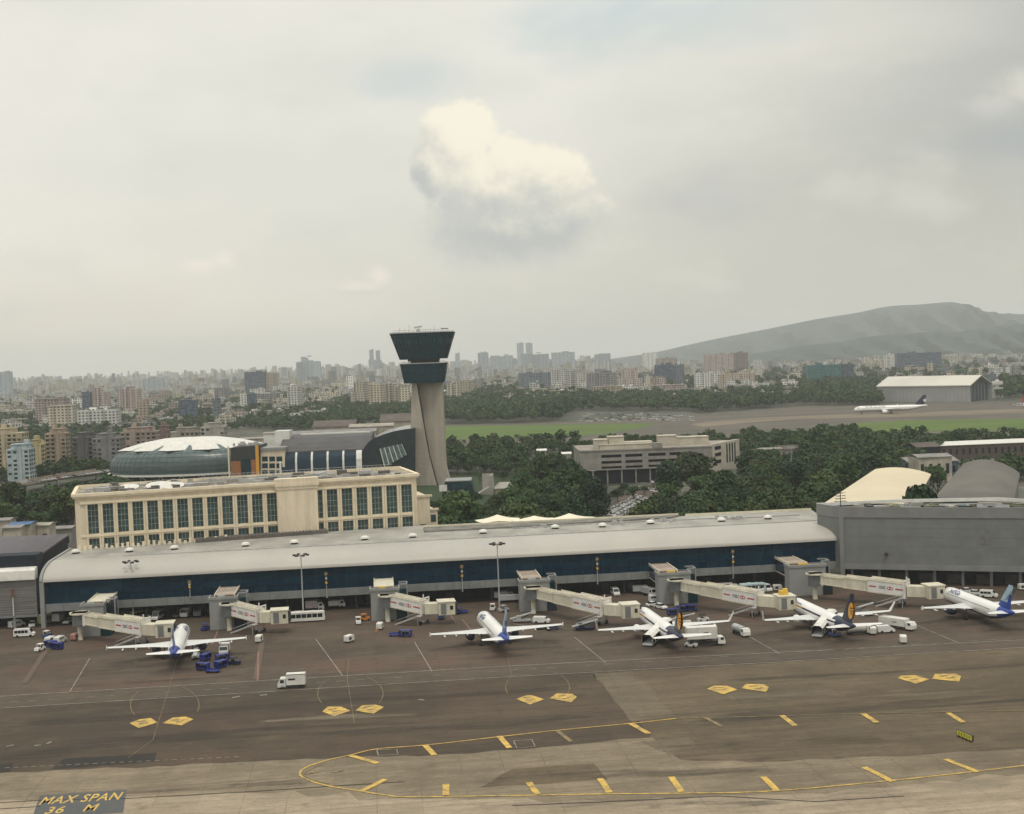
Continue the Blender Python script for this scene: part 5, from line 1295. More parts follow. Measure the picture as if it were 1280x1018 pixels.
def on_face(mb, txt, P, ex, ez, x0, x1, z0, z1, off, m):
    tv, tf, _ = text_mesh(txt, .02); k = len(mb.v)
    for s, q in tv: mb.v.append(tuple(P + ex * (x0 + (x1 - x0) * s) + ez * (z0 + (z1 - z0) * q) + off))
    mb.f += [tuple(k + i for i in f) for f in tf]; mb.mi += [m] * len(tf)
def build_bridge(i, rot_px, end_px, cab_px, nsec, where, zr=4.3, ze=3.0):
    """rot_px rotunda foot; end_px lower right end of the tunnel; cab_px lower middle of the cab"""
    Ro = G(*rot_px); En = G(*end_px, ze); Cb = G(*cab_px, ze)
    t = thing('boarding_bridge', 'cream telescopic boarding bridge, ' + where, 'boarding bridge', Ro, TH, 'boarding bridges of the concourse')
    f = Frame(Ro, TH); e = f.loc(En); c = f.loc(Cb)
    S = Vector((1.4, 0, zr)); E = Vector((e[0], e[1], ze)); d = (E - S); dh = Vector((d.x, d.y, 0)).normalized(); n = Vector((-dh.y, dh.x, 0)); slope = d.z / Vector((d.x, d.y)).length
    Lh = Vector((d.x, d.y)).length
    MB().cyl((0, 0, 0), (0, 0, zr - .2), .75, .6, 14).build('rotunda_column', M_cream2, t, True)
    b = MB(); b.cyl((0, 0, zr - .3), (0, 0, zr + 2.9), 1.9, n=18); b.build('rotunda', mat('rotunda_shutter', (.14, .15, .16), .6), t, True)
    b = MB(); b.cyl((0, 0, zr + 2.9), (0, 0, zr + 3.3), 2.6, n=18); b.bar((-2, 0, zr + 3.1), (2.4, 0, zr + 3.1), 3.4, .4); b.build('rotunda_roof', M_cream2, t)
    b = MB(); b.bar((1.6, -1.8, zr - .2), (1.6, -1.8, zr + 3), .7, .5); b.bar((1.6, 1.8, zr - .2), (1.6, 1.8, zr + 3), .7, .5); b.build('rotunda_frame', M_brwhite, t)
    cuts = {1: [(0, 1, 3.2, 3.3, 0)], 2: [(0, .42, 2.9, 2.7, .15), (.40, 1, 3.4, 3.3, 0)], 3: [(0, .32, 2.8, 2.6, .2), (.30, .62, 3.2, 3.1, .08), (.58, 1, 3.7, 3.6, 0)]}[nsec]
    pt = lambda s, y, z: Vector((S.x, S.y, 0)) + dh * (Lh * s) + n * y + Vector((0, 0, zr + slope * Lh * s + z))
    for k, (s0, s1, w, h, z0) in enumerate(cuts):
        b = MB(); q = [pt(s0, -w / 2, z0), pt(s1, -w / 2, z0), pt(s1, w / 2, z0), pt(s0, w / 2, z0)]
        b.hexa(q + [p + Vector((0, 0, h)) for p in q])
        o = b.build('tunnel', M_brwhite if k == nsec - 1 else M_cream2, t)
        b = MB()
        for y in (-w / 2 + .1, w / 2 - .1): b.bar(pt(s0, y, z0 + h + .18), pt(s1, y, z0 + h + .18), .12, .35)
        b.bar(pt(s0, -w / 2 - .05, z0 + .15), pt(s1, -w / 2 - .05, z0 + .15), .2, .3); b.bar(pt(s0, -w / 2 - .05, z0 + h - .12), pt(s1, -w / 2 - .05, z0 + h - .12), .2, .2)
        m_ = max(3, int(Lh * (s1 - s0) / 1.1))
        for j in range(m_ + 1): s = s0 + (s1 - s0) * j / m_; b.bar(pt(s, -w / 2 - .03, z0 + .2), pt(s, -w / 2 - .03, z0 + h - .2), .07, .07)
        b.build('trim', M_cream2, o)
        b = MB(); b.hexa([pt(s0 + .02, -w * .3, z0 + h + .01), pt(s1 - .02, -w * .3, z0 + h + .01), pt(s1 - .02, w * .3, z0 + h + .01), pt(s0 + .02, w * .3, z0 + h + .01)] + [pt(s0 + .02, -w * .28, z0 + h + .12), pt(s1 - .02, -w * .28, z0 + h + .12), pt(s1 - .02, w * .28, z0 + h + .12), pt(s0 + .02, w * .28, z0 + h + .12)])
        b.build('roof_sheet', mat('bridge_roof_sheet', (.46, .42, .34), .8, .15, .4, grain=.2), o)
        if k == nsec - 1:
            ex = (pt(s1, 0, 0) - pt(s0, 0, 0)).normalized(); ez = Vector((0, 0, 1)); off = -n * .06; P0 = pt(s0, -w / 2, z0); LL = (pt(s1, 0, 0) - pt(s0, 0, 0)).length
            b = MB(); q = [P0 + ex * LL * .03 + ez * .35, P0 + ex * LL * .97 + ez * .35, P0 + ex * LL * .97 + ez * (h - .35), P0 + ex * LL * .03 + ez * (h - .35)]
            b.hexa([p - n * .0 for p in q] + [p - n * .05 for p in q]); pn = b.build('advert_panel', mat('panel_white', (.72, .71, .70), .5, .03, .5), t)
            b = MB(); zc = h * .50; off = -n * .09
            def bar_(x0, x1, z0_, z1_, m): b.face([P0 + ex * LL * x + ez * z + off for x, z in ((x0, z0_), (x1, z0_), (x1, z1_), (x0, z1_))], m)
            bar_(.05, .24, zc - .17, zc + .17, 0); bar_(.74, .95, zc - .17, zc + .17, 0)
            on_face(b, 'HSBC', P0, ex, ez, LL * .31, LL * .50, zc - .45, zc + .45, off, 1)
            x0, x1 = .545, .655; xm = (x0 + x1) / 2; hz = .46; tri = lambda pts, m: b.face([P0 + ex * LL * x + ez * (zc + z) + off for x, z in pts], m)
            tri([(x0, hz), (xm, 0), (x0, -hz)], 2); tri([(x1, hz), (x1, -hz), (xm, 0)], 2) if False else None
            dx = (x1 - x0) * .28
            tri([(x0 - dx, 0), (x0, -hz), (x0, hz)], 0); tri([(x1 + dx, 0), (x1, hz), (x1, -hz)], 0)
            tri([(x0, hz), (xm, 0), (x1, hz)], 0); tri([(x0, -hz), (x1, -hz), (xm, 0)], 0)
            b.build('lettering', [mat('advert_red', (.42, .035, .03), .5), M_textgrey, M_brwhite], pn)
    # end frame, drive legs, cab
    b = MB()
    for y in (-2.0, 2.0): b.bar(pt(.985, y, -.2), pt(.985, y, 4.4), .35)
    b.bar(pt(.985, -2, 4.2), pt(.985, 2, 4.2), .3); b.bar(pt(1.0, -.8, 3.6), pt(1.0, -.8, 5.4), .3); b.build('lift_frame', M_brwhite, t)
    b = MB(); q = pt(.93, 0, 0)
    for y in (-1.5, 1.5): p = pt(.93, y, -.1); b.bar(p, (p.x, p.y, .6), .4)
    p0, p1 = pt(.93, -1.7, 0), pt(.93, 1.7, 0); b.bar((p0.x, p0.y, .75), (p1.x, p1.y, .75), .6, .5); b.build('drive_leg', M_steel, t)
    for y in (-1.5, 1.5):
        p = pt(.93, y, 0); MB().cyl((p.x - n.x * .25, p.y - n.y * .25, .55), (p.x + n.x * .25, p.y + n.y * .25, .55), .55, n=14).build('wheel', M_tyre, t)
    a = math.atan2(dh.y, dh.x); cv = Vector((c[0], c[1], 0)); ev = Vector((E.x, E.y, 0)); L2 = (cv - ev).length
    b = MB(); mid = (cv + ev) / 2; b.obox(mid.x, mid.y, ze, max(2, L2 * 1.05), 3.0, 2.9, math.atan2(cv.y - ev.y, cv.x - ev.x)); b.build('link_corridor', M_cream2, t)
    ca = R(2); b = MB(); b.obox(c[0], c[1], ze - .25, 4.6, 4.4, 3.5, ca); b.obox(c[0], c[1], ze + 3.25, 5.0, 4.8, .25, ca); cb = b.build('cab', M_cream2, t)
    cx = Vector((math.cos(ca), math.sin(ca), 0)); cn = Vector((-cx.y, cx.x, 0)); cc = Vector((c[0], c[1], 0))
    b = MB(); p = cc - cn * 2.24 + cx * -.9; b.obox(p.x, p.y, ze, 1.5, .1, 2.9, ca); b.build('door', M_greyclad, cb)
    b = MB(); p = cc - cn * 2.24 + cx * 1.3; b.obox(p.x, p.y, ze + 1.2, .8, .1, 1.1, ca); b.build('window', M_win, cb)
    if i == 4: b = MB(); b.obox(c[0] - .3, c[1], ze + 3.5, 2.2, 1.6, 1.1, ca); b.obox(c[0] + .2, c[1], ze + 4.6, 1.1, 1.2, .5, ca); b.build('roof_unit', M_yellow, cb)
    b = MB(); q0 = cc + cx * 2.3
    for k in range(3):
        g_ = q0 + cx * (.28 * k); b.obox(g_.x, g_.y + .4, ze - .1 + .05 * k, .24, 3.4 - .25 * k, 3.1 - .2 * k, ca)
    b.build('canopy_bellows', mat('bellows', (.05, .05, .05), .8), cb)
    b = MB(); s0 = pt(.99, -1.9, -.1); foot = Vector((s0.x - dh.x * 7.5, s0.y - dh.y * 7.5, .1)) - n * 1.8; top = Vector((s0.x, s0.y, ze - .1)) - n * 1.2
    for k in (-.55, .55): b.bar(top + n * k, foot + n * k, .14, .45)
    for k in range(15): m_ = foot.lerp(top, (k + .5) / 15); b.bar(m_ - n * .55, m_ + n * .55, .32, .06)
    for k in (-.55, .55): b.bar(top + n * k + Vector((0, 0, 1)), foot + n * k + Vector((0, 0, 1)), .08)
    b.bar(top - n * .6, (top.x - n.x * .6, top.y - n.y * .6, .1), .12); b.obox(top.x, top.y, ze - .25, 1.6, 1.6, .15, a)
    b.build('service_stair', M_steel, t)
    return t
BW = ['leftmost, reaching the nose of the leftmost jet', 'short with no jet beside it, second from left', 'short with no jet, right of the empty stand', 'reaching the jet with golden tail nearer the middle', 'reaching the jet with golden tail nearer the right', 'rightmost, reaching the blue tailed jet at the edge']
build_bridge(0, (100.5, 800), (183, 793), (207, 794), 3, BW[0])
build_bridge(1, (287, 788), (327, 777.5), (350, 777), 1, BW[1])
build_bridge(2, (485, 777), (532, 767), (558, 766), 1, BW[2])
build_bridge(3, (667, 767), (759, 768), (787, 770), 3, BW[3])
build_bridge(4, (846, 757), (951, 757), (981, 759.5), 3, BW[4])
build_bridge(5, (1019, 749), (1135, 745), (1167, 746), 3, BW[5])

# ================================================================== AIRLINERS
def airliner(name, label, nose_px, tail_px, kind, nose_z=3.4, tail_z=5.2, group=None):
    W = dict(a=dict(L=37.57, R=1.98, H=2.07, zc=3.75, span=34.1, fin=11.8, ts=12.45, ey=5.75, er=1.15),
             b=dict(L=39.5, R=1.88, H=2.0, zc=3.25, span=34.3, fin=12.4, ts=14.35, ey=4.83, er=1.0),
             c=dict(L=73.9, R=3.1, H=3.1, zc=5.6, span=62, fin=18.5, ts=21.5, ey=9.6, er=1.95))[kind]
    N, T = G(*nose_px, nose_z), G(*tail_px, tail_z); dv = Vector((N.x - T.x, N.y - T.y, 0))
    rot = math.atan2(dv.y, dv.x) - math.pi / 2; mid = (N + T) / 2
    t = thing(name, label, 'airliner', (mid.x, mid.y, 0), rot, group)
    Ln, Rr, Hh, zc = W['L'], W['R'], W['H'], W['zc']; k = Rr / 1.98; yN = Ln / 2
    st = [(0, -.50, .03), (.25, -.48, .32), (.7, -.42, .56), (1.4, -.30, .78), (2.4, -.16, .92), (3.6, -.06, .98), (5.0, 0, 1.0)]
    secs = [(yN - s * k, zc + dz * k, r_) for s, dz, r_ in st] + [(yN - Ln * q, zc, 1.0) for q in (.2, .27, .34, .42, .5, .58, .64, .68)]
    secs += [(yN - Ln * q, zc + dz * k, r_) for q, dz, r_ in ((.73, .06, .97), (.78, .20, .89), (.83, .42, .76), (.88, .68, .59), (.92, .92, .44), (.96, 1.15, .28), (.99, 1.32, .15), (1.0, 1.36, .08))]
    n = 28; rows = [[(Rr * r_ * math.sin(2 * math.pi * j / n), y, z + Hh * r_ * math.cos(2 * math.pi * j / n)) for j in range(n)] for y, z, r_ in secs]
    if kind == 'a':
        def mi(i, j):
            q = i / (len(secs) - 1); low = abs(j + .5 - n / 2)
            if secs[i][0] < -Ln * .325: return 1
            return 2 if low < 4.2 and secs[i][0] < yN - 2.5 else 0
        ms = [M_whiteplane, M_indigo, M_navy]
    elif kind == 'b':
        def mi(i, j):
            low = abs(j + .5 - n / 2); y = secs[i][0]
            if y < -Ln * .22 - (n / 2 - low) * .10: return 1
            if 8.0 < low < 9.1 and y < yN - 4: return 3 if y > Ln * .26 else 1
            return 2 if low < 5 else 0
        ms = [M_whiteplane, M_navy, mat('belly_pale_blue', (.40, .46, .52), .35, .05, .4), M_gold]
    else:
        def mi(i, j): return 2 if abs(j + .5 - n / 2) < 5 else 0
        ms = [M_whiteplane, M_navy, M_silver]
    b = MB(); b.grid(rows, mi, True); b.face(rows[0]); b.face(rows[-1], 1); b.build('fuselage', ms, t, True)
    side = lambda y, a, r_=1.0, off=.03: Vector(((Rr + off) * r_ * math.sin(a), y, zc + (Hh + off) * r_ * math.cos(a)))
    b = MB(); yy = yN - 5.2 * k
    while yy > -Ln * .26:
        for s in (-1, 1):
            a0, a1 = s * R(66), s * R(73); b.face([side(yy, a0), side(yy - .28 * k, a0), side(yy - .28 * k, a1), side(yy, a1)])
        yy -= .62 * k
    b.build('cabin_window', M_win, t)
    b = MB()
    for s in (-1, 1):
        for (a0, a1, y0, y1) in ((4, 26, 1.75, 2.55), (29, 52, 1.95, 2.85), (55, 70, 2.5, 3.5)):
            P = []
            for (y, a) in ((y0, a0), (y1, a0), (y1, a1), (y0, a1)):
                y_ = yN - y * k; 
                for (p, q) in zip(secs, secs[1:]):
                    if q[0] <= y_ <= p[0]: u = (p[0] - y_) / (p[0] - q[0]); zz = p[1] + (q[1] - p[1]) * u; r_ = p[2] + (q[2] - p[2]) * u; break
                P.append((s * (Rr * r_ + .04) * math.sin(R(a)), y_ + .02, zz + (Hh * r_ + .04) * math.cos(R(a))))
            b.face(P)
    b.build('cockpit_window', M_win, t)
    # wings
    hs = W['span'] / 2; zw = zc - 1.0 * k; yr = yN - Ln * .335; sw = math.tan(R(27.5 if kind != 'c' else 34))
    def foil(x, yle, ch, z, th): return [(x, yle, z), (x, yle - ch * .08, z + th * ch * .55), (x, yle - ch * .35, z + th * ch * .75), (x, yle - ch * .7, z + th * ch * .4), (x, yle - ch, z), (x, yle - ch * .6, z - th * ch * .35), (x, yle - ch * .15, z - th * ch * .4)]
    for s in (-1, 1):
        dih = math.tan(R(5.2)); R_ = []
        for q, ch, th in ((.0, 7.2 * k, .14), (.11, 6.0 * k, .14), (.37, 3.7 * k, .12), (.7, 2.5 * k, .11), (.985, 1.55 * k, .10), (1.0, 1.2 * k, .06)):
            x = hs * q; R_.append(foil(s * x, yr - x * sw + (.6 * k if q == 0 else 0), ch, zw + x * dih + .25 * q * q * k, th))
        b = MB(); b.grid(R_, 0, True); b.face(R_[-1]); w = b.build('wing', mat('wing_paint', (.64, .65, .65), .35, .04, .3), t, 30)
        b = MB()
        for q in (.24, .42, .60, .78):
            x = hs * q; ch = 4.4 * k if q < .4 else (3.5 - 1.3 * q) * k; y1 = yr - x * sw - ch * .72; z = zw + x * dih - .22 * k
            b.cyl((s * x, y1 + .9 * k, z), (s * x, y1 - .6 * k, z), .14 * k, .24 * k, 8); b.cyl((s * x, y1 - .6 * k, z), (s * x, y1 - 2.3 * k, z + .1), .24 * k, .03, 8)
        b.build('flap_fairing', M_whiteplane, w, True)
        if kind == 'b':
            x = hs; b = MB(); y0 = yr - x * sw; z = zw + x * dih + .25
            A_ = [(s * x, y0, z), (s * x, y0 - 1.25, z), (s * (x + .75), y0 - 2.35, z + 2.5), (s * (x + .75), y0 - 1.75, z + 2.5)]
            b.hexa([(p[0] - s * .07, p[1], p[2]) for p in A_] + [(p[0] + s * .07, p[1], p[2]) for p in A_]); b.build('winglet', M_whiteplane, t)
        else:
            x = hs; b = MB(); y0 = yr - x * sw; z = zw + x * dih + .25 * k
            b.hexa([(s * x - .06, y0 - .2, z - .5 * k), (s * x + .06, y0 - .2, z - .5 * k), (s * x + .06, y0 - 1.5 * k, z - .4 * k), (s * x - .06, y0 - 1.5 * k, z - .4 * k), (s * x - .06, y0 - .9 * k, z + .6 * k), (s * x + .06, y0 - .9 * k, z + .6 * k), (s * x + .06, y0 - 1.5 * k, z + .6 * k), (s * x - .06, y0 - 1.5 * k, z + .6 * k)]); b.build('wingtip_fence', M_whiteplane, t)
        # engine
        ex = s * W['ey']; er = W['er']; ye = yr - W['ey'] * sw + 2.3 * k; ze = zw + W['ey'] * dih - er * (1.18 if kind != 'b' else .78)
        prof = [(0, .86), (.25, .98), (1.2, 1.05), (2.6, .98), (3.6, .78), (3.65, .6), (4.3, .40)]
        rw = [[(ex + er * r_ * math.cos(2 * math.pi * j / 20), ye - y * k, ze + er * r_ * math.sin(2 * math.pi * j / 20)) for j in range(20)] for y, r_ in prof]
        e = MB().grid(rw, 0, True).face(rw[-1]).build('engine', M_navy if kind == 'a' else M_whiteplane, t, 30)
        b = MB(); b.face([(p[0], p[1] - .12, p[2]) for p in rw[0]]); b.build('intake', M_dark, e)
        MB().grid([rw[0], [(ex + (p[0] - ex) * 1.08, p[1] - .2, ze + (p[2] - ze) * 1.08) for p in rw[0]]], 0, True).build('intake_ring', M_silver, e)
        MB().hexa([(ex - .15, ye - 1.2 * k, ze + er * .8), (ex + .15, ye - 1.2 * k, ze + er * .8), (ex + .15, ye - 4.4 * k, ze + er * .5), (ex - .15, ye - 4.4 * k, ze + er * .5), (ex - .15, ye - 2.2 * k, zw + abs(ex) * dih), (ex + .15, ye - 2.2 * k, zw + abs(ex) * dih), (ex + .15, ye - 5.4 * k, zw + abs(ex) * dih), (ex - .15, ye - 5.4 * k, zw + abs(ex) * dih)]).build('pylon', M_silver, e)
        # tailplane
        yt = -yN + 6.0 * k; zt = zc + .85 * k; ht = W['ts'] / 2
        R_ = [foil(s * x, yt - x * .62, ch * k, zt + x * .09, .1) for x, ch in ((.1, 3.9), (ht * .5, 2.7), (ht, 1.35))]
        b = MB(); b.grid(R_, 0, True); b.face(R_[-1]); b.build('tailplane', M_whiteplane, t, 30)
    # fin
    yb = -yN + 8.6 * k; z0 = zc + Hh * .72; zt = W['fin']; F_ = []
    for q in (0, .3, .62, .97, 1.0):
        yl = yb - q * 6.1 * k; ch = (6.4 - 4.3 * q) * k; z = z0 + (zt - z0) * q; th = .10 if q < 1 else .05
        F_.append([(x, y, z) for x, y in ((0, yl), (th * ch * .5, yl - ch * .3), (th * ch * .3, yl - ch * .7), (0, yl - ch), (-th * ch * .3, yl - ch * .7), (-th * ch * .5, yl - ch * .3))])
    fm = dict(a=[M_sky, M_indigo], b=[M_navy, M_navy], c=[M_navy, M_navy])[kind]
    b = MB(); b.grid(F_, (lambda i, j: 1 if i < 1 or (i < 2 and j in (2, 3)) else 0), True); b.face(F_[-1], 0); b.build('tail_fin', fm, t, 30)
    b = MB()
    for s in (-1, 1):
        pt = lambda y, z: (s * (.34 * k + .01 - .012 * (z - z0)), y, z)
        if kind == 'b':
            cy_, cz = yb - 6.3, z0 + 3.4
            b.face([pt(cy_ + 1.45 * math.cos(2 * math.pi * j / 24) - .55 * math.sin(2 * math.pi * j / 24), cz + 2.15 * math.sin(2 * math.pi * j / 24)) for j in range(24)], 0)
            for q in (-.9, 0, .9): b.face([(p[0] + s * .03, p[1], p[2]) for p in (pt(cy_ - 1.5 - .2 * q, cz + q - .14), pt(cy_ + .5, cz + q * .6 - .1), pt(cy_ + .5, cz + q * .6 + .1), pt(cy_ - 1.5 - .2 * q, cz + q + .14))], 1)
        elif kind == 'a':
            for q in range(7):
                for r_ in range(3):
                    y = yb - 6.0 + .55 * r_ - q * .55; z = z0 + 3.0 + q * .48 - .2 * r_; b.face([pt(y - .13, z - .13), pt(y + .13, z - .13), pt(y + .13, z + .13), pt(y - .13, z + .13)], 1)
        else:
            cy_, cz = yb - 11.0, z0 + 5.0
            b.face([pt(cy_ + (2.2 if j % 2 == 0 else .9) * math.sin(math.pi * j / 5), cz + (2.2 if j % 2 == 0 else .9) * math.cos(math.pi * j / 5)) for j in range(10)], 2)
    b.build('tail_emblem', [M_gold, M_navy, M_whiteplane], t)
    # title on the fuselage flank
    txt = dict(a='IndiGo', b='JET AIRWAYS', c='STAR ALLIANCE')[kind]; tv, tf, asp = text_mesh(txt, .02)
    ht = dict(a=1.5, b=.62, c=1.9)[kind]; L0 = dict(a=yN - 5.6, b=yN - 5.5, c=yN - 12)[kind]; a0 = dict(a=58, b=60, c=62)[kind]; b = MB()
    for s in (-1, 1):
        kk = len(b.v)
        for (x, y) in tv:
            al = R(a0) - (y * ht) / Rr if True else 0; yy = L0 - x * ht * asp if s < 0 else L0 - (1 - x) * ht * asp
            p = side(yy, s * (al), 1.0, .07); b.v.append(tuple(p))
        b.f += [tuple(kk + i for i in f) for f in tf]; b.mi += [0] * len(tf)
    b.build('title_lettering', mat('title_blue', (.03, .06, .22), .4) if kind != 'c' else M_navy, t)
    for (x, y) in ((0, yN - 5.1 * k), (-3.7 * k, -.6), (3.7 * k, -.6)):
        b = MB(); b.bar((x, y, .5), (x * .92, y + .2, zc - Hh * .7 if x == 0 else zw + .2), .28 * k)
        for q in (-.28 * k, .28 * k): b.cyl((x + q - .13, y, .52 * k), (x + q + .13, y, .52 * k), (.52 if x else .38) * k, n=14)
        b.build('landing_gear', M_tyre, t)
    return t
JG = 'airliners parked nose in at the concourse'
airliner('airliner', 'white airliner with dark blue tail cone, leftmost jet, seen from behind', (229.5, 787), (215.5, 817), 'a', group=JG)
airliner('airliner', 'white airliner with bright blue tail near the middle beside an empty bridge', (602, 771), (636, 800), 'a', group=JG)
airliner('airliner', 'white airliner with golden emblem on navy tail and a white box truck alongside', (800.5, 766), (854.5, 797), 'b', 2.9, 4.6, JG)
airliner('airliner', 'white airliner with gold cheat line and golden emblem on navy tail, right of middle', (993, 756), (1067, 782), 'b', 2.9, 4.6, JG)
airliner('airliner', 'white airliner with pale and royal blue tail at the right frame edge', (1181, 742), (1268, 766), 'a', group=JG)
airliner('wide_body_airliner', 'long white wide body airliner with black tail in front of the far hangar', (1066.5, 512.5), (1160, 507.5), 'c', 5, 7)
def red_tail():
    t = airliner('airliner', 'white airliner with red tail cut off by the right edge, beyond the runway', (1310, 508), (1268, 503.5), 'a', 3.4, 5.2)
    for c in t.children:
        if c.name.startswith('tail_fin') or c.name.startswith('tail_emblem'):
            c.data.materials.clear(); [c.data.materials.append(M_red) for _ in range(3)]
red_tail()

# ================================================================== LIGHT MASTS AND DOCKING BOARDS
def mast(base, top, label):
    o = G(*base); f = Frame(o, 0); h = f.px(*top)[1]
    t = thing('light_mast', label, 'light mast', o, 0, 'floodlight masts on the apron')
    MB().cyl((0, 0, 0), (0, 0, h), .24, .13, 12).build('pole', M_steel, t, True)
    MB().box(-.5, .5, -.5, .5, 0, .6).build('base_plinth', M_conc, t)
    b = MB(); b.cyl((0, 0, h - .3), (0, 0, h + .25), .45, n=10)
    for a in range(6): b.bar((0, 0, h), (1.9 * math.cos(a * math.pi / 3), 1.9 * math.sin(a * math.pi / 3), h + .15), .12)
    b.build('head_frame', M_steel, t)
    for a in range(6):
        x, y = 1.9 * math.cos(a * math.pi / 3), 1.9 * math.sin(a * math.pi / 3)
        b = MB(); b.obox(x, y, h - .1, .9, .7, .45, a * math.pi / 3); b.build('floodlight', M_dark, t)
mast((167, 778), (162.5, 703), 'tall thin light mast in front of the concourse, leftmost of three')
mast((379.5, 775), (376, 694.5), 'tall thin light mast beside the white coach, middle of three')
mast((624.5, 763), (621.5, 680.5), 'tall thin light mast behind the jet with bright blue tail')
for k, (x, yt, yb, where) in enumerate([(237.5, 727, 741, 'between the two leftmost boarding bridges'), (408.5, 716.5, 741, 'between the white coach and the third bridge'), (578, 707.5, 733, 'behind the jet with bright blue tail'),
                                        (747, 698, 724, 'left of the fifth stair tower'), (916.5, 688.5, 717, 'left of the rightmost stair tower')]):
    u, z0 = PV(x, yb, 383.2); _, z1 = PV(x, yt, 383.2)
    t = thing('docking_board', 'stack of dark square signals on thin pole, ' + where, 'signal board', L(u, 383.2, 0), TH, 'docking signal boards on the concourse')
    MB().cyl((0, 0, z0 - 1.5), (0, 0, z1), .13, n=8).build('pole', M_steel, t)
    b = MB(); b.box(-.2, .2, 0, .7, z0 - 1.6, z0 - 1.3); b.build('bracket', M_steel, t)
    for q, (zz, s) in enumerate(((.97, .62), (.74, .42), (.52, .5))):
        z = z0 + (z1 - z0) * zz
        o = MB().box(-s, s, -.35, -.12, z - s, z + s).build('signal_box', M_dark, t)
        MB().box(-s * .6, s * .6, -.4, -.35, z - s * .6, z + s * .6).build('lens', M_yellow if q == 2 else (mat('tan_lens', (.35, .26, .14), .5) if q == 0 else M_white), o)
u, z0 = PV(16.5, 757, 383.2); _, z1 = PV(16.5, 736, 383.2)
t = thing('docking_board', 'rusty narrow signal box on a white pole against the louvred annex', 'signal board', L(u, 383.2, 0), TH)
MB().cyl((0, 0, z0 - 3), (0, 0, z1 - 1.5), .16, n=8).build('pole', M_white, t); MB().box(-.32, .32, -.4, -.1, z1 - 2.4, z1).build('signal_box', mat('rusty_box', (.22, .10, .06), .8, .2, 1), t)
# ================================================================== VEHICLES
M_carw = mat('car_white', (.70, .70, .69), .3, .04, .6, spec=.5)
M_cargrey = mat('car_grey', (.16, .165, .17), .3, .06, .6, spec=.5)
M_carsil = mat('car_silver', (.42, .43, .44), .3, .05, .6, spec=.5)
M_cardark = mat('car_dark', (.03, .032, .04), .3, .06, .6, spec=.5)
M_carred = mat('car_red', (.28, .04, .03), .35, .06, .6, spec=.5)
M_carblue = mat('car_blue', (.05, .09, .22), .35, .06, .6, spec=.5)
M_lamp = mat('lamp_lens', (.5, .48, .42), .2)
def wheels(t, xs, w, r, wd=.26):
    for x in xs:
        for y in (-w, w): MB().cyl((x, y - wd / 2, r), (x, y + wd / 2, r), r, n=14).build('wheel', M_tyre, t)
def body_prof(name, prof, w, m, t, inset=.0, z_in=None):
    """side profile (x, z) with tumblehome above z_in"""
    b = MB(); sh = lambda z: 0 if z_in is None or z <= z_in else inset * (z - z_in)
    rows = [[(x, s * (w / 2 - sh(z)), z) for x, z in prof] for s in (-1, 1)]
    b.grid(rows, 0, True); b.face(rows[0]); b.face(rows[1]); return b.build(name, m, t)
def car(name, label, cat, o, rot, m, group=None, simple=False, s=1.0):
    t = thing(name, label, cat, o, rot, group)
    body_prof('body', [(-2.1, .3), (-2.15, .75), (-1.9, .95), (-1.1, 1.0), (1.0, .98), (1.95, .82), (2.12, .6), (2.1, .3)], 1.72, m, t)
    body_prof('cabin', [(-1.75, .95), (-1.25, 1.42), (.25, 1.42), (1.05, .96)], 1.6, M_win, t, .35, .95)
    b = MB(); b.box(-1.2, .2, -.62, .62, 1.42, 1.47); b.build('roof', m, t)
    if not simple: wheels(t, (-1.3, 1.3), .74, .31)
    return t
def van(name, label, cat, o, rot, m, L_=5.2, H_=2.2, w=1.9, group=None, win=True, stripe=None):
    t = thing(name, label, cat, o, rot, group); h = L_ / 2
    body_prof('body', [(-h, .35), (-h, H_ - .12), (-h + .15, H_), (h - 1.35, H_), (h - .75, 1.25), (h - .1, 1.0), (h, .8), (h, .35)], w, m, t, .1, 1.1)
    b = MB(); b.face([(h - 1.27, -w / 2 + .2, H_ - .13), (h - 1.27, w / 2 - .2, H_ - .13), (h - .72, w / 2 - .12, 1.27), (h - .72, -w / 2 + .12, 1.27)])
    b.v = [(x + .02, y, z + .02) for x, y, z in b.v]; b.build('windscreen', M_win, t)
    if win:
        for s in (-1, 1):
            n = max(2, int(L_ / 1.3))
            b = MB()
            for k in range(n):
                x0 = -h + .3 + (L_ - 1.9) * k / n; x1 = x0 + (L_ - 1.9) / n - .12; b.box(x0, x1, s * (w / 2 - .06), s * (w / 2 + .005), 1.2, H_ - .35)
            b.build('side_window', M_win, t)
    if stripe:
        b = MB()
        for s in (-1, 1): b.box(-h, h - .3, s * (w / 2 - .02), s * (w / 2 + .015), .75, 1.05)
        b.build('stripe', stripe, t)
    wheels(t, (-h + 1.0, h - 1.0), w / 2 - .12, .36); return t
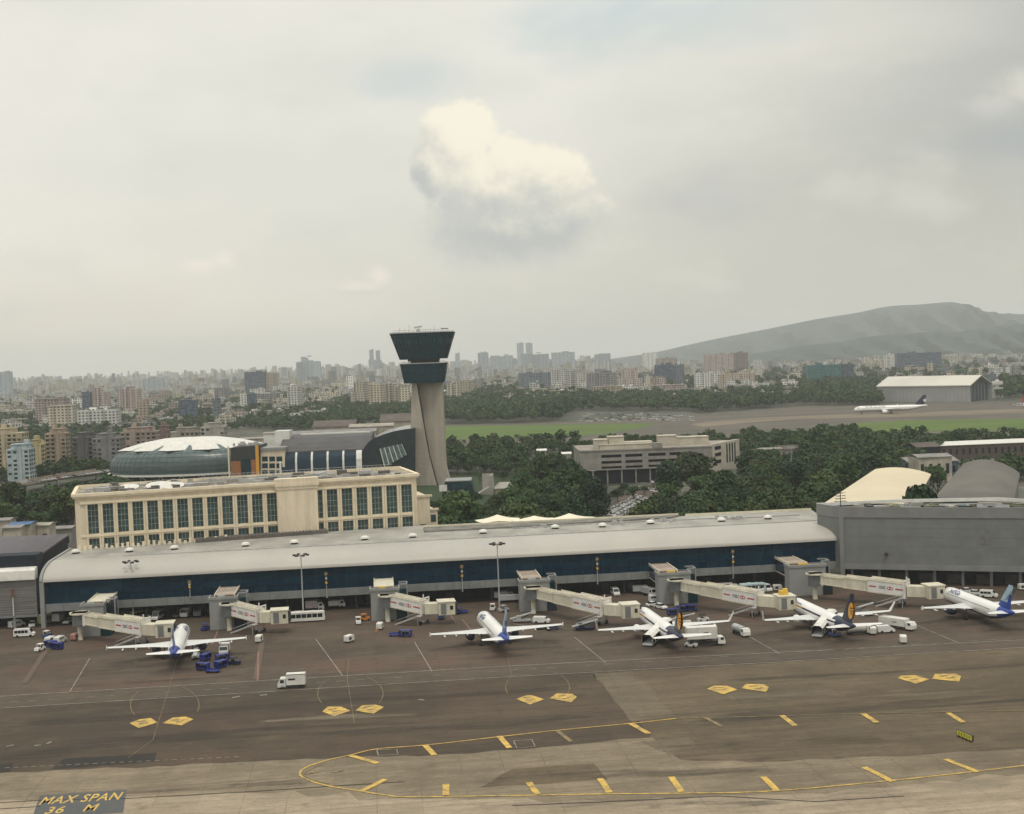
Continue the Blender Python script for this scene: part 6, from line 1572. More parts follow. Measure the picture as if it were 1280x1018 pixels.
def bus(name, label, o, rot, m, L_=11, H_=3.0, group=None, roofm=None):
    t = thing(name, label, 'bus', o, rot, group); h = L_ / 2; w = 2.5
    body_prof('body', [(-h, .35), (-h, H_ - .2), (-h + .2, H_), (h - .3, H_), (h, H_ - .4), (h, .35)], w, m, t)
    b = MB()
    for s in (-1, 1):
        n = int(L_ / 1.5)
        for k in range(n): x0 = -h + .4 + (L_ - .9) * k / n; b.box(x0, x0 + (L_ - .9) / n - .15, s * (w / 2 - .05), s * (w / 2 + .012), 1.25, 2.35)
    b.build('side_window', M_win, t); MB().box(h - .05, h + .012, -1.1, 1.1, 1.2, 2.5).build('windscreen', M_win, t)
    b = MB(); b.box(-h * .5, -h * .1, -.7, .7, H_, H_ + .2); b.box(h * .2, h * .5, -.6, .6, H_, H_ + .18); b.build('roof_unit', roofm or m, t)
    wheels(t, (-h + 2.2, h - 2.2), 1.1, .48); return t
def box_truck(name, label, o, rot, cabm, boxm, L_=7, H_=3.2, group=None, box_z=.9, cat='truck', cab_l=1.8, mark=False):
    t = thing(name, label, cat, o, rot, group); h = L_ / 2; w = 2.3
    body_prof('cab', [(h - cab_l, .5), (h - cab_l, 2.3), (h - cab_l + .3, 2.45), (h - .55, 2.4), (h - .12, 1.5), (h, 1.3), (h, .5)], w - .1, cabm, t)
    b = MB(); b.face([(h - .5, -.95, 2.3), (h - .5, .95, 2.3), (h - .10, 1.0, 1.52), (h - .10, -1.0, 1.52)]); b.v = [(x + .03, y, z + .02) for x, y, z in b.v]
    for s in (-1, 1): b.box(h - cab_l + .35, h - .6, s * (w / 2 - .08), s * (w / 2 - .03), 1.45, 2.15)
    b.build('cab_window', M_win, t)
    if boxm:
        b = MB(); b.box(-h, h - cab_l - .15, -w / 2, w / 2, box_z, H_); bx = b.build('cargo_box', boxm, t)
        b = MB(); 
        for s in (-1, 1): b.box(-h, h - cab_l - .15, s * w / 2 - .04, s * w / 2 + .04, H_ - .08, H_ + .04)
        if mark:
            for s in (-1, 1): b.box(-.9, .7, s * w / 2 - .02, s * w / 2 + .02, 2.0, 2.4)
        b.build('edge_trim', M_dark if mark else M_steel, bx)
    MB().box(-h, h - .2, -.55, .55, .45, .85).build('chassis', M_dark, t)
    wheels(t, (-h + 1.3, h - 1.1), w / 2 - .2, .45, .3); return t
def catering(name, label, o, rot, lift, group=None, bh=2.9):
    t = thing(name, label, 'catering truck', o, rot, group); L_ = 9.5; h = L_ / 2; w = 2.5
    body_prof('cab', [(h - 1.8, .5), (h - 1.8, 2.2), (h - .5, 2.2), (h, 1.4), (h, .5)], w - .1, M_white, t)
    MB().box(h - 1.2, h - .42, -1.21, 1.21, 1.45, 2.05).build('cab_window', M_win, t)
    MB().box(-h, h - .2, -.6, .6, .5, 1.0).build('chassis', M_dark, t)
    b = MB(); b.box(-h, h - 2.0, -w / 2, w / 2, lift, lift + bh); bx = b.build('cargo_box', M_white, t)
    b = MB(); b.box(-.7, .5, -w / 2 - .03, -w / 2, lift + bh * .46, lift + bh * .56); b.build('vent', M_dark, bx)
    b = MB()
    for y in (-.9, .9):
        b.bar((-h + .6, y, 1), (h - 2.6, y, lift), .2); b.bar((-h + .6, y, lift), (h - 2.6, y, 1), .2)
    b.build('scissor_lift', M_dark, t)
    MB().box(h - 2.0, h - .2, -1.1, 1.1, lift, lift + .15).build('platform', M_silver, t)
    wheels(t, (-h + 1.6, h - 1.2), 1.0, .48, .3); return t
def tug(name, label, o, rot, m, group=None, cab=True, seatm=None, s=1.0):
    t = thing(name, label, 'tow tractor', o, rot, group)
    body_prof('body', [(-1.5, .3), (-1.5, .95), (-.4, 1.0), (-.3, .75), (.3, .75), (.45, 1.1), (1.4, 1.0), (1.5, .3)], 1.4, m, t)
    if cab:
        b = MB()
        for x, y in ((-.9, -.6), (-.9, .6), (.4, -.6), (.4, .6)): b.bar((x, y, .9), (x, y, 1.85), .07)
        b.box(-1.0, .55, -.7, .7, 1.85, 1.95); b.build('canopy', m if seatm is None else seatm, t)
        MB().box(-.6, -.2, -.45, .45, .8, 1.3).build('seat', M_dark, t)
    wheels(t, (-.95, .95), .62, .34); return t
def cart(name, label, o, rot, m, covered, group=None):
    t = thing(name, label, 'baggage cart', o, rot, group)
    MB().box(-1.6, 1.6, -.8, .8, .45, .58).build('deck', m, t)
    if covered:
        b = MB(); b.box(-1.6, 1.6, -.8, .8, 1.75, 1.83)
        b.box(-1.6, -1.52, -.8, .8, .58, 1.75); b.box(1.52, 1.6, -.8, .8, .58, 1.75)
        b.build('canopy', m, t)
        b = MB()
        for x in (-.5, .5): b.obox(x, .05, .58, .8, 1.1, .75, .1)
        b.build('curtain', M_navy, t)
    else:
        b = MB()
        for k in range(5): b.cyl((-1.4 + k * .7, -.75, .62), (-1.4 + k * .7, .75, .62), .06, n=8)
        b.box(-1.6, 1.6, .74, .8, .58, .85); b.build('roller_bed', m, t)
    MB().bar((1.6, 0, .4), (2.5, 0, .3), .1).build('tow_bar', M_dark, t)
    wheels(t, (-1.15, 1.15), .6, .26, .16); return t
def gpu(name, label, o, rot, m=None, group=None):
    t = thing(name, label, 'power unit', o, rot, group)
    body_prof('housing', [(-1.3, .45), (-1.3, 1.75), (-1.15, 1.9), (1.1, 1.9), (1.3, 1.6), (1.3, .45)], 1.5, m or M_white, t)
    b = MB(); b.box(-.9, .1, -.78, -.75, .8, 1.5); b.build('louvre', M_dark, t); MB().bar((1.3, 0, .5), (2.2, 0, .35), .1).build('tow_bar', M_dark, t)
    wheels(t, (-.8, .8), .6, .28, .18); return t
def loader(name, label, o, rot, m, group=None, beltm=None):
    t = thing(name, label, 'belt loader', o, rot, group)
    body_prof('chassis', [(-2.6, .4), (-2.6, .85), (2.4, .85), (2.6, .6), (2.6, .4)], 1.8, m, t)
    b = MB(); b.hexa([(-3.4, -.5, 1.0), (3.6, -.5, 2.6), (3.6, .5, 2.6), (-3.4, .5, 1.0), (-3.4, -.5, 1.25), (3.6, -.5, 2.85), (3.6, .5, 2.85), (-3.4, .5, 1.25)]); b.build('belt', beltm or M_silver, t)
    b = MB(); b.bar((-.5, -.3, .8), (2.2, -.3, 2.3), .12); b.bar((-.5, .3, .8), (2.2, .3, 2.3), .12); b.build('strut', M_dark, t)
    body_prof('cab', [(-1.6, .85), (-1.6, 1.9), (-.5, 1.9), (-.3, .85)], .8, m, t)
    wheels(t, (-1.8, 1.7), .75, .38); return t
def stair_truck(name, label, o, rot, L_, h, group=None, hood=True):
    """covered passenger steps: +X end is the top, against the door"""
    t = thing(name, label, 'passenger steps', o, rot, group); w = 2.7
    b = MB(); b.hexa([(-L_ / 2, -w / 2, .4), (L_ / 2 - 1.8, -w / 2, h - .1), (L_ / 2 - 1.8, w / 2, h - .1), (-L_ / 2, w / 2, .4), (-L_ / 2, -w / 2, .7), (L_ / 2 - 1.8, -w / 2, h + .15), (L_ / 2 - 1.8, w / 2, h + .15), (-L_ / 2, w / 2, .7)])
    b.box(L_ / 2 - 1.8, L_ / 2, -w / 2, w / 2, h - .1, h + .1); b.build('flight', M_silver, t)
    b = MB(); q = lambda x, y, z: (x, y, z)
    top = []
    for x, z in ((-L_ / 2 + .2, .55), (L_ / 2 - 2.2, h), (L_ / 2, h)):
        top.append([(x, -w / 2 - .1, z + .2), (x, -w / 2 - .1, z + 1.9), (x, -w * .3, z + 2.5), (x, w * .3, z + 2.5), (x, w / 2 + .1, z + 1.9), (x, w / 2 + .1, z + .2)])
    b.grid(top[:2] + top[2:], lambda i, j: 1 if j in (0, 4) else 0); b.grid([[(x, y * .97, z - .05) for x, y, z in r_] for r_ in top], lambda i, j: 1 if j in (0, 4) else 0)
    b.build('hood', [M_white, mat('pale_yellow_panel', (.60, .48, .22), .6, .1, .5)], t, 30)
    b = MB(); p, r_ = top[0], 0
    for k in range(2): x = top[0][0][0] + k * 1.5; zz = .9 + (h - .9) * (k * 1.5) / (L_ - 2.7); b.grid([[(x - .12, y * 1.03, z + .05 + zz - .9) for _, y, z in top[0]], [(x + .12, y * 1.03, z + .05 + zz - .9) for _, y, z in top[0]]])
    b.build('hood_band', M_brwhite, t)
    MB().box(-L_ / 2 + 1.5, L_ / 2 - .6, -.8, .8, .4, .95).build('chassis', M_dark, t)
    b = MB(); b.bar((L_ / 2 - 1.6, -.6, .9), (L_ / 2 - 1, -.6, h), .2); b.bar((L_ / 2 - 1.6, .6, .9), (L_ / 2 - 1, .6, h), .2); b.build('support', M_dark, t)
    body_prof('cab', [(L_ / 2 - 2.6, .5), (L_ / 2 - 2.6, 2.0), (L_ / 2 - 1.2, 2.0), (L_ / 2 - .7, 1.2), (L_ / 2 - .7, .5)], 1.7, M_white, t)
    wheels(t, (-L_ / 2 + 2.2, L_ / 2 - 1.6), .75, .4); return t
def tanker(name, label, o, rot, m, group=None):
    t = thing(name, label, 'service truck', o, rot, group)
    body_prof('cab', [(1.8, .5), (1.8, 2.2), (3.0, 2.2), (3.4, 1.4), (3.4, .5)], 2.0, M_white, t); MB().box(2.2, 3.08, -1.02, 1.02, 1.4, 2.0).build('cab_window', M_win, t)
    b = MB(); b.cyl((-3.2, 0, 1.55), (1.6, 0, 1.55), .95, n=16); b.build('tank', m, t, True); MB().box(-3.2, 3.2, -.6, .6, .45, .75).build('chassis', M_dark, t)
    wheels(t, (-2.2, 2.4), .85, .44); return t

AR = R(90)
def P0(x, y): return G(x, y)
V_ = 'service vehicles along the foot of the concourse'
# left end
van('minibus', 'white minibus side on with a row of dark windows near the left edge', 'minibus', P0(31, 796), TH, M_carw, 5.6, 2.3, 2.0)
van('van', 'white van with open back angled away at the left, above the minibus', 'van', P0(21, 784), R(60), M_carw, 4.8, 2.0, 1.8)
car('car', 'white car facing the camera just right of the angled white van', 'car', P0(40.5, 783), R(-75), M_carw)
tug('tow_tractor', 'dark tractor in the shade of the left end pillar', P0(47, 777), R(70), M_cargrey)
bus('bus', 'dull yellow green coach seen from behind just right of the end pillar', P0(64, 778), R(66), M_green, 8.5, 2.9)
box_truck('box_truck', 'white box truck seen from behind between the yellow green coach and a white car', P0(75.5, 778), R(84), M_carw, M_white, 6, 2.9)
car('car', 'white car nose towards the camera left of the leftmost stair tower', 'car', P0(85.5, 779), R(-95), M_carw)
tug('tow_tractor', 'blue and white tractor with flat canopy near the left carts', P0(59, 797), R(75), M_carblue, seatm=M_white)
van('pickup_truck', 'small white canopied pickup side by side with another, left one', 'pickup', P0(64, 804), R(80), M_carw, 4.2, 1.9, 1.8)
van('pickup_truck', 'small white canopied pickup side by side with another, right one', 'pickup', P0(75.5, 803.5), R(80), M_carw, 4.2, 1.9, 1.8)
cart('baggage_cart', 'blue baggage cart below the pair of white pickups, left of two', P0(63.5, 809.5), R(160), M_blue, True)
cart('baggage_cart', 'blue baggage cart below the pair of white pickups, right of two', P0(71.5, 812), R(160), M_blue, True)
tug('tow_tractor', 'white tractor with grey nose at the lower left of the blue carts', P0(50, 814), R(-110), M_carw, seatm=M_white)
gpu('power_unit', 'small pink red topped unit at the foot of the leftmost bridge', P0(94, 800.5), R(80), mat('pale_red_paint', (.42, .22, .20), .5))
# under the left part of the concourse
van('van', 'yellow beige van parked against the wall behind the leftmost bridge', 'van', P0(176, 773), R(40), M_green, 6.0, 2.4, 2.1)
car('car', 'small white car between yellow beige van and tall white van', 'car', P0(187, 775), R(85), M_carw)
van('van', 'tall white van seen from the front behind the leftmost bridge', 'van', P0(197, 774), R(-95), M_carw, 5.5, 2.6, 2.0)
car('car', 'grey car parked in the shade beneath the concourse', 'car', P0(222, 771), R(88), M_cargrey)
box_truck('box_truck', 'small white truck facing out from the shade left of the second stair tower', P0(232.5, 771), R(-92), M_carw, M_white, 5, 2.6)
box_truck('box_truck', 'dark bodied light truck with pale cab top in the shade left of second stair tower', P0(249, 770), R(-92), M_cargrey, M_cargrey, 5, 2.4)
tug('tow_tractor', 'blue tractor at the left foot of the second stair tower', P0(256.5, 788), R(80), M_blue)
gpu('power_unit', 'white box unit below the short second bridge', P0(324, 803), R(85))
bus('bus', 'long white apron bus below the light mast in the middle left', P0(381, 777), TH, M_white, 11.5, 2.8)
van('minibus', 'low white van standing behind the nose of the apron bus', 'van', P0(393, 776), TH, M_carw, 5.4, 2.0, 1.9)
box_truck('box_truck', 'pinkish white box truck standing above the long apron bus', P0(394, 763), TH, M_carw, mat('pinkish_box', (.55, .48, .46), .6), 5.5, 3.0)
box_truck('box_truck', 'white light truck alone against the dark wall right of the apron bus', P0(421, 760), R(12), M_carw, M_white, 5, 2.4)
# stand three, empty
tug('tow_tractor', 'white tractor left of the third stair tower', P0(448, 780), R(-80), M_carw, seatm=M_white)
tug('tow_tractor', 'orange tractor beside the white one left of the third stair tower', P0(456, 776), R(20), M_orange, seatm=M_orange)
gpu('power_unit', 'white box unit with red cones in front of the third stair tower', P0(475, 787), R(85))
cart('baggage_cart', 'flat blue dolly in front of the third bridge, left of the blue covered cart', P0(494, 795.5), R(8), M_blue, False)
cart('baggage_cart', 'covered blue baggage cart right of the flat blue dolly', P0(507, 796), R(-15), M_blue, True)
cart('baggage_cart', 'covered blue cart beneath the cab of the third bridge', P0(552, 774), R(85), M_carblue, True)
cart('baggage_cart', 'dark blue covered cart right of the third bridge cab', P0(570, 768), R(5), M_blue, True)
cart('baggage_cart', 'dark blue flat cart close to the third bridge cab', P0(578, 767), R(5), M_blue, False)
gpu('power_unit', 'tiny white trolley alone on the empty stand', P0(436.5, 803), R(60))
tug('tow_tractor', 'white and black pushback tractor ahead of the nose of the bright blue tailed jet', P0(616, 763), R(85), M_carw, seatm=M_white)
box_truck('box_truck', 'silver flat truck in the shade behind the middle light mast, nearer the wall', P0(641, 753), TH, M_carsil, M_carsil, 8, 2.2)
box_truck('box_truck', 'silver truck in the shade left of the silver flat truck', P0(630, 750), TH, M_carsil, M_carsil, 6, 2.6)
tug('tow_tractor', 'grey tractor at the foot of the middle light mast', P0(630, 765), R(40), M_carsil)
loader('belt_loader', 'grey belt loader right of the bright blue tailed jet, near the stair tower', P0(653, 778), R(8), M_silver)
van('van', 'white low truck with rounded nose right of the grey belt loader', 'truck', P0(677, 779), R(-15), M_carw, 4.6, 1.8, 1.9, win=False)
cart('baggage_cart', 'flat blue dolly under the right wing of the bright blue tailed jet', P0(691, 788), R(4), M_navy, False)
cart('baggage_cart', 'second flat blue dolly under that wing, beneath its root', P0(676, 787), R(4), M_navy, False)
loader('belt_loader', 'grey belt loader with dark blue chassis left of the middle golden tail jet', P0(731, 788), R(6), M_navy)
van('van', 'white van parked under the fourth bridge near the wall', 'van', P0(769, 744), R(-80), M_carw, 4.8, 2.2, 1.9)
van('van', 'white van with dark windows behind the fourth bridge cab, upper one', 'van', P0(822, 752), R(15), M_carw, 5.2, 2.1, 1.9)
car('car', 'white estate car just below the upper white van by the bridge', 'car', P0(817, 758), R(20), M_carw)
car('car', 'white car nearest the nose of the middle golden tail jet', 'car', P0(826, 761), R(-60), M_carw)
box_truck('box_truck', 'grey box truck in the shade left of the fifth stair tower, left one', P0(801, 742), TH, M_carsil, M_carsil, 5, 2.4)
box_truck('box_truck', 'grey cab truck in the shade left of the fifth stair tower, right one', P0(812, 745), R(-60), M_carw, M_carsil, 6, 2.4)
cart('baggage_cart', 'royal blue covered cart behind the tail fin, leftmost of three', P0(841, 769), R(10), M_blue, True)
cart('baggage_cart', 'royal blue covered cart directly behind the tail fin, middle of three', P0(853, 765), R(20), M_blue, True)
cart('baggage_cart', 'royal blue covered cart behind the tail fin, rightmost of three', P0(865, 764), R(-5), M_blue, True)
loader('belt_loader', 'white belt loader right behind the wing root of the middle golden tail jet', P0(852, 780), R(-5), M_white)
tug('tow_tractor', 'white tractor with yellow canopy behind the right wing of the middle golden tail jet', P0(879, 777), R(15), M_carw, seatm=mat('pale_yellow_panel', (0, 0, 0)))
catering('catering_truck', 'white catering truck with raised box beneath the right tailplane of the middle golden tail jet', P0(882, 807), R(4), 1.9)
tanker('service_truck', 'white service truck with open cage nose to camera under the right winglet', P0(926, 794), R(-72), M_silver)
stair_truck('passenger_steps', 'covered white and yellow steps at the rear door of the middle golden tail jet', P0(822, 803), R(58), 12, 2.7)
stair_truck('passenger_steps', 'covered white and yellow steps at the rear door of the gold cheat line jet', P0(1031, 792), R(58), 12, 2.7)
tug('tow_tractor', 'white tractor under the tail of the middle golden tail jet', P0(864, 809), R(150), M_carw, seatm=M_dark)
# between the fifth and sixth bridges
bus('bus', 'pale cyan roofed coach behind the fifth bridge', P0(941, 741), R(8), mat('pale_cyan_paint', (.48, .60, .62), .4), 7.5, 2.8)
box_truck('box_truck', 'grey box truck left of the pale cyan coach, half hidden by the bridge', P0(910, 741), R(5), M_carsil, mat('dull_box', (.33, .30, .28), .7), 7, 2.8)
van('van', 'white van with dark windscreen right of the pale cyan coach', 'van', P0(957, 739), R(-70), M_carw, 5, 2.2, 1.9)
gpu('power_unit', 'large white box right of the white van, left of the last stair tower', P0(972, 739), R(5))
tug('tow_tractor', 'yellow tractor just behind the fifth bridge cab', P0(972, 751), R(10), M_yellow, seatm=M_yellow)
# around the gold cheat line jet
loader('belt_loader', 'dark belt loader behind the tail of the gold cheat line jet', P0(1076, 767), R(5), M_cargrey)
cart('baggage_cart', 'white flat dolly right of the dark belt loader', P0(1084, 770), R(4), M_white, False)
catering('catering_truck', 'white flat truck with lowered box and cab to camera, right of gold cheat line jet', P0(1122, 786), R(-48), .95, bh=1.9)
tanker('service_truck', 'pale tank truck beneath the right tailplane of the gold cheat line jet', P0(1074, 793), TH, mat('pale_tank', (.50, .50, .46), .5))
van('van', 'white panel van right of the pale tank truck', 'van', P0(1107, 791), R(4), M_carw, 4.4, 1.9, 1.8, win=False)
gpu('power_unit', 'small white box cart alone on the open apron at right', P0(1129, 804), R(80))
gpu('power_unit', 'white box unit under the tail of the gold cheat line jet', P0(1091, 793), R(80))
tug('tow_tractor', 'blue tractor under the tail of the gold cheat line jet', P0(1043, 796), R(160), M_carblue, seatm=M_white)
# right end
car('car', 'long white car parked beyond the nose of the jet at the right edge', 'car', P0(1210, 741), R(5), M_carw)
car('car', 'white car behind the fuselage of the right edge jet', 'car', P0(1221, 744), R(-20), M_carw)
van('van', 'white van with dark windscreen nearest the fin of the right edge jet', 'van', P0(1236, 747), R(-30), M_carw, 4.8, 2.1, 1.9)
gpu('power_unit', 'white box at the right frame edge against the grey hall', P0(1279, 738), R(5))
# around the leftmost jet
cart('baggage_cart', 'blue covered cart under the right wing of the leftmost jet', P0(257, 826), R(75), M_blue, True)
box_truck('box_truck', 'white cabbed truck in front of the blue carts by the leftmost jet', P0(281, 818), R(-85), M_carw, M_white, 5, 2.6)
cart('baggage_cart', 'blue covered cart near the bottom left of the blue train by the leftmost jet', P0(254, 838), R(-25), M_blue, True)
cart('baggage_cart', 'low blue flat cart at the bottom of the blue cart train by the leftmost jet', P0(266, 841), R(-10), M_blue, False)
cart('baggage_cart', 'blue covered cart at the top of the blue cart train by the leftmost jet', P0(278, 827), R(30), M_blue, True)
cart('baggage_cart', 'blue covered cart on the right bend of the blue cart train by the leftmost jet', P0(276, 835), R(60), M_blue, True)
tug('tow_tractor', 'dark navy tractor leading the blue cart train by the leftmost jet', P0(293, 831), R(-15), M_navy)
loader('belt_loader', 'belt loader beneath the right wing of the leftmost jet', P0(245, 822), R(100), M_carsil)
# on the service road
box_truck('box_truck', 'white box truck with a dark side plate driving left along the service road', P0(365, 860), R(184), M_carw, M_white, 6.2, 3.3, mark=True)
# yellow guidance board on the taxilane
def board():
    A, B = G(1197, 921), G(1216, 929); rot = math.atan2(B.y - A.y, B.x - A.x); W = (B - A).length
    t = thing('guidance_board', 'yellow green taxi guidance board on dark feet standing on the open apron', 'sign', (A + B) / 2, rot)
    MB().box(-W / 2, W / 2, -.14, .14, .35, 1.35).build('panel', mat('guidance_yellow', (.55, .52, .06), .5, .1, 1), t)
    b = MB(); b.box(-W / 2, W / 2, -.16, .16, 1.35, 1.41); b.box(-W / 2 - .08, -W / 2, -.16, .16, .3, 1.41); b.box(W / 2, W / 2 + .08, -.16, .16, .3, 1.41); b.build('frame', M_dark, t)
    b = MB()
    for k in range(4): x = -W / 2 + W * (k + .5) / 4; b.box(x - .1, x + .1, -.3, .3, 0, .45)
    b.build('foot', M_dark, t)
    b = MB()
    for k in range(5): x = -W * .35 + k * W * .17; b.box(x - .08, x + .08, -.16, -.14, .6, 1.1)
    b.build('marking', M_dark, t)
board()
# red cones by the power unit
for k, (x, y) in enumerate(((470, 790), (472, 788.5))):
    t = thing('traffic_cone', ['orange traffic cone by the white box unit, lower one', 'orange traffic cone by the white box unit, upper one'][k], 'cone', G(x, y), 0)
    MB().box(-.3, .3, -.3, .3, 0, .06).build('base', M_dark, t); MB().cyl((0, 0, .06), (0, 0, .95), .24, .04, 10).build('cone', M_orange, t, True)

# ---- parked cars: the lot in the wood, the flyover, and the far row beyond the turf
CARM = [(M_carw, 'white')] * 8 + [(M_carsil, 'silver'), (M_carsil, 'silver'), (M_cargrey, 'grey'), (M_cardark, 'dark'), (M_carred, 'red')]
protos = {}
def parked(x, y, rot, label, group, z=0.0, pick=None):
    m, cn = pick or rnd.choice(CARM)
    if cn not in protos:
        p = car('parked_car', '', 'car', (0, 0, 0), 0, m, None, True); wheels(p, (-1.3, 1.3), .74, .31); protos[cn] = p; KIDS[p.name] = list(p.children); first = True
        p.location = G(x, y, z); p.rotation_euler = (0, 0, rot); p['label'] = label % cn; p['group'] = group; return p
    return copy_tree(protos[cn], G(x, y, z), rot, label % cn, group)
for r_, (xa, ya, xb, yb, n) in enumerate([(757, 643, 798, 621, 14), (763, 646, 805, 623, 14), (771, 647, 811, 626, 12)]):
    for k in range(n):
        s = (k + .5) / n; parked(xa + (xb - xa) * s + rnd.uniform(-.6, .6), ya + (yb - ya) * s, R(rnd.choice((20, 200)) + rnd.uniform(-5, 5)), '%s car parked in a tight row of the car park among the trees', 'cars in the car park among the trees', pick=None if rnd.random() < .25 else CARM[rnd.choice((0, 0, 0, 8))])
for (x, y) in ((818, 614.5), (822, 615.5), (826, 614), (697, 628), (704, 635), (690, 632), (830, 622), (812, 608), (806, 612), (815, 604), (798, 612), (835, 630)):
    parked(x, y, R(rnd.uniform(0, 180)), '%s car standing loose among the trees behind the concourse', 'loose cars among the trees')
for k in range(20):
    x = 30 + k * 6.2 + rnd.uniform(-1, 1); y = 603.5 - (x - 40) * .145
    parked(x, y, R(14), '%s car in traffic on the raised road at left', 'cars on the raised road', 6.0)
for k in range(78):
    x = rnd.uniform(722, 866); y = rnd.uniform(517, 527.5); parked(x, y, R(rnd.uniform(-30, 40)), '%s vehicle in the far lot beyond the turf', 'vehicles in the far lot beyond the turf')
# ================================================================== TREES
def leaf_mat(name, a, b_, seed):
    m = bpy.data.materials.new(name); m.use_nodes = True
    t = NT(m.node_tree); b = t.nodes['Principled BSDF']; b.inputs['Roughness'].default_value = .65; b.inputs['Specular IOR Level'].default_value = .25
    co = t.n('ShaderNodeTexCoord').outputs['Object']; oi = t.n('ShaderNodeObjectInfo').outputs['Random']
    n1 = t.noise(co, .22, 4, .6); n2 = t.noise(co, 1.8, 2, .6)
    c = t.mix(t.sm(t.m('ADD', t.m('MULTIPLY', n1, .6), t.m('MULTIPLY', n2, .4)), .38, .62), a, b_)
    c = t.mix(t.m('MULTIPLY', oi, .5), c, (.032, .056, .020))
    c = t.mix(1.0, c, t.mix(oi, (.50, .56, .52), (1.65, 1.45, 1.05)), 'MULTIPLY')
    t.put(b.inputs['Base Color'], c); return m
LEAF = [leaf_mat('foliage_dark', (.004, .024, .011), (.024, .070, .023), 1), leaf_mat('foliage_mid', (.008, .034, .013), (.038, .094, .028), 2), leaf_mat('foliage_olive', (.014, .034, .012), (.056, .088, .026), 3)]
M_bark = mat('bark', (.085, .062, .045), .95, .25, 1.5)
def crown_np(seed, h, r, base, lobes, nleaf, size, squash=.8):
    g = np.random.default_rng(seed)
    cz = (h + base) / 2; hz = (h - base) / 2
    C = []; 
    for k in range(lobes):
        a = 2 * math.pi * (k + g.random()) / lobes; rr = r * g.uniform(.25, .62); zz = g.uniform(-.5, .62) * hz
        C.append((rr * math.cos(a), rr * math.sin(a), cz + zz, r * g.uniform(.36, .58)))
    C.append((0, 0, cz + hz * .25, r * .62)); C.append((g.normal() * .15 * r, g.normal() * .15 * r, cz + hz * .55, r * .42))
    C = np.array(C); w = C[:, 3] ** 2; idx = g.choice(len(C), nleaf, p=w / w.sum())
    d = g.normal(size=(nleaf, 3)); d /= np.linalg.norm(d, axis=1)[:, None]; d[:, 2] = np.where(d[:, 2] < -.35, -d[:, 2], d[:, 2])
    rad = C[idx, 3] * (1 - .38 * g.random(nleaf) ** 2) * g.uniform(.92, 1.12, nleaf)
    P = C[idx, :3] + d * rad[:, None] * np.array([1, 1, squash]); P[:, 2] = np.clip(P[:, 2], base * .7, h)
    n = d + g.normal(size=(nleaf, 3)) * .55; n[:, 2] += .25; n /= np.linalg.norm(n, axis=1)[:, None]
    up = g.normal(size=(nleaf, 3)); a = np.cross(n, up); a /= np.linalg.norm(a, axis=1)[:, None]; b = np.cross(n, a)
    s = size * g.uniform(.55, 1.25, nleaf)[:, None]; s2 = s * g.uniform(.5, .95, nleaf)[:, None]
    Q = np.stack([P - a * s, P - b * s2 * .9, P + a * s, P + b * s2], 1)
    return Q
def quads_mesh(name, Q, m):
    Q = Q.reshape(-1, 4, 3); nq = len(Q); me = bpy.data.meshes.new(name)
    me.vertices.add(nq * 4); me.vertices.foreach_set('co', Q.astype(np.float32).ravel())
    me.loops.add(nq * 4); me.loops.foreach_set('vertex_index', np.arange(nq * 4, dtype=np.int32))
    me.polygons.add(nq); me.polygons.foreach_set('loop_start', np.arange(0, nq * 4, 4, dtype=np.int32))
    for m_ in (m if isinstance(m, (list, tuple)) else [m]): me.materials.append(m_)
    me.update(calc_edges=True); return me
def trunk_mb(h, r, base, seed):
    q = random.Random(seed); b = MB(); b.cyl((0, 0, -.1), (0, 0, base), .035 * h, .026 * h, 8, 0, False); b.cyl((0, 0, base), (q.uniform(-.4, .4), q.uniform(-.4, .4), h * .75), .026 * h, .008 * h, 8, 0, False)
    for k in range(6):
        a = k * 1.05 + q.random(); z = base * q.uniform(.8, 1.3); b.cyl((0, 0, z), (r * .6 * math.cos(a), r * .6 * math.sin(a), z + (h - base) * q.uniform(.3, .55)), .014 * h, .005 * h, 6, 0, False)
    return b
KIND = [('broad_tree', 'round crowned', 12, 5.6, 3.2, 9, 1500, .55), ('broad_tree', 'wide spreading', 11, 7.0, 3.4, 12, 1900, .58), ('broad_tree', 'tall irregular', 15.5, 5.2, 3.5, 9, 1700, .55), ('broad_tree', 'low bushy', 7.5, 4.4, 1.2, 8, 1100, .5),
        ('broad_tree', 'full rounded', 13.5, 6.4, 3.0, 11, 1900, .58), ('broad_tree', 'loose open', 13, 5.0, 4.2, 6, 900, .52)]
TP = []
for k, (nm, form, h, r, base, lb, nl, sz) in enumerate(KIND):
    for v in range(3):
        me = quads_mesh('crown', crown_np(100 + k * 10 + v, h, r, base, lb, nl, sz), LEAF[v])
        tb = trunk_mb(h, r, base, k * 3 + v).build('trunk', M_bark); tme = tb.data; bpy.data.objects.remove(tb)
        TP.append((nm, form, v, h, me, tme))
TONE = ['dark green', 'mid green', 'olive green']
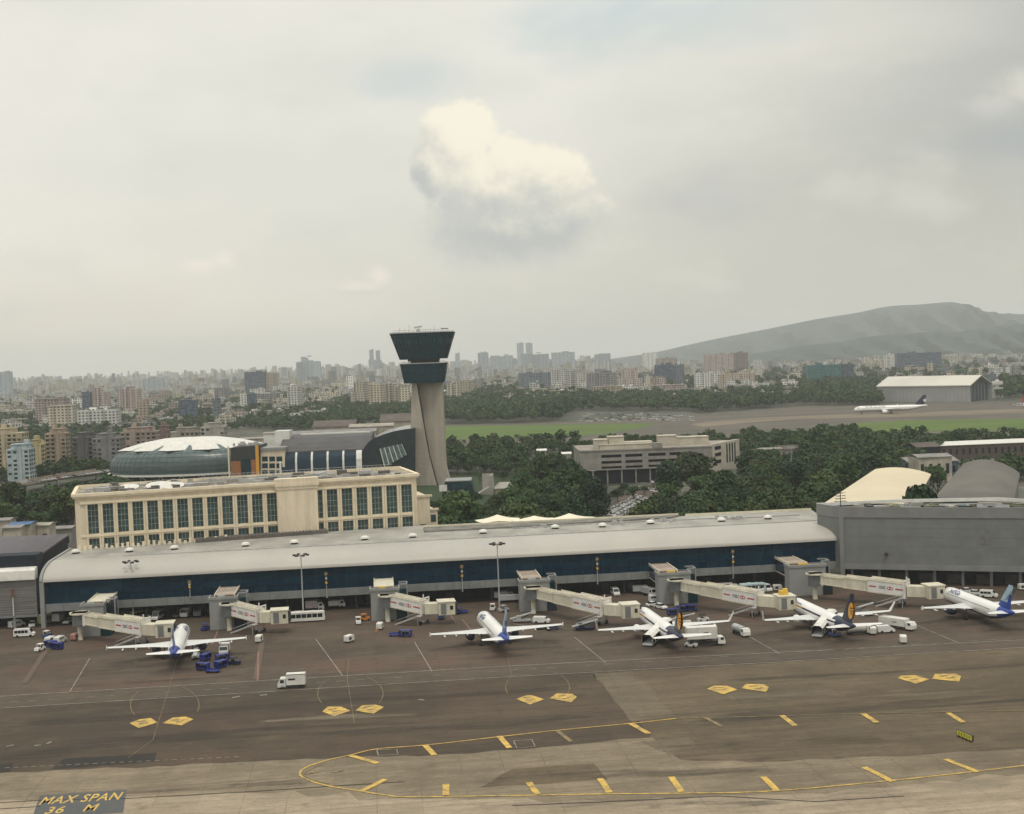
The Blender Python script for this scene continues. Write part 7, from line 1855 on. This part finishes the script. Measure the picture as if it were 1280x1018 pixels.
def palm_mesh(seed):
    g = random.Random(seed); b = MB()
    for k in range(22):
        a = g.uniform(0, 6.28); e = g.uniform(-.2, 1.0); L_ = g.uniform(2.6, 3.6); prev = None; w = .5; rows = []
        for i in range(6):
            s = i / 5; x = L_ * s * math.cos(e) * 1.0; z = L_ * s * math.sin(e) - 1.9 * s * s; ww = w * math.sin(math.pi * (.12 + .85 * s))
            c, n = math.cos(a), math.sin(a); rows.append([(x * c - ww * n, x * n + ww * c, 9 + z - .12), (x * c, x * n, 9 + z), (x * c + ww * n, x * n - ww * c, 9 + z - .12)])
        b.grid(rows)
    o = b.build('fronds', LEAF[1]); me = o.data; bpy.data.objects.remove(o)
    t_ = MB().cyl((0, 0, 0), (.3, .1, 9), .26, .16, 8).build('trunk', M_bark); tm = t_.data; bpy.data.objects.remove(t_); return me, tm
PALM = palm_mesh(5)
TREES = []
def plant(p, k, scale, zone, group):
    nm, form, v, h, me, tme = TP[k]
    o = thing('broad_tree', '%s %s tree %s' % (form, TONE[v], zone), 'tree', (p.x, p.y, 0), rnd.uniform(0, 6.28), group); s = scale * rnd.uniform(.85, 1.15); o.scale = (s * rnd.uniform(.92, 1.1), s * rnd.uniform(.92, 1.1), s * rnd.uniform(.9, 1.12))
    for n_, d_ in (('crown', me), ('trunk', tme)):
        c = bpy.data.objects.new(n_, d_); COL.objects.link(c); c.parent = o
    TREES.append(o); return o
def inpoly(x, y, poly):
    r_ = False; j = len(poly) - 1
    for i in range(len(poly)):
        if (poly[i][1] > y) != (poly[j][1] > y) and x < (poly[j][0] - poly[i][0]) * (y - poly[i][1]) / (poly[j][1] - poly[i][1]) + poly[i][0]: r_ = not r_
        j = i
    return r_
EXCL = [[(718, 640), (718, 590), (890, 575), (938, 572), (938, 624), (890, 632), (800, 622), (785, 640)], [(742, 705), (748, 640), (790, 612), (835, 602), (848, 616), (826, 640), (806, 664), (800, 705)],
        [(505, 660), (512, 598), (600, 594), (652, 600), (652, 664), (600, 668), (548, 668)], [(800, 640), (865, 640), (862, 664), (800, 664)], [(940, 585), (940, 570), (1012, 568), (1012, 583)], [(660, 592), (660, 574), (720, 572), (720, 588)],
        [(1028, 680), (1034, 640), (1090, 612), (1300, 610), (1300, 680)], [(1130, 612), (1130, 585), (1205, 583), (1205, 612)], [(1174, 590), (1174, 563), (1290, 561), (1290, 590)],
        [(270, 600), (270, 540), (520, 540), (560, 600)], [(-30, 625), (-30, 606), (140, 582), (145, 596), (40, 616)]]
def scatter(poly, spacing, n_try, placed):
    xs = [p[0] for p in poly]; ys = [p[1] for p in poly]; out = []
    for _ in range(n_try):
        x = rnd.uniform(min(xs), max(xs)); y = rnd.uniform(min(ys), max(ys))
        if not inpoly(x, y, poly) or any(inpoly(x, y, e) for e in EXCL): continue
        p = G(x, y); key = (int(p.x // spacing), int(p.y // spacing)); ok = True
        for i in (-1, 0, 1):
            for j in (-1, 0, 1):
                for q in placed.get((key[0] + i, key[1] + j), ()):
                    if (q - p).length < spacing: ok = False
        if ok: placed.setdefault(key, []).append(p); out.append((x, y, p))
    return out
pl1 = {}
Z1 = [(546, 566), (700, 560), (740, 565), (930, 560), (1040, 556), (1140, 560), (1178, 572), (1135, 590), (1112, 612), (1040, 640), (1030, 690), (545, 700), (545, 640)]
belt = scatter(Z1, 8.0, 9000, pl1)
left = scatter([(-20, 668), (-20, 652), (40, 642), (100, 630), (142, 620), (160, 628), (92, 650), (92, 668)], 6.5, 1500, pl1)
near = sorted(belt + left, key=lambda q: q[2].length)
def zone(x, y):
    if x < 200: return 'below the raised road at left'
    if x < 640: return 'in the wood at the foot of the control tower'
    if x < 745: return 'in the wood left of the car park'
    if x < 870: return 'around the car park and grey offices'
    if x < 960: return 'in the wood right of the grey offices'
    if x < 1060: return 'in the wood left of the cream roof hall'
    return 'beyond the cream roof hall'
N_IND = 264
for x, y, p in near[:N_IND]: plant(p, rnd.choices(range(18), [3, 3, 2, 3, 3, 2, 2, 2, 1, 1, 1, 1, 3, 3, 2, 1, 1, 1])[0], rnd.choice((.62, .85, 1.0, 1.2, 1.4)) * rnd.uniform(.9, 1.1), zone(x, y), 'trees of the wood behind the concourse')
rest = near[N_IND:]
for j in range(12):
    x, y, p = near[20 + j * 21]; o = thing('palm_tree', 'slender palm rising %s' % zone(x, y), 'palm', (p.x + 3, p.y + 2, 0), rnd.random() * 6, 'palms in the wood'); s_ = rnd.uniform(1.35, 1.75); o.scale = (s_ * .85, s_ * .85, s_)
    for n_, d_ in (('crown', PALM[0]), ('trunk', PALM[1])): c = bpy.data.objects.new(n_, d_); COL.objects.link(c); c.parent = o
for (x, y, s_) in ((766, 624, .55), (780, 619, .5), (750, 630, .6), (736, 628, .75), (792, 626, .6), (806, 618, .5), (726, 622, .7), (772, 628, .45)): plant(G(x, y), rnd.randrange(18), s_, 'low against the foot of the grey offices', 'trees of the wood behind the concourse')
for (x, y, s_) in ((552, 640, .7), (566, 646, .8), (580, 644, .75), (596, 642, .7), (612, 640, .75), (628, 642, .8), (643, 636, .7), (560, 655, .9), (590, 656, .9), (620, 655, .95), (640, 654, .9), (650, 620, .6), (600, 606, .5), (630, 600, .8), (606, 596, .8), (572, 594, .8), (586, 592, .9)): plant(G(x, y), rnd.randrange(18), s_, 'low around the foot of the control tower', 'trees of the wood behind the concourse')
# two big trees in front of the curved roof halls, and a few palms by the turf
for (x, d, ztop, k, lab) in ((1151, 436, 24.5, 9, 'big dark tree with spiky top between the cream and grey curved roofs'), (1172, 600, 15.5, 10, 'round dark tree in front of the two tier shed')):
    q = ray(x, 610); p = Vector((q.x * d / q.y, d, 0)); o = plant(p, k, 1, '', 'trees by the curved roof halls'); s = ztop / TP[k][3]; o.scale = (s * .62, s * .62, s); o['label'] = lab
for k, (x, y, s) in enumerate(((647, 562, 1.25), (664, 563, 1.35), (613, 566, 1.1), (580, 567, 1.1))):
    o = thing('palm_tree', ['palm with ragged head at the turf edge, second from right of four', 'tallest palm at the turf edge, rightmost of four', 'small palm at the turf edge, second from left of four', 'small palm at the turf edge nearest the control tower'][k], 'palm', G(x, y), rnd.random() * 6, 'palms along the turf'); o.scale = (s, s, s)
    for n_, d_ in (('crown', PALM[0]), ('trunk', PALM[1])): c = bpy.data.objects.new(n_, d_); COL.objects.link(c); c.parent = o
# the far woods: one mass
pl2 = {}; far_pts = [(p, 1.0) for _, _, p in rest]
def more(poly, sp, n, sc_): far_pts.extend((p, sc_) for _, _, p in scatter(poly, sp, n, pl2))
more([(556, 531), (556, 484), (640, 490), (760, 496), (840, 500), (1000, 490), (1090, 484), (1100, 508), (1000, 507), (880, 517), (860, 515), (720, 514), (700, 527), (640, 529)], 9, 12000, 1.15)
more([(-20, 588), (-20, 524), (120, 516), (260, 510), (420, 508), (516, 500), (516, 532), (300, 540), (270, 566), (150, 590)], 11.5, 5000, .9)
more([(300, 534), (440, 500), (520, 498), (520, 525), (380, 540)], 9, 3000, 1.1)
more([(-20, 530), (-20, 502), (300, 494), (560, 482), (560, 500), (300, 520)], 14, 9000, .95)
more([(1000, 484), (1098, 480), (1098, 503), (1010, 505)], 9, 1800, 1.2)
more([(1130, 560), (1290, 557), (1290, 566), (1140, 572)], 7, 500, .9)
more([(1140, 588), (1175, 584), (1290, 586), (1290, 604), (1200, 600), (1150, 606)], 7, 600, .8)
more([(925, 549), (1060, 545), (1100, 551), (1290, 550), (1290, 556), (940, 560)], 10, 260, .9)
more([(1250, 500), (1250, 480), (1310, 476), (1310, 497)], 9, 500, 1.2)
more([(640, 484), (1000, 470), (1280, 462), (1280, 472), (1000, 482), (640, 496)], 26, 2500, 1.3)
more([(600, 478), (1290, 448), (1290, 462), (600, 488)], 60, 2500, 1.4)
for _ in range(190):
    x = rnd.uniform(-25, 235); far_pts.append((G(x, 604 - max(0, x) * .10 + rnd.uniform(-5, 3)), rnd.uniform(.55, .95)))
far_pts = [q for q in far_pts if q[0].y > 0]
g = np.random.default_rng(3); LODS = {}
def lod(lv):
    if lv not in LODS:
        nl, sz = ((420, 1.0), (150, 1.7), (60, 2.7))[lv]
        LODS[lv] = [crown_np(500 + i, (12, 14, 10, 9)[i % 4], (5.8, 5.0, 6.6, 5.0)[i % 4], 2.2, 8, nl, sz) for i in range(8)]
    return LODS[lv]
QS = [[], [], []]
for p, s in far_pts:
    d = p.y; lv = 0 if d < 1000 else (1 if d < 1900 else 2); Q = lod(lv)[g.integers(8)]; a = g.random() * 6.28; ss = s * g.uniform(.7, 1.2); c, n = math.cos(a), math.sin(a)
    Rm = np.array([[c, n, 0], [-n, c, 0], [0, 0, 1]]); QS[g.choice(3, p=(.5, .32, .18))].append(Q @ Rm * ss + np.array([p.x, p.y, 0]))
nq = [sum(len(q) for q in qs) for qs in QS]
me = quads_mesh('far_woodland', np.concatenate([np.concatenate(qs) for qs in QS]), LEAF)
me.polygons.foreach_set('material_index', np.repeat([0, 1, 2], nq).astype(np.int32))
o = bpy.data.objects.new('far_woodland', me); COL.objects.link(o); tag(o, 'hazy dark green woods and street trees scattered through the distant town', 'woodland', kind='stuff')
print('TREES', len(TREES), 'far', len(far_pts), 'quads', sum(nq))

# ================================================================== THE FAR CITY
CW = [('cream', (.52, .47, .37)), ('white', (.66, .65, .62)), ('grey', (.25, .245, .24)), ('tan', (.36, .29, .22)), ('pinkish', (.40, .32, .29)), ('blue grey', (.13, .17, .21)), ('brown', (.19, .14, .115)), ('pale yellow', (.54, .49, .36))]
CM = {n: wall_win_mat('city_' + n.replace(' ', '_'), c, (.035, .04, .045), 4.6, 3.6, .55, .5) for n, c in CW}
CM['navy glass'] = wall_win_mat('city_navy_glass', (.055, .075, .105), (.02, .04, .07), 3.0, 3.4, .8, .62)
CM['teal'] = wall_win_mat('city_teal', (.03, .16, .16), (.02, .07, .08), 4.2, 3.2, .5, .5)
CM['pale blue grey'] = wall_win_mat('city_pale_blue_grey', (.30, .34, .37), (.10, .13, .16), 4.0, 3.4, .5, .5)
def city_mesh(w, dp, h, typ, q, sink=0.0):
    b = MB()
    if typ == 0: b.box(-w / 2, w / 2, 0, dp, -sink, h)
    elif typ == 1: b.box(-w / 2, w / 2, 0, dp * .5, -sink, h); b.box(-w / 2, -w * .1, dp * .5, dp, -sink, h * .9)
    elif typ == 2: b.box(-w / 2, w / 2, 0, dp, -sink, h * .62); b.box(-w * .32, w * .34, dp * .1, dp * .9, h * .62, h)
    elif typ == 3: b.box(-w / 2, -w * .08, 0, dp, -sink, h); b.box(w * .08, w / 2, 0, dp, -sink, h * q.uniform(.82, 1.0)); b.box(-w * .08, w * .08, dp * .25, dp * .8, -sink, h * .95)
    else: b.box(-w / 2, w / 2, 0, dp, -sink, h); b.box(-w / 2 - .8, w / 2 + .8, -.8, dp + .8, h, h + .8)
    return b
def roof_mesh(w, dp, h, q):
    b = MB()
    for k in range(q.randint(1, 3)):
        x = q.uniform(-w * .32, w * .28); y = q.uniform(dp * .15, dp * .6); b.box(x, x + max(2, w * .18), y, y + max(2, dp * .2), h, h + q.uniform(1.8, 4.2))
    b.cyl((w * .2, dp * .4, h), (w * .2, dp * .4, h + 2.2), 1.3, n=8)
    return b
CITY = []
def cblock(x0, x1, yt, yb, col, d=None, typ=None, desc=None, zone=None):
    xm = (x0 + x1) / 2
    if d is None: d = CAM_H * F_PX / max(3.0, yb - hor(xm))
    q = ray(xm, yt); p = Vector((q.x * d / q.y, d, 0)); h = CAM_H + q.z * d / q.y; w = (x1 - x0) / F_PX * d
    return dict(p=p, w=w, h=max(4, h), col=col, typ=rnd.randrange(5) if typ is None else typ, desc=desc, area=(x1 - x0) * h / d * F_PX, x=xm, d=d, dp=max(8, min(w, 22)) * rnd.uniform(.7, 1.2), rot=rnd.uniform(-.5, .5))
Bl = []
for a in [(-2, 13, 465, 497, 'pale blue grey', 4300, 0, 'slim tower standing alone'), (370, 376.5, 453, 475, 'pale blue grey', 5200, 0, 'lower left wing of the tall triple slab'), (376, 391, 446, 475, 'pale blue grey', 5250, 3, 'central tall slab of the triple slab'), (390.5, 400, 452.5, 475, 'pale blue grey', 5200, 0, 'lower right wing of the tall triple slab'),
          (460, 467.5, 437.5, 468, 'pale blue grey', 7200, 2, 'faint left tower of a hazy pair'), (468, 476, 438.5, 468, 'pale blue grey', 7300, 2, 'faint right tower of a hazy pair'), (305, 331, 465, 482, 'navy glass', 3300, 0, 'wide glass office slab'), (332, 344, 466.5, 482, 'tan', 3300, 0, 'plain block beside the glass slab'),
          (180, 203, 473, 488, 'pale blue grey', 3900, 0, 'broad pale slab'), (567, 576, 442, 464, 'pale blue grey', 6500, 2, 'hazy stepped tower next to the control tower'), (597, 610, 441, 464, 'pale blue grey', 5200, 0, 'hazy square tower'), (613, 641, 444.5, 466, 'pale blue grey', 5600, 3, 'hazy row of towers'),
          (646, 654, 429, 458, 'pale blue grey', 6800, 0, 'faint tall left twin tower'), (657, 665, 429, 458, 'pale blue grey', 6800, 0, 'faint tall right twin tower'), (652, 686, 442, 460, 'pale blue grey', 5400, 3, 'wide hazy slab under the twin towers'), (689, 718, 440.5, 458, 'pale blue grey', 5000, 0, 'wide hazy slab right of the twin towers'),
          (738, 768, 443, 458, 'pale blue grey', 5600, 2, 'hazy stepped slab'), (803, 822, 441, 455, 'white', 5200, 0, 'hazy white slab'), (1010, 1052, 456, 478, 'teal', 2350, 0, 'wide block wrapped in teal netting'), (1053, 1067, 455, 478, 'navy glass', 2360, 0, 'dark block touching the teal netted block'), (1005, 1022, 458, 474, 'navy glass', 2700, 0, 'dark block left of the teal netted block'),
          (1107, 1122, 444, 462, 'white', 3300, 0, 'white end block left of the long glass block'), (1122, 1176, 441, 461, 'navy glass', 3200, 0, 'long dark blue glass block'), (870, 897, 466.5, 486, 'white', 2300, 0, 'white block with a regular window grid'), (896, 944, 467, 482, 'tan', 2500, 0, 'long plain block'),
          (880, 917, 443, 462, 'pinkish', 3600, 0, 'broad pinkish slab'), (915, 935, 441, 462, 'brown', 3700, 0, 'broad dark slab'), (818, 842, 456, 478, 'navy glass', 2500, 0, 'dark blue glass block'), (842, 855, 456, 478, 'blue grey', 2500, 0, 'blue grey block'), (820, 846, 448, 460, 'pinkish', 3400, 0, 'pinkish slab above the dark blue glass block'),
          (688, 738, 462, 478, 'white', 2500, 3, 'long white block'), (734, 771, 466, 484, 'grey', 2200, 0, 'dark long block'), (770, 802, 463, 480, 'pinkish', 2400, 2, 'wide pinkish block'), (740, 778, 484, 503, 'tan', 2080, 4, 'tan apartment group with balconies'), (815, 856, 482, 497, 'pinkish', 2150, 4, 'low orange tinted block among trees'),
          (648, 690, 466, 480, 'blue grey', 2500, 0, 'low dark glass block'), (437, 462, 478, 499, 'cream', 2050, 2, 'cream block'), (460, 480, 480, 501, 'pale yellow', 1950, 0, 'pale yellow block'), (478, 500, 479, 502, 'cream', 2000, 3, 'tall cream block'), (498, 512, 482, 503, 'pale yellow', 1950, 4, 'pale yellow block'),
          (558, 575, 479, 494, 'cream', 2050, 3, 'cream block right of the tower shaft'), (572, 590, 476, 490, 'pale yellow', 2300, 0, 'pale yellow block'), (115, 134, 485, 507, 'pinkish', 2200, 3, 'tall pinkish pair of blocks'), (146, 172, 486, 508, 'pinkish', 2150, 3, 'wide pinkish pair of towers'), (102, 112, 490, 508, 'navy glass', 2200, 0, 'dark blue glass block'),
          (223, 243, 500, 514, 'navy glass', 1800, 0, 'dark glass cube'), (265, 275, 498, 515, 'blue grey', 1750, 0, 'blue grey slim block'), (268, 284, 485, 497, 'grey', 2500, 0, 'dark square block'), (358, 375, 483, 500, 'white', 2000, 0, 'white block'), (300, 308, 492, 501, 'white', 2100, 0, 'white block beside a hoarding'), (309, 319, 492, 500, 'navy glass', 2100, 0, 'blue glass cube'),
          (43, 82, 499, 513, 'pinkish', 1900, 4, 'long pinkish terrace'), (171, 184, 501, 514, 'tan', 1700, 0, 'tan cube'), (60, 90, 508, 518, 'cream', 1650, 4, 'cream low terrace'), (95, 145, 513, 518, 'white', 1600, 0, 'very long low white roofed hall'), (432, 444, 470, 482, 'white', 3200, 0, 'white and dark striped pair')]:
    Bl.append(cblock(*a[:5], d=a[5], typ=a[6], desc=a[7])); Bl[-1]['rot'] = rnd.uniform(-.12, .12)
cols = [n for n, _ in CW]; wts = [.21, .34, .15, .09, .08, .04, .03, .06]
def blocked(x, yb):
    if x > 555 and x < 860 and yb > 500: return True
    if x >= 860 and yb > hor(x) + 52: return True
    if 990 < x < 1260 and yb > 478: return True
    return False
def filler(n, lo, hi, pw, x0, x1, hs):
    for _ in range(n):
        x = rnd.uniform(x0, x1); dr = lo + (hi - lo) * rnd.random() ** pw; d = CAM_H * F_PX / dr; yb = hor(x) + dr
        if blocked(x, yb): continue
        h = rnd.choice(hs) * rnd.uniform(.7, 1.25); w = rnd.choice((10, 13, 16, 20, 26, 36)) * rnd.uniform(.8, 1.2)
        q = ray(x, yb); p = Vector((q.x * d / q.y, d, 0))
        Bl.append(dict(p=p, w=w, h=h, col=rnd.choices(cols, wts)[0], typ=rnd.randrange(5), desc=None, area=w * h * (F_PX / d) ** 2, x=x, d=d, dp=rnd.uniform(10, 22), rot=rnd.uniform(-.6, .6)))
filler(260, 46, 76, 1.0, -20, 420, (5, 7, 9, 12))
filler(1300, 20, 56, 1.2, -20, 560, (6, 8, 10, 13, 18))
filler(520, 22, 54, 1.1, 556, 1300, (8, 11, 14, 18, 24))
filler(240, 38, 54, 1.0, 620, 760, (6, 8, 10, 13))
filler(1000, 9, 26, 1.0, -20, 760, (12, 16, 22, 30, 40))
filler(900, 9, 30, 1.0, 740, 1300, (8, 11, 14, 18, 24))
filler(700, 9, 18, 1.0, -20, 760, (25, 35, 50, 60))
for _ in range(70):
    x = rnd.uniform(560, 1000); yb = rnd.uniform(488, 512) - (x - 560) * .02; d = CAM_H * F_PX / (yb - hor(x)); q = ray(x, yb)
    Bl.append(dict(p=Vector((q.x * d / q.y, d, 0)), w=rnd.uniform(8, 22), h=rnd.uniform(9, 15), col=rnd.choice(('white', 'cream', 'tan')), typ=0, desc=None, area=1, x=x, d=d, dp=10, rot=rnd.uniform(-.5, .5)))
lands = [b for b in Bl if b['desc']]; fill = sorted([b for b in Bl if not b['desc']], key=lambda b: -b['area'])
ind = lands + fill[:292 - len(lands)]; mass = fill[292 - len(lands):]
def czone(b):
    x, d = b['x'], b['d']; dep = 'near town' if d < 2100 else ('middle town' if d < 3300 else 'far town')
    w = 'at the left edge' if x < 90 else 'left of the dome hall' if x < 190 else 'above the dome hall' if x < 330 else 'above the arched hall' if x < 500 else 'by the control tower' if x < 600 else 'right of the control tower' if x < 720 else 'above the grey offices' if x < 900 else 'below the hill slope' if x < 1090 else 'above the hangar'
    return dep, w
for b in ind:
    dep, w = czone(b); fl = max(1, round(b['h'] / 3.2)); q = random.Random(int(b['x'] * 100))
    size = 'low' if b['h'] < 10 else 'medium' if b['h'] < 18 else 'tall' if b['h'] < 32 else 'lofty'
    wide = 'narrow' if b['w'] < 13 else 'square' if b['w'] < 21 else 'wide'
    shape = ('flat topped', 'L shaped', 'stepped', 'twin winged', 'ledge roofed')[b['typ']]
    lab = '%s %s, %s' % (b['col'] if b['col'].split()[-1] not in b['desc'] and 'glass' not in b['desc'] else '', b['desc'], w) if b['desc'] else '%s %s %s %s block, %s %s' % (size, wide, shape, b['col'], dep, w)
    t = thing('city_block', ' '.join(lab.split()), 'building', b['p'], b['rot'], 'blocks of the town beyond the airfield')
    city_mesh(b['w'], b['dp'], b['h'], b['typ'], q).build('body', CM[b['col']], t); roof_mesh(b['w'], b['dp'], b['h'] * (1 if b['typ'] != 4 else 1.0), q).build('roof_house', CM[b['col']], t)
    CITY.append(t)
b = MB(); mm_ = [CM[n] for n in cols]; ix = {n: i for i, n in enumerate(cols)}
for q_ in mass:
    s = city_mesh(q_['w'], q_['dp'], q_['h'], q_['typ'], rnd); s.cyl((q_['w'] * .2, 4, q_['h']), (q_['w'] * .2, 4, q_['h'] + 2.5), 1.6, n=6); c, n = math.cos(q_['rot']), math.sin(q_['rot']); k = len(b.v)
    b.v += [(q_['p'].x + x * c - y * n, q_['p'].y + x * n + y * c, z) for x, y, z in s.v]; b.f += [tuple(k + i for i in f) for f in s.f]; b.mi += [ix[q_['col']]] * len(s.f)
o = b.build('far_town', mm_); tag(o, 'mass of small hazy buildings of the distant town', 'town', kind='stuff')
# telecom masts and a chimney haze-thin on the skyline
settle_labels(CITY)
for o in TREES: pass

# ================================================================== HAZE
def haze():
    m = bpy.data.materials.new('haze'); m.use_nodes = True; nt = m.node_tree; nt.nodes.clear()
    out = nt.nodes.new('ShaderNodeOutputMaterial'); v = nt.nodes.new('ShaderNodeVolumePrincipled')
    v.inputs['Color'].default_value = (.94, .975, 1.0, 1); v.inputs['Density'].default_value = HAZE_D; v.inputs['Anisotropy'].default_value = 0.0
    nt.links.new(v.outputs[0], out.inputs['Volume'])
    b = MB(); b.box(-19500, 19500, -2500, 19500, -1.2, 400); o = b.build('haze', m); o['kind'] = 'stuff'; o['label'] = 'pale even haze over the whole scene'; o['category'] = 'haze'
haze()
print('OBJECTS', len(bpy.data.objects))
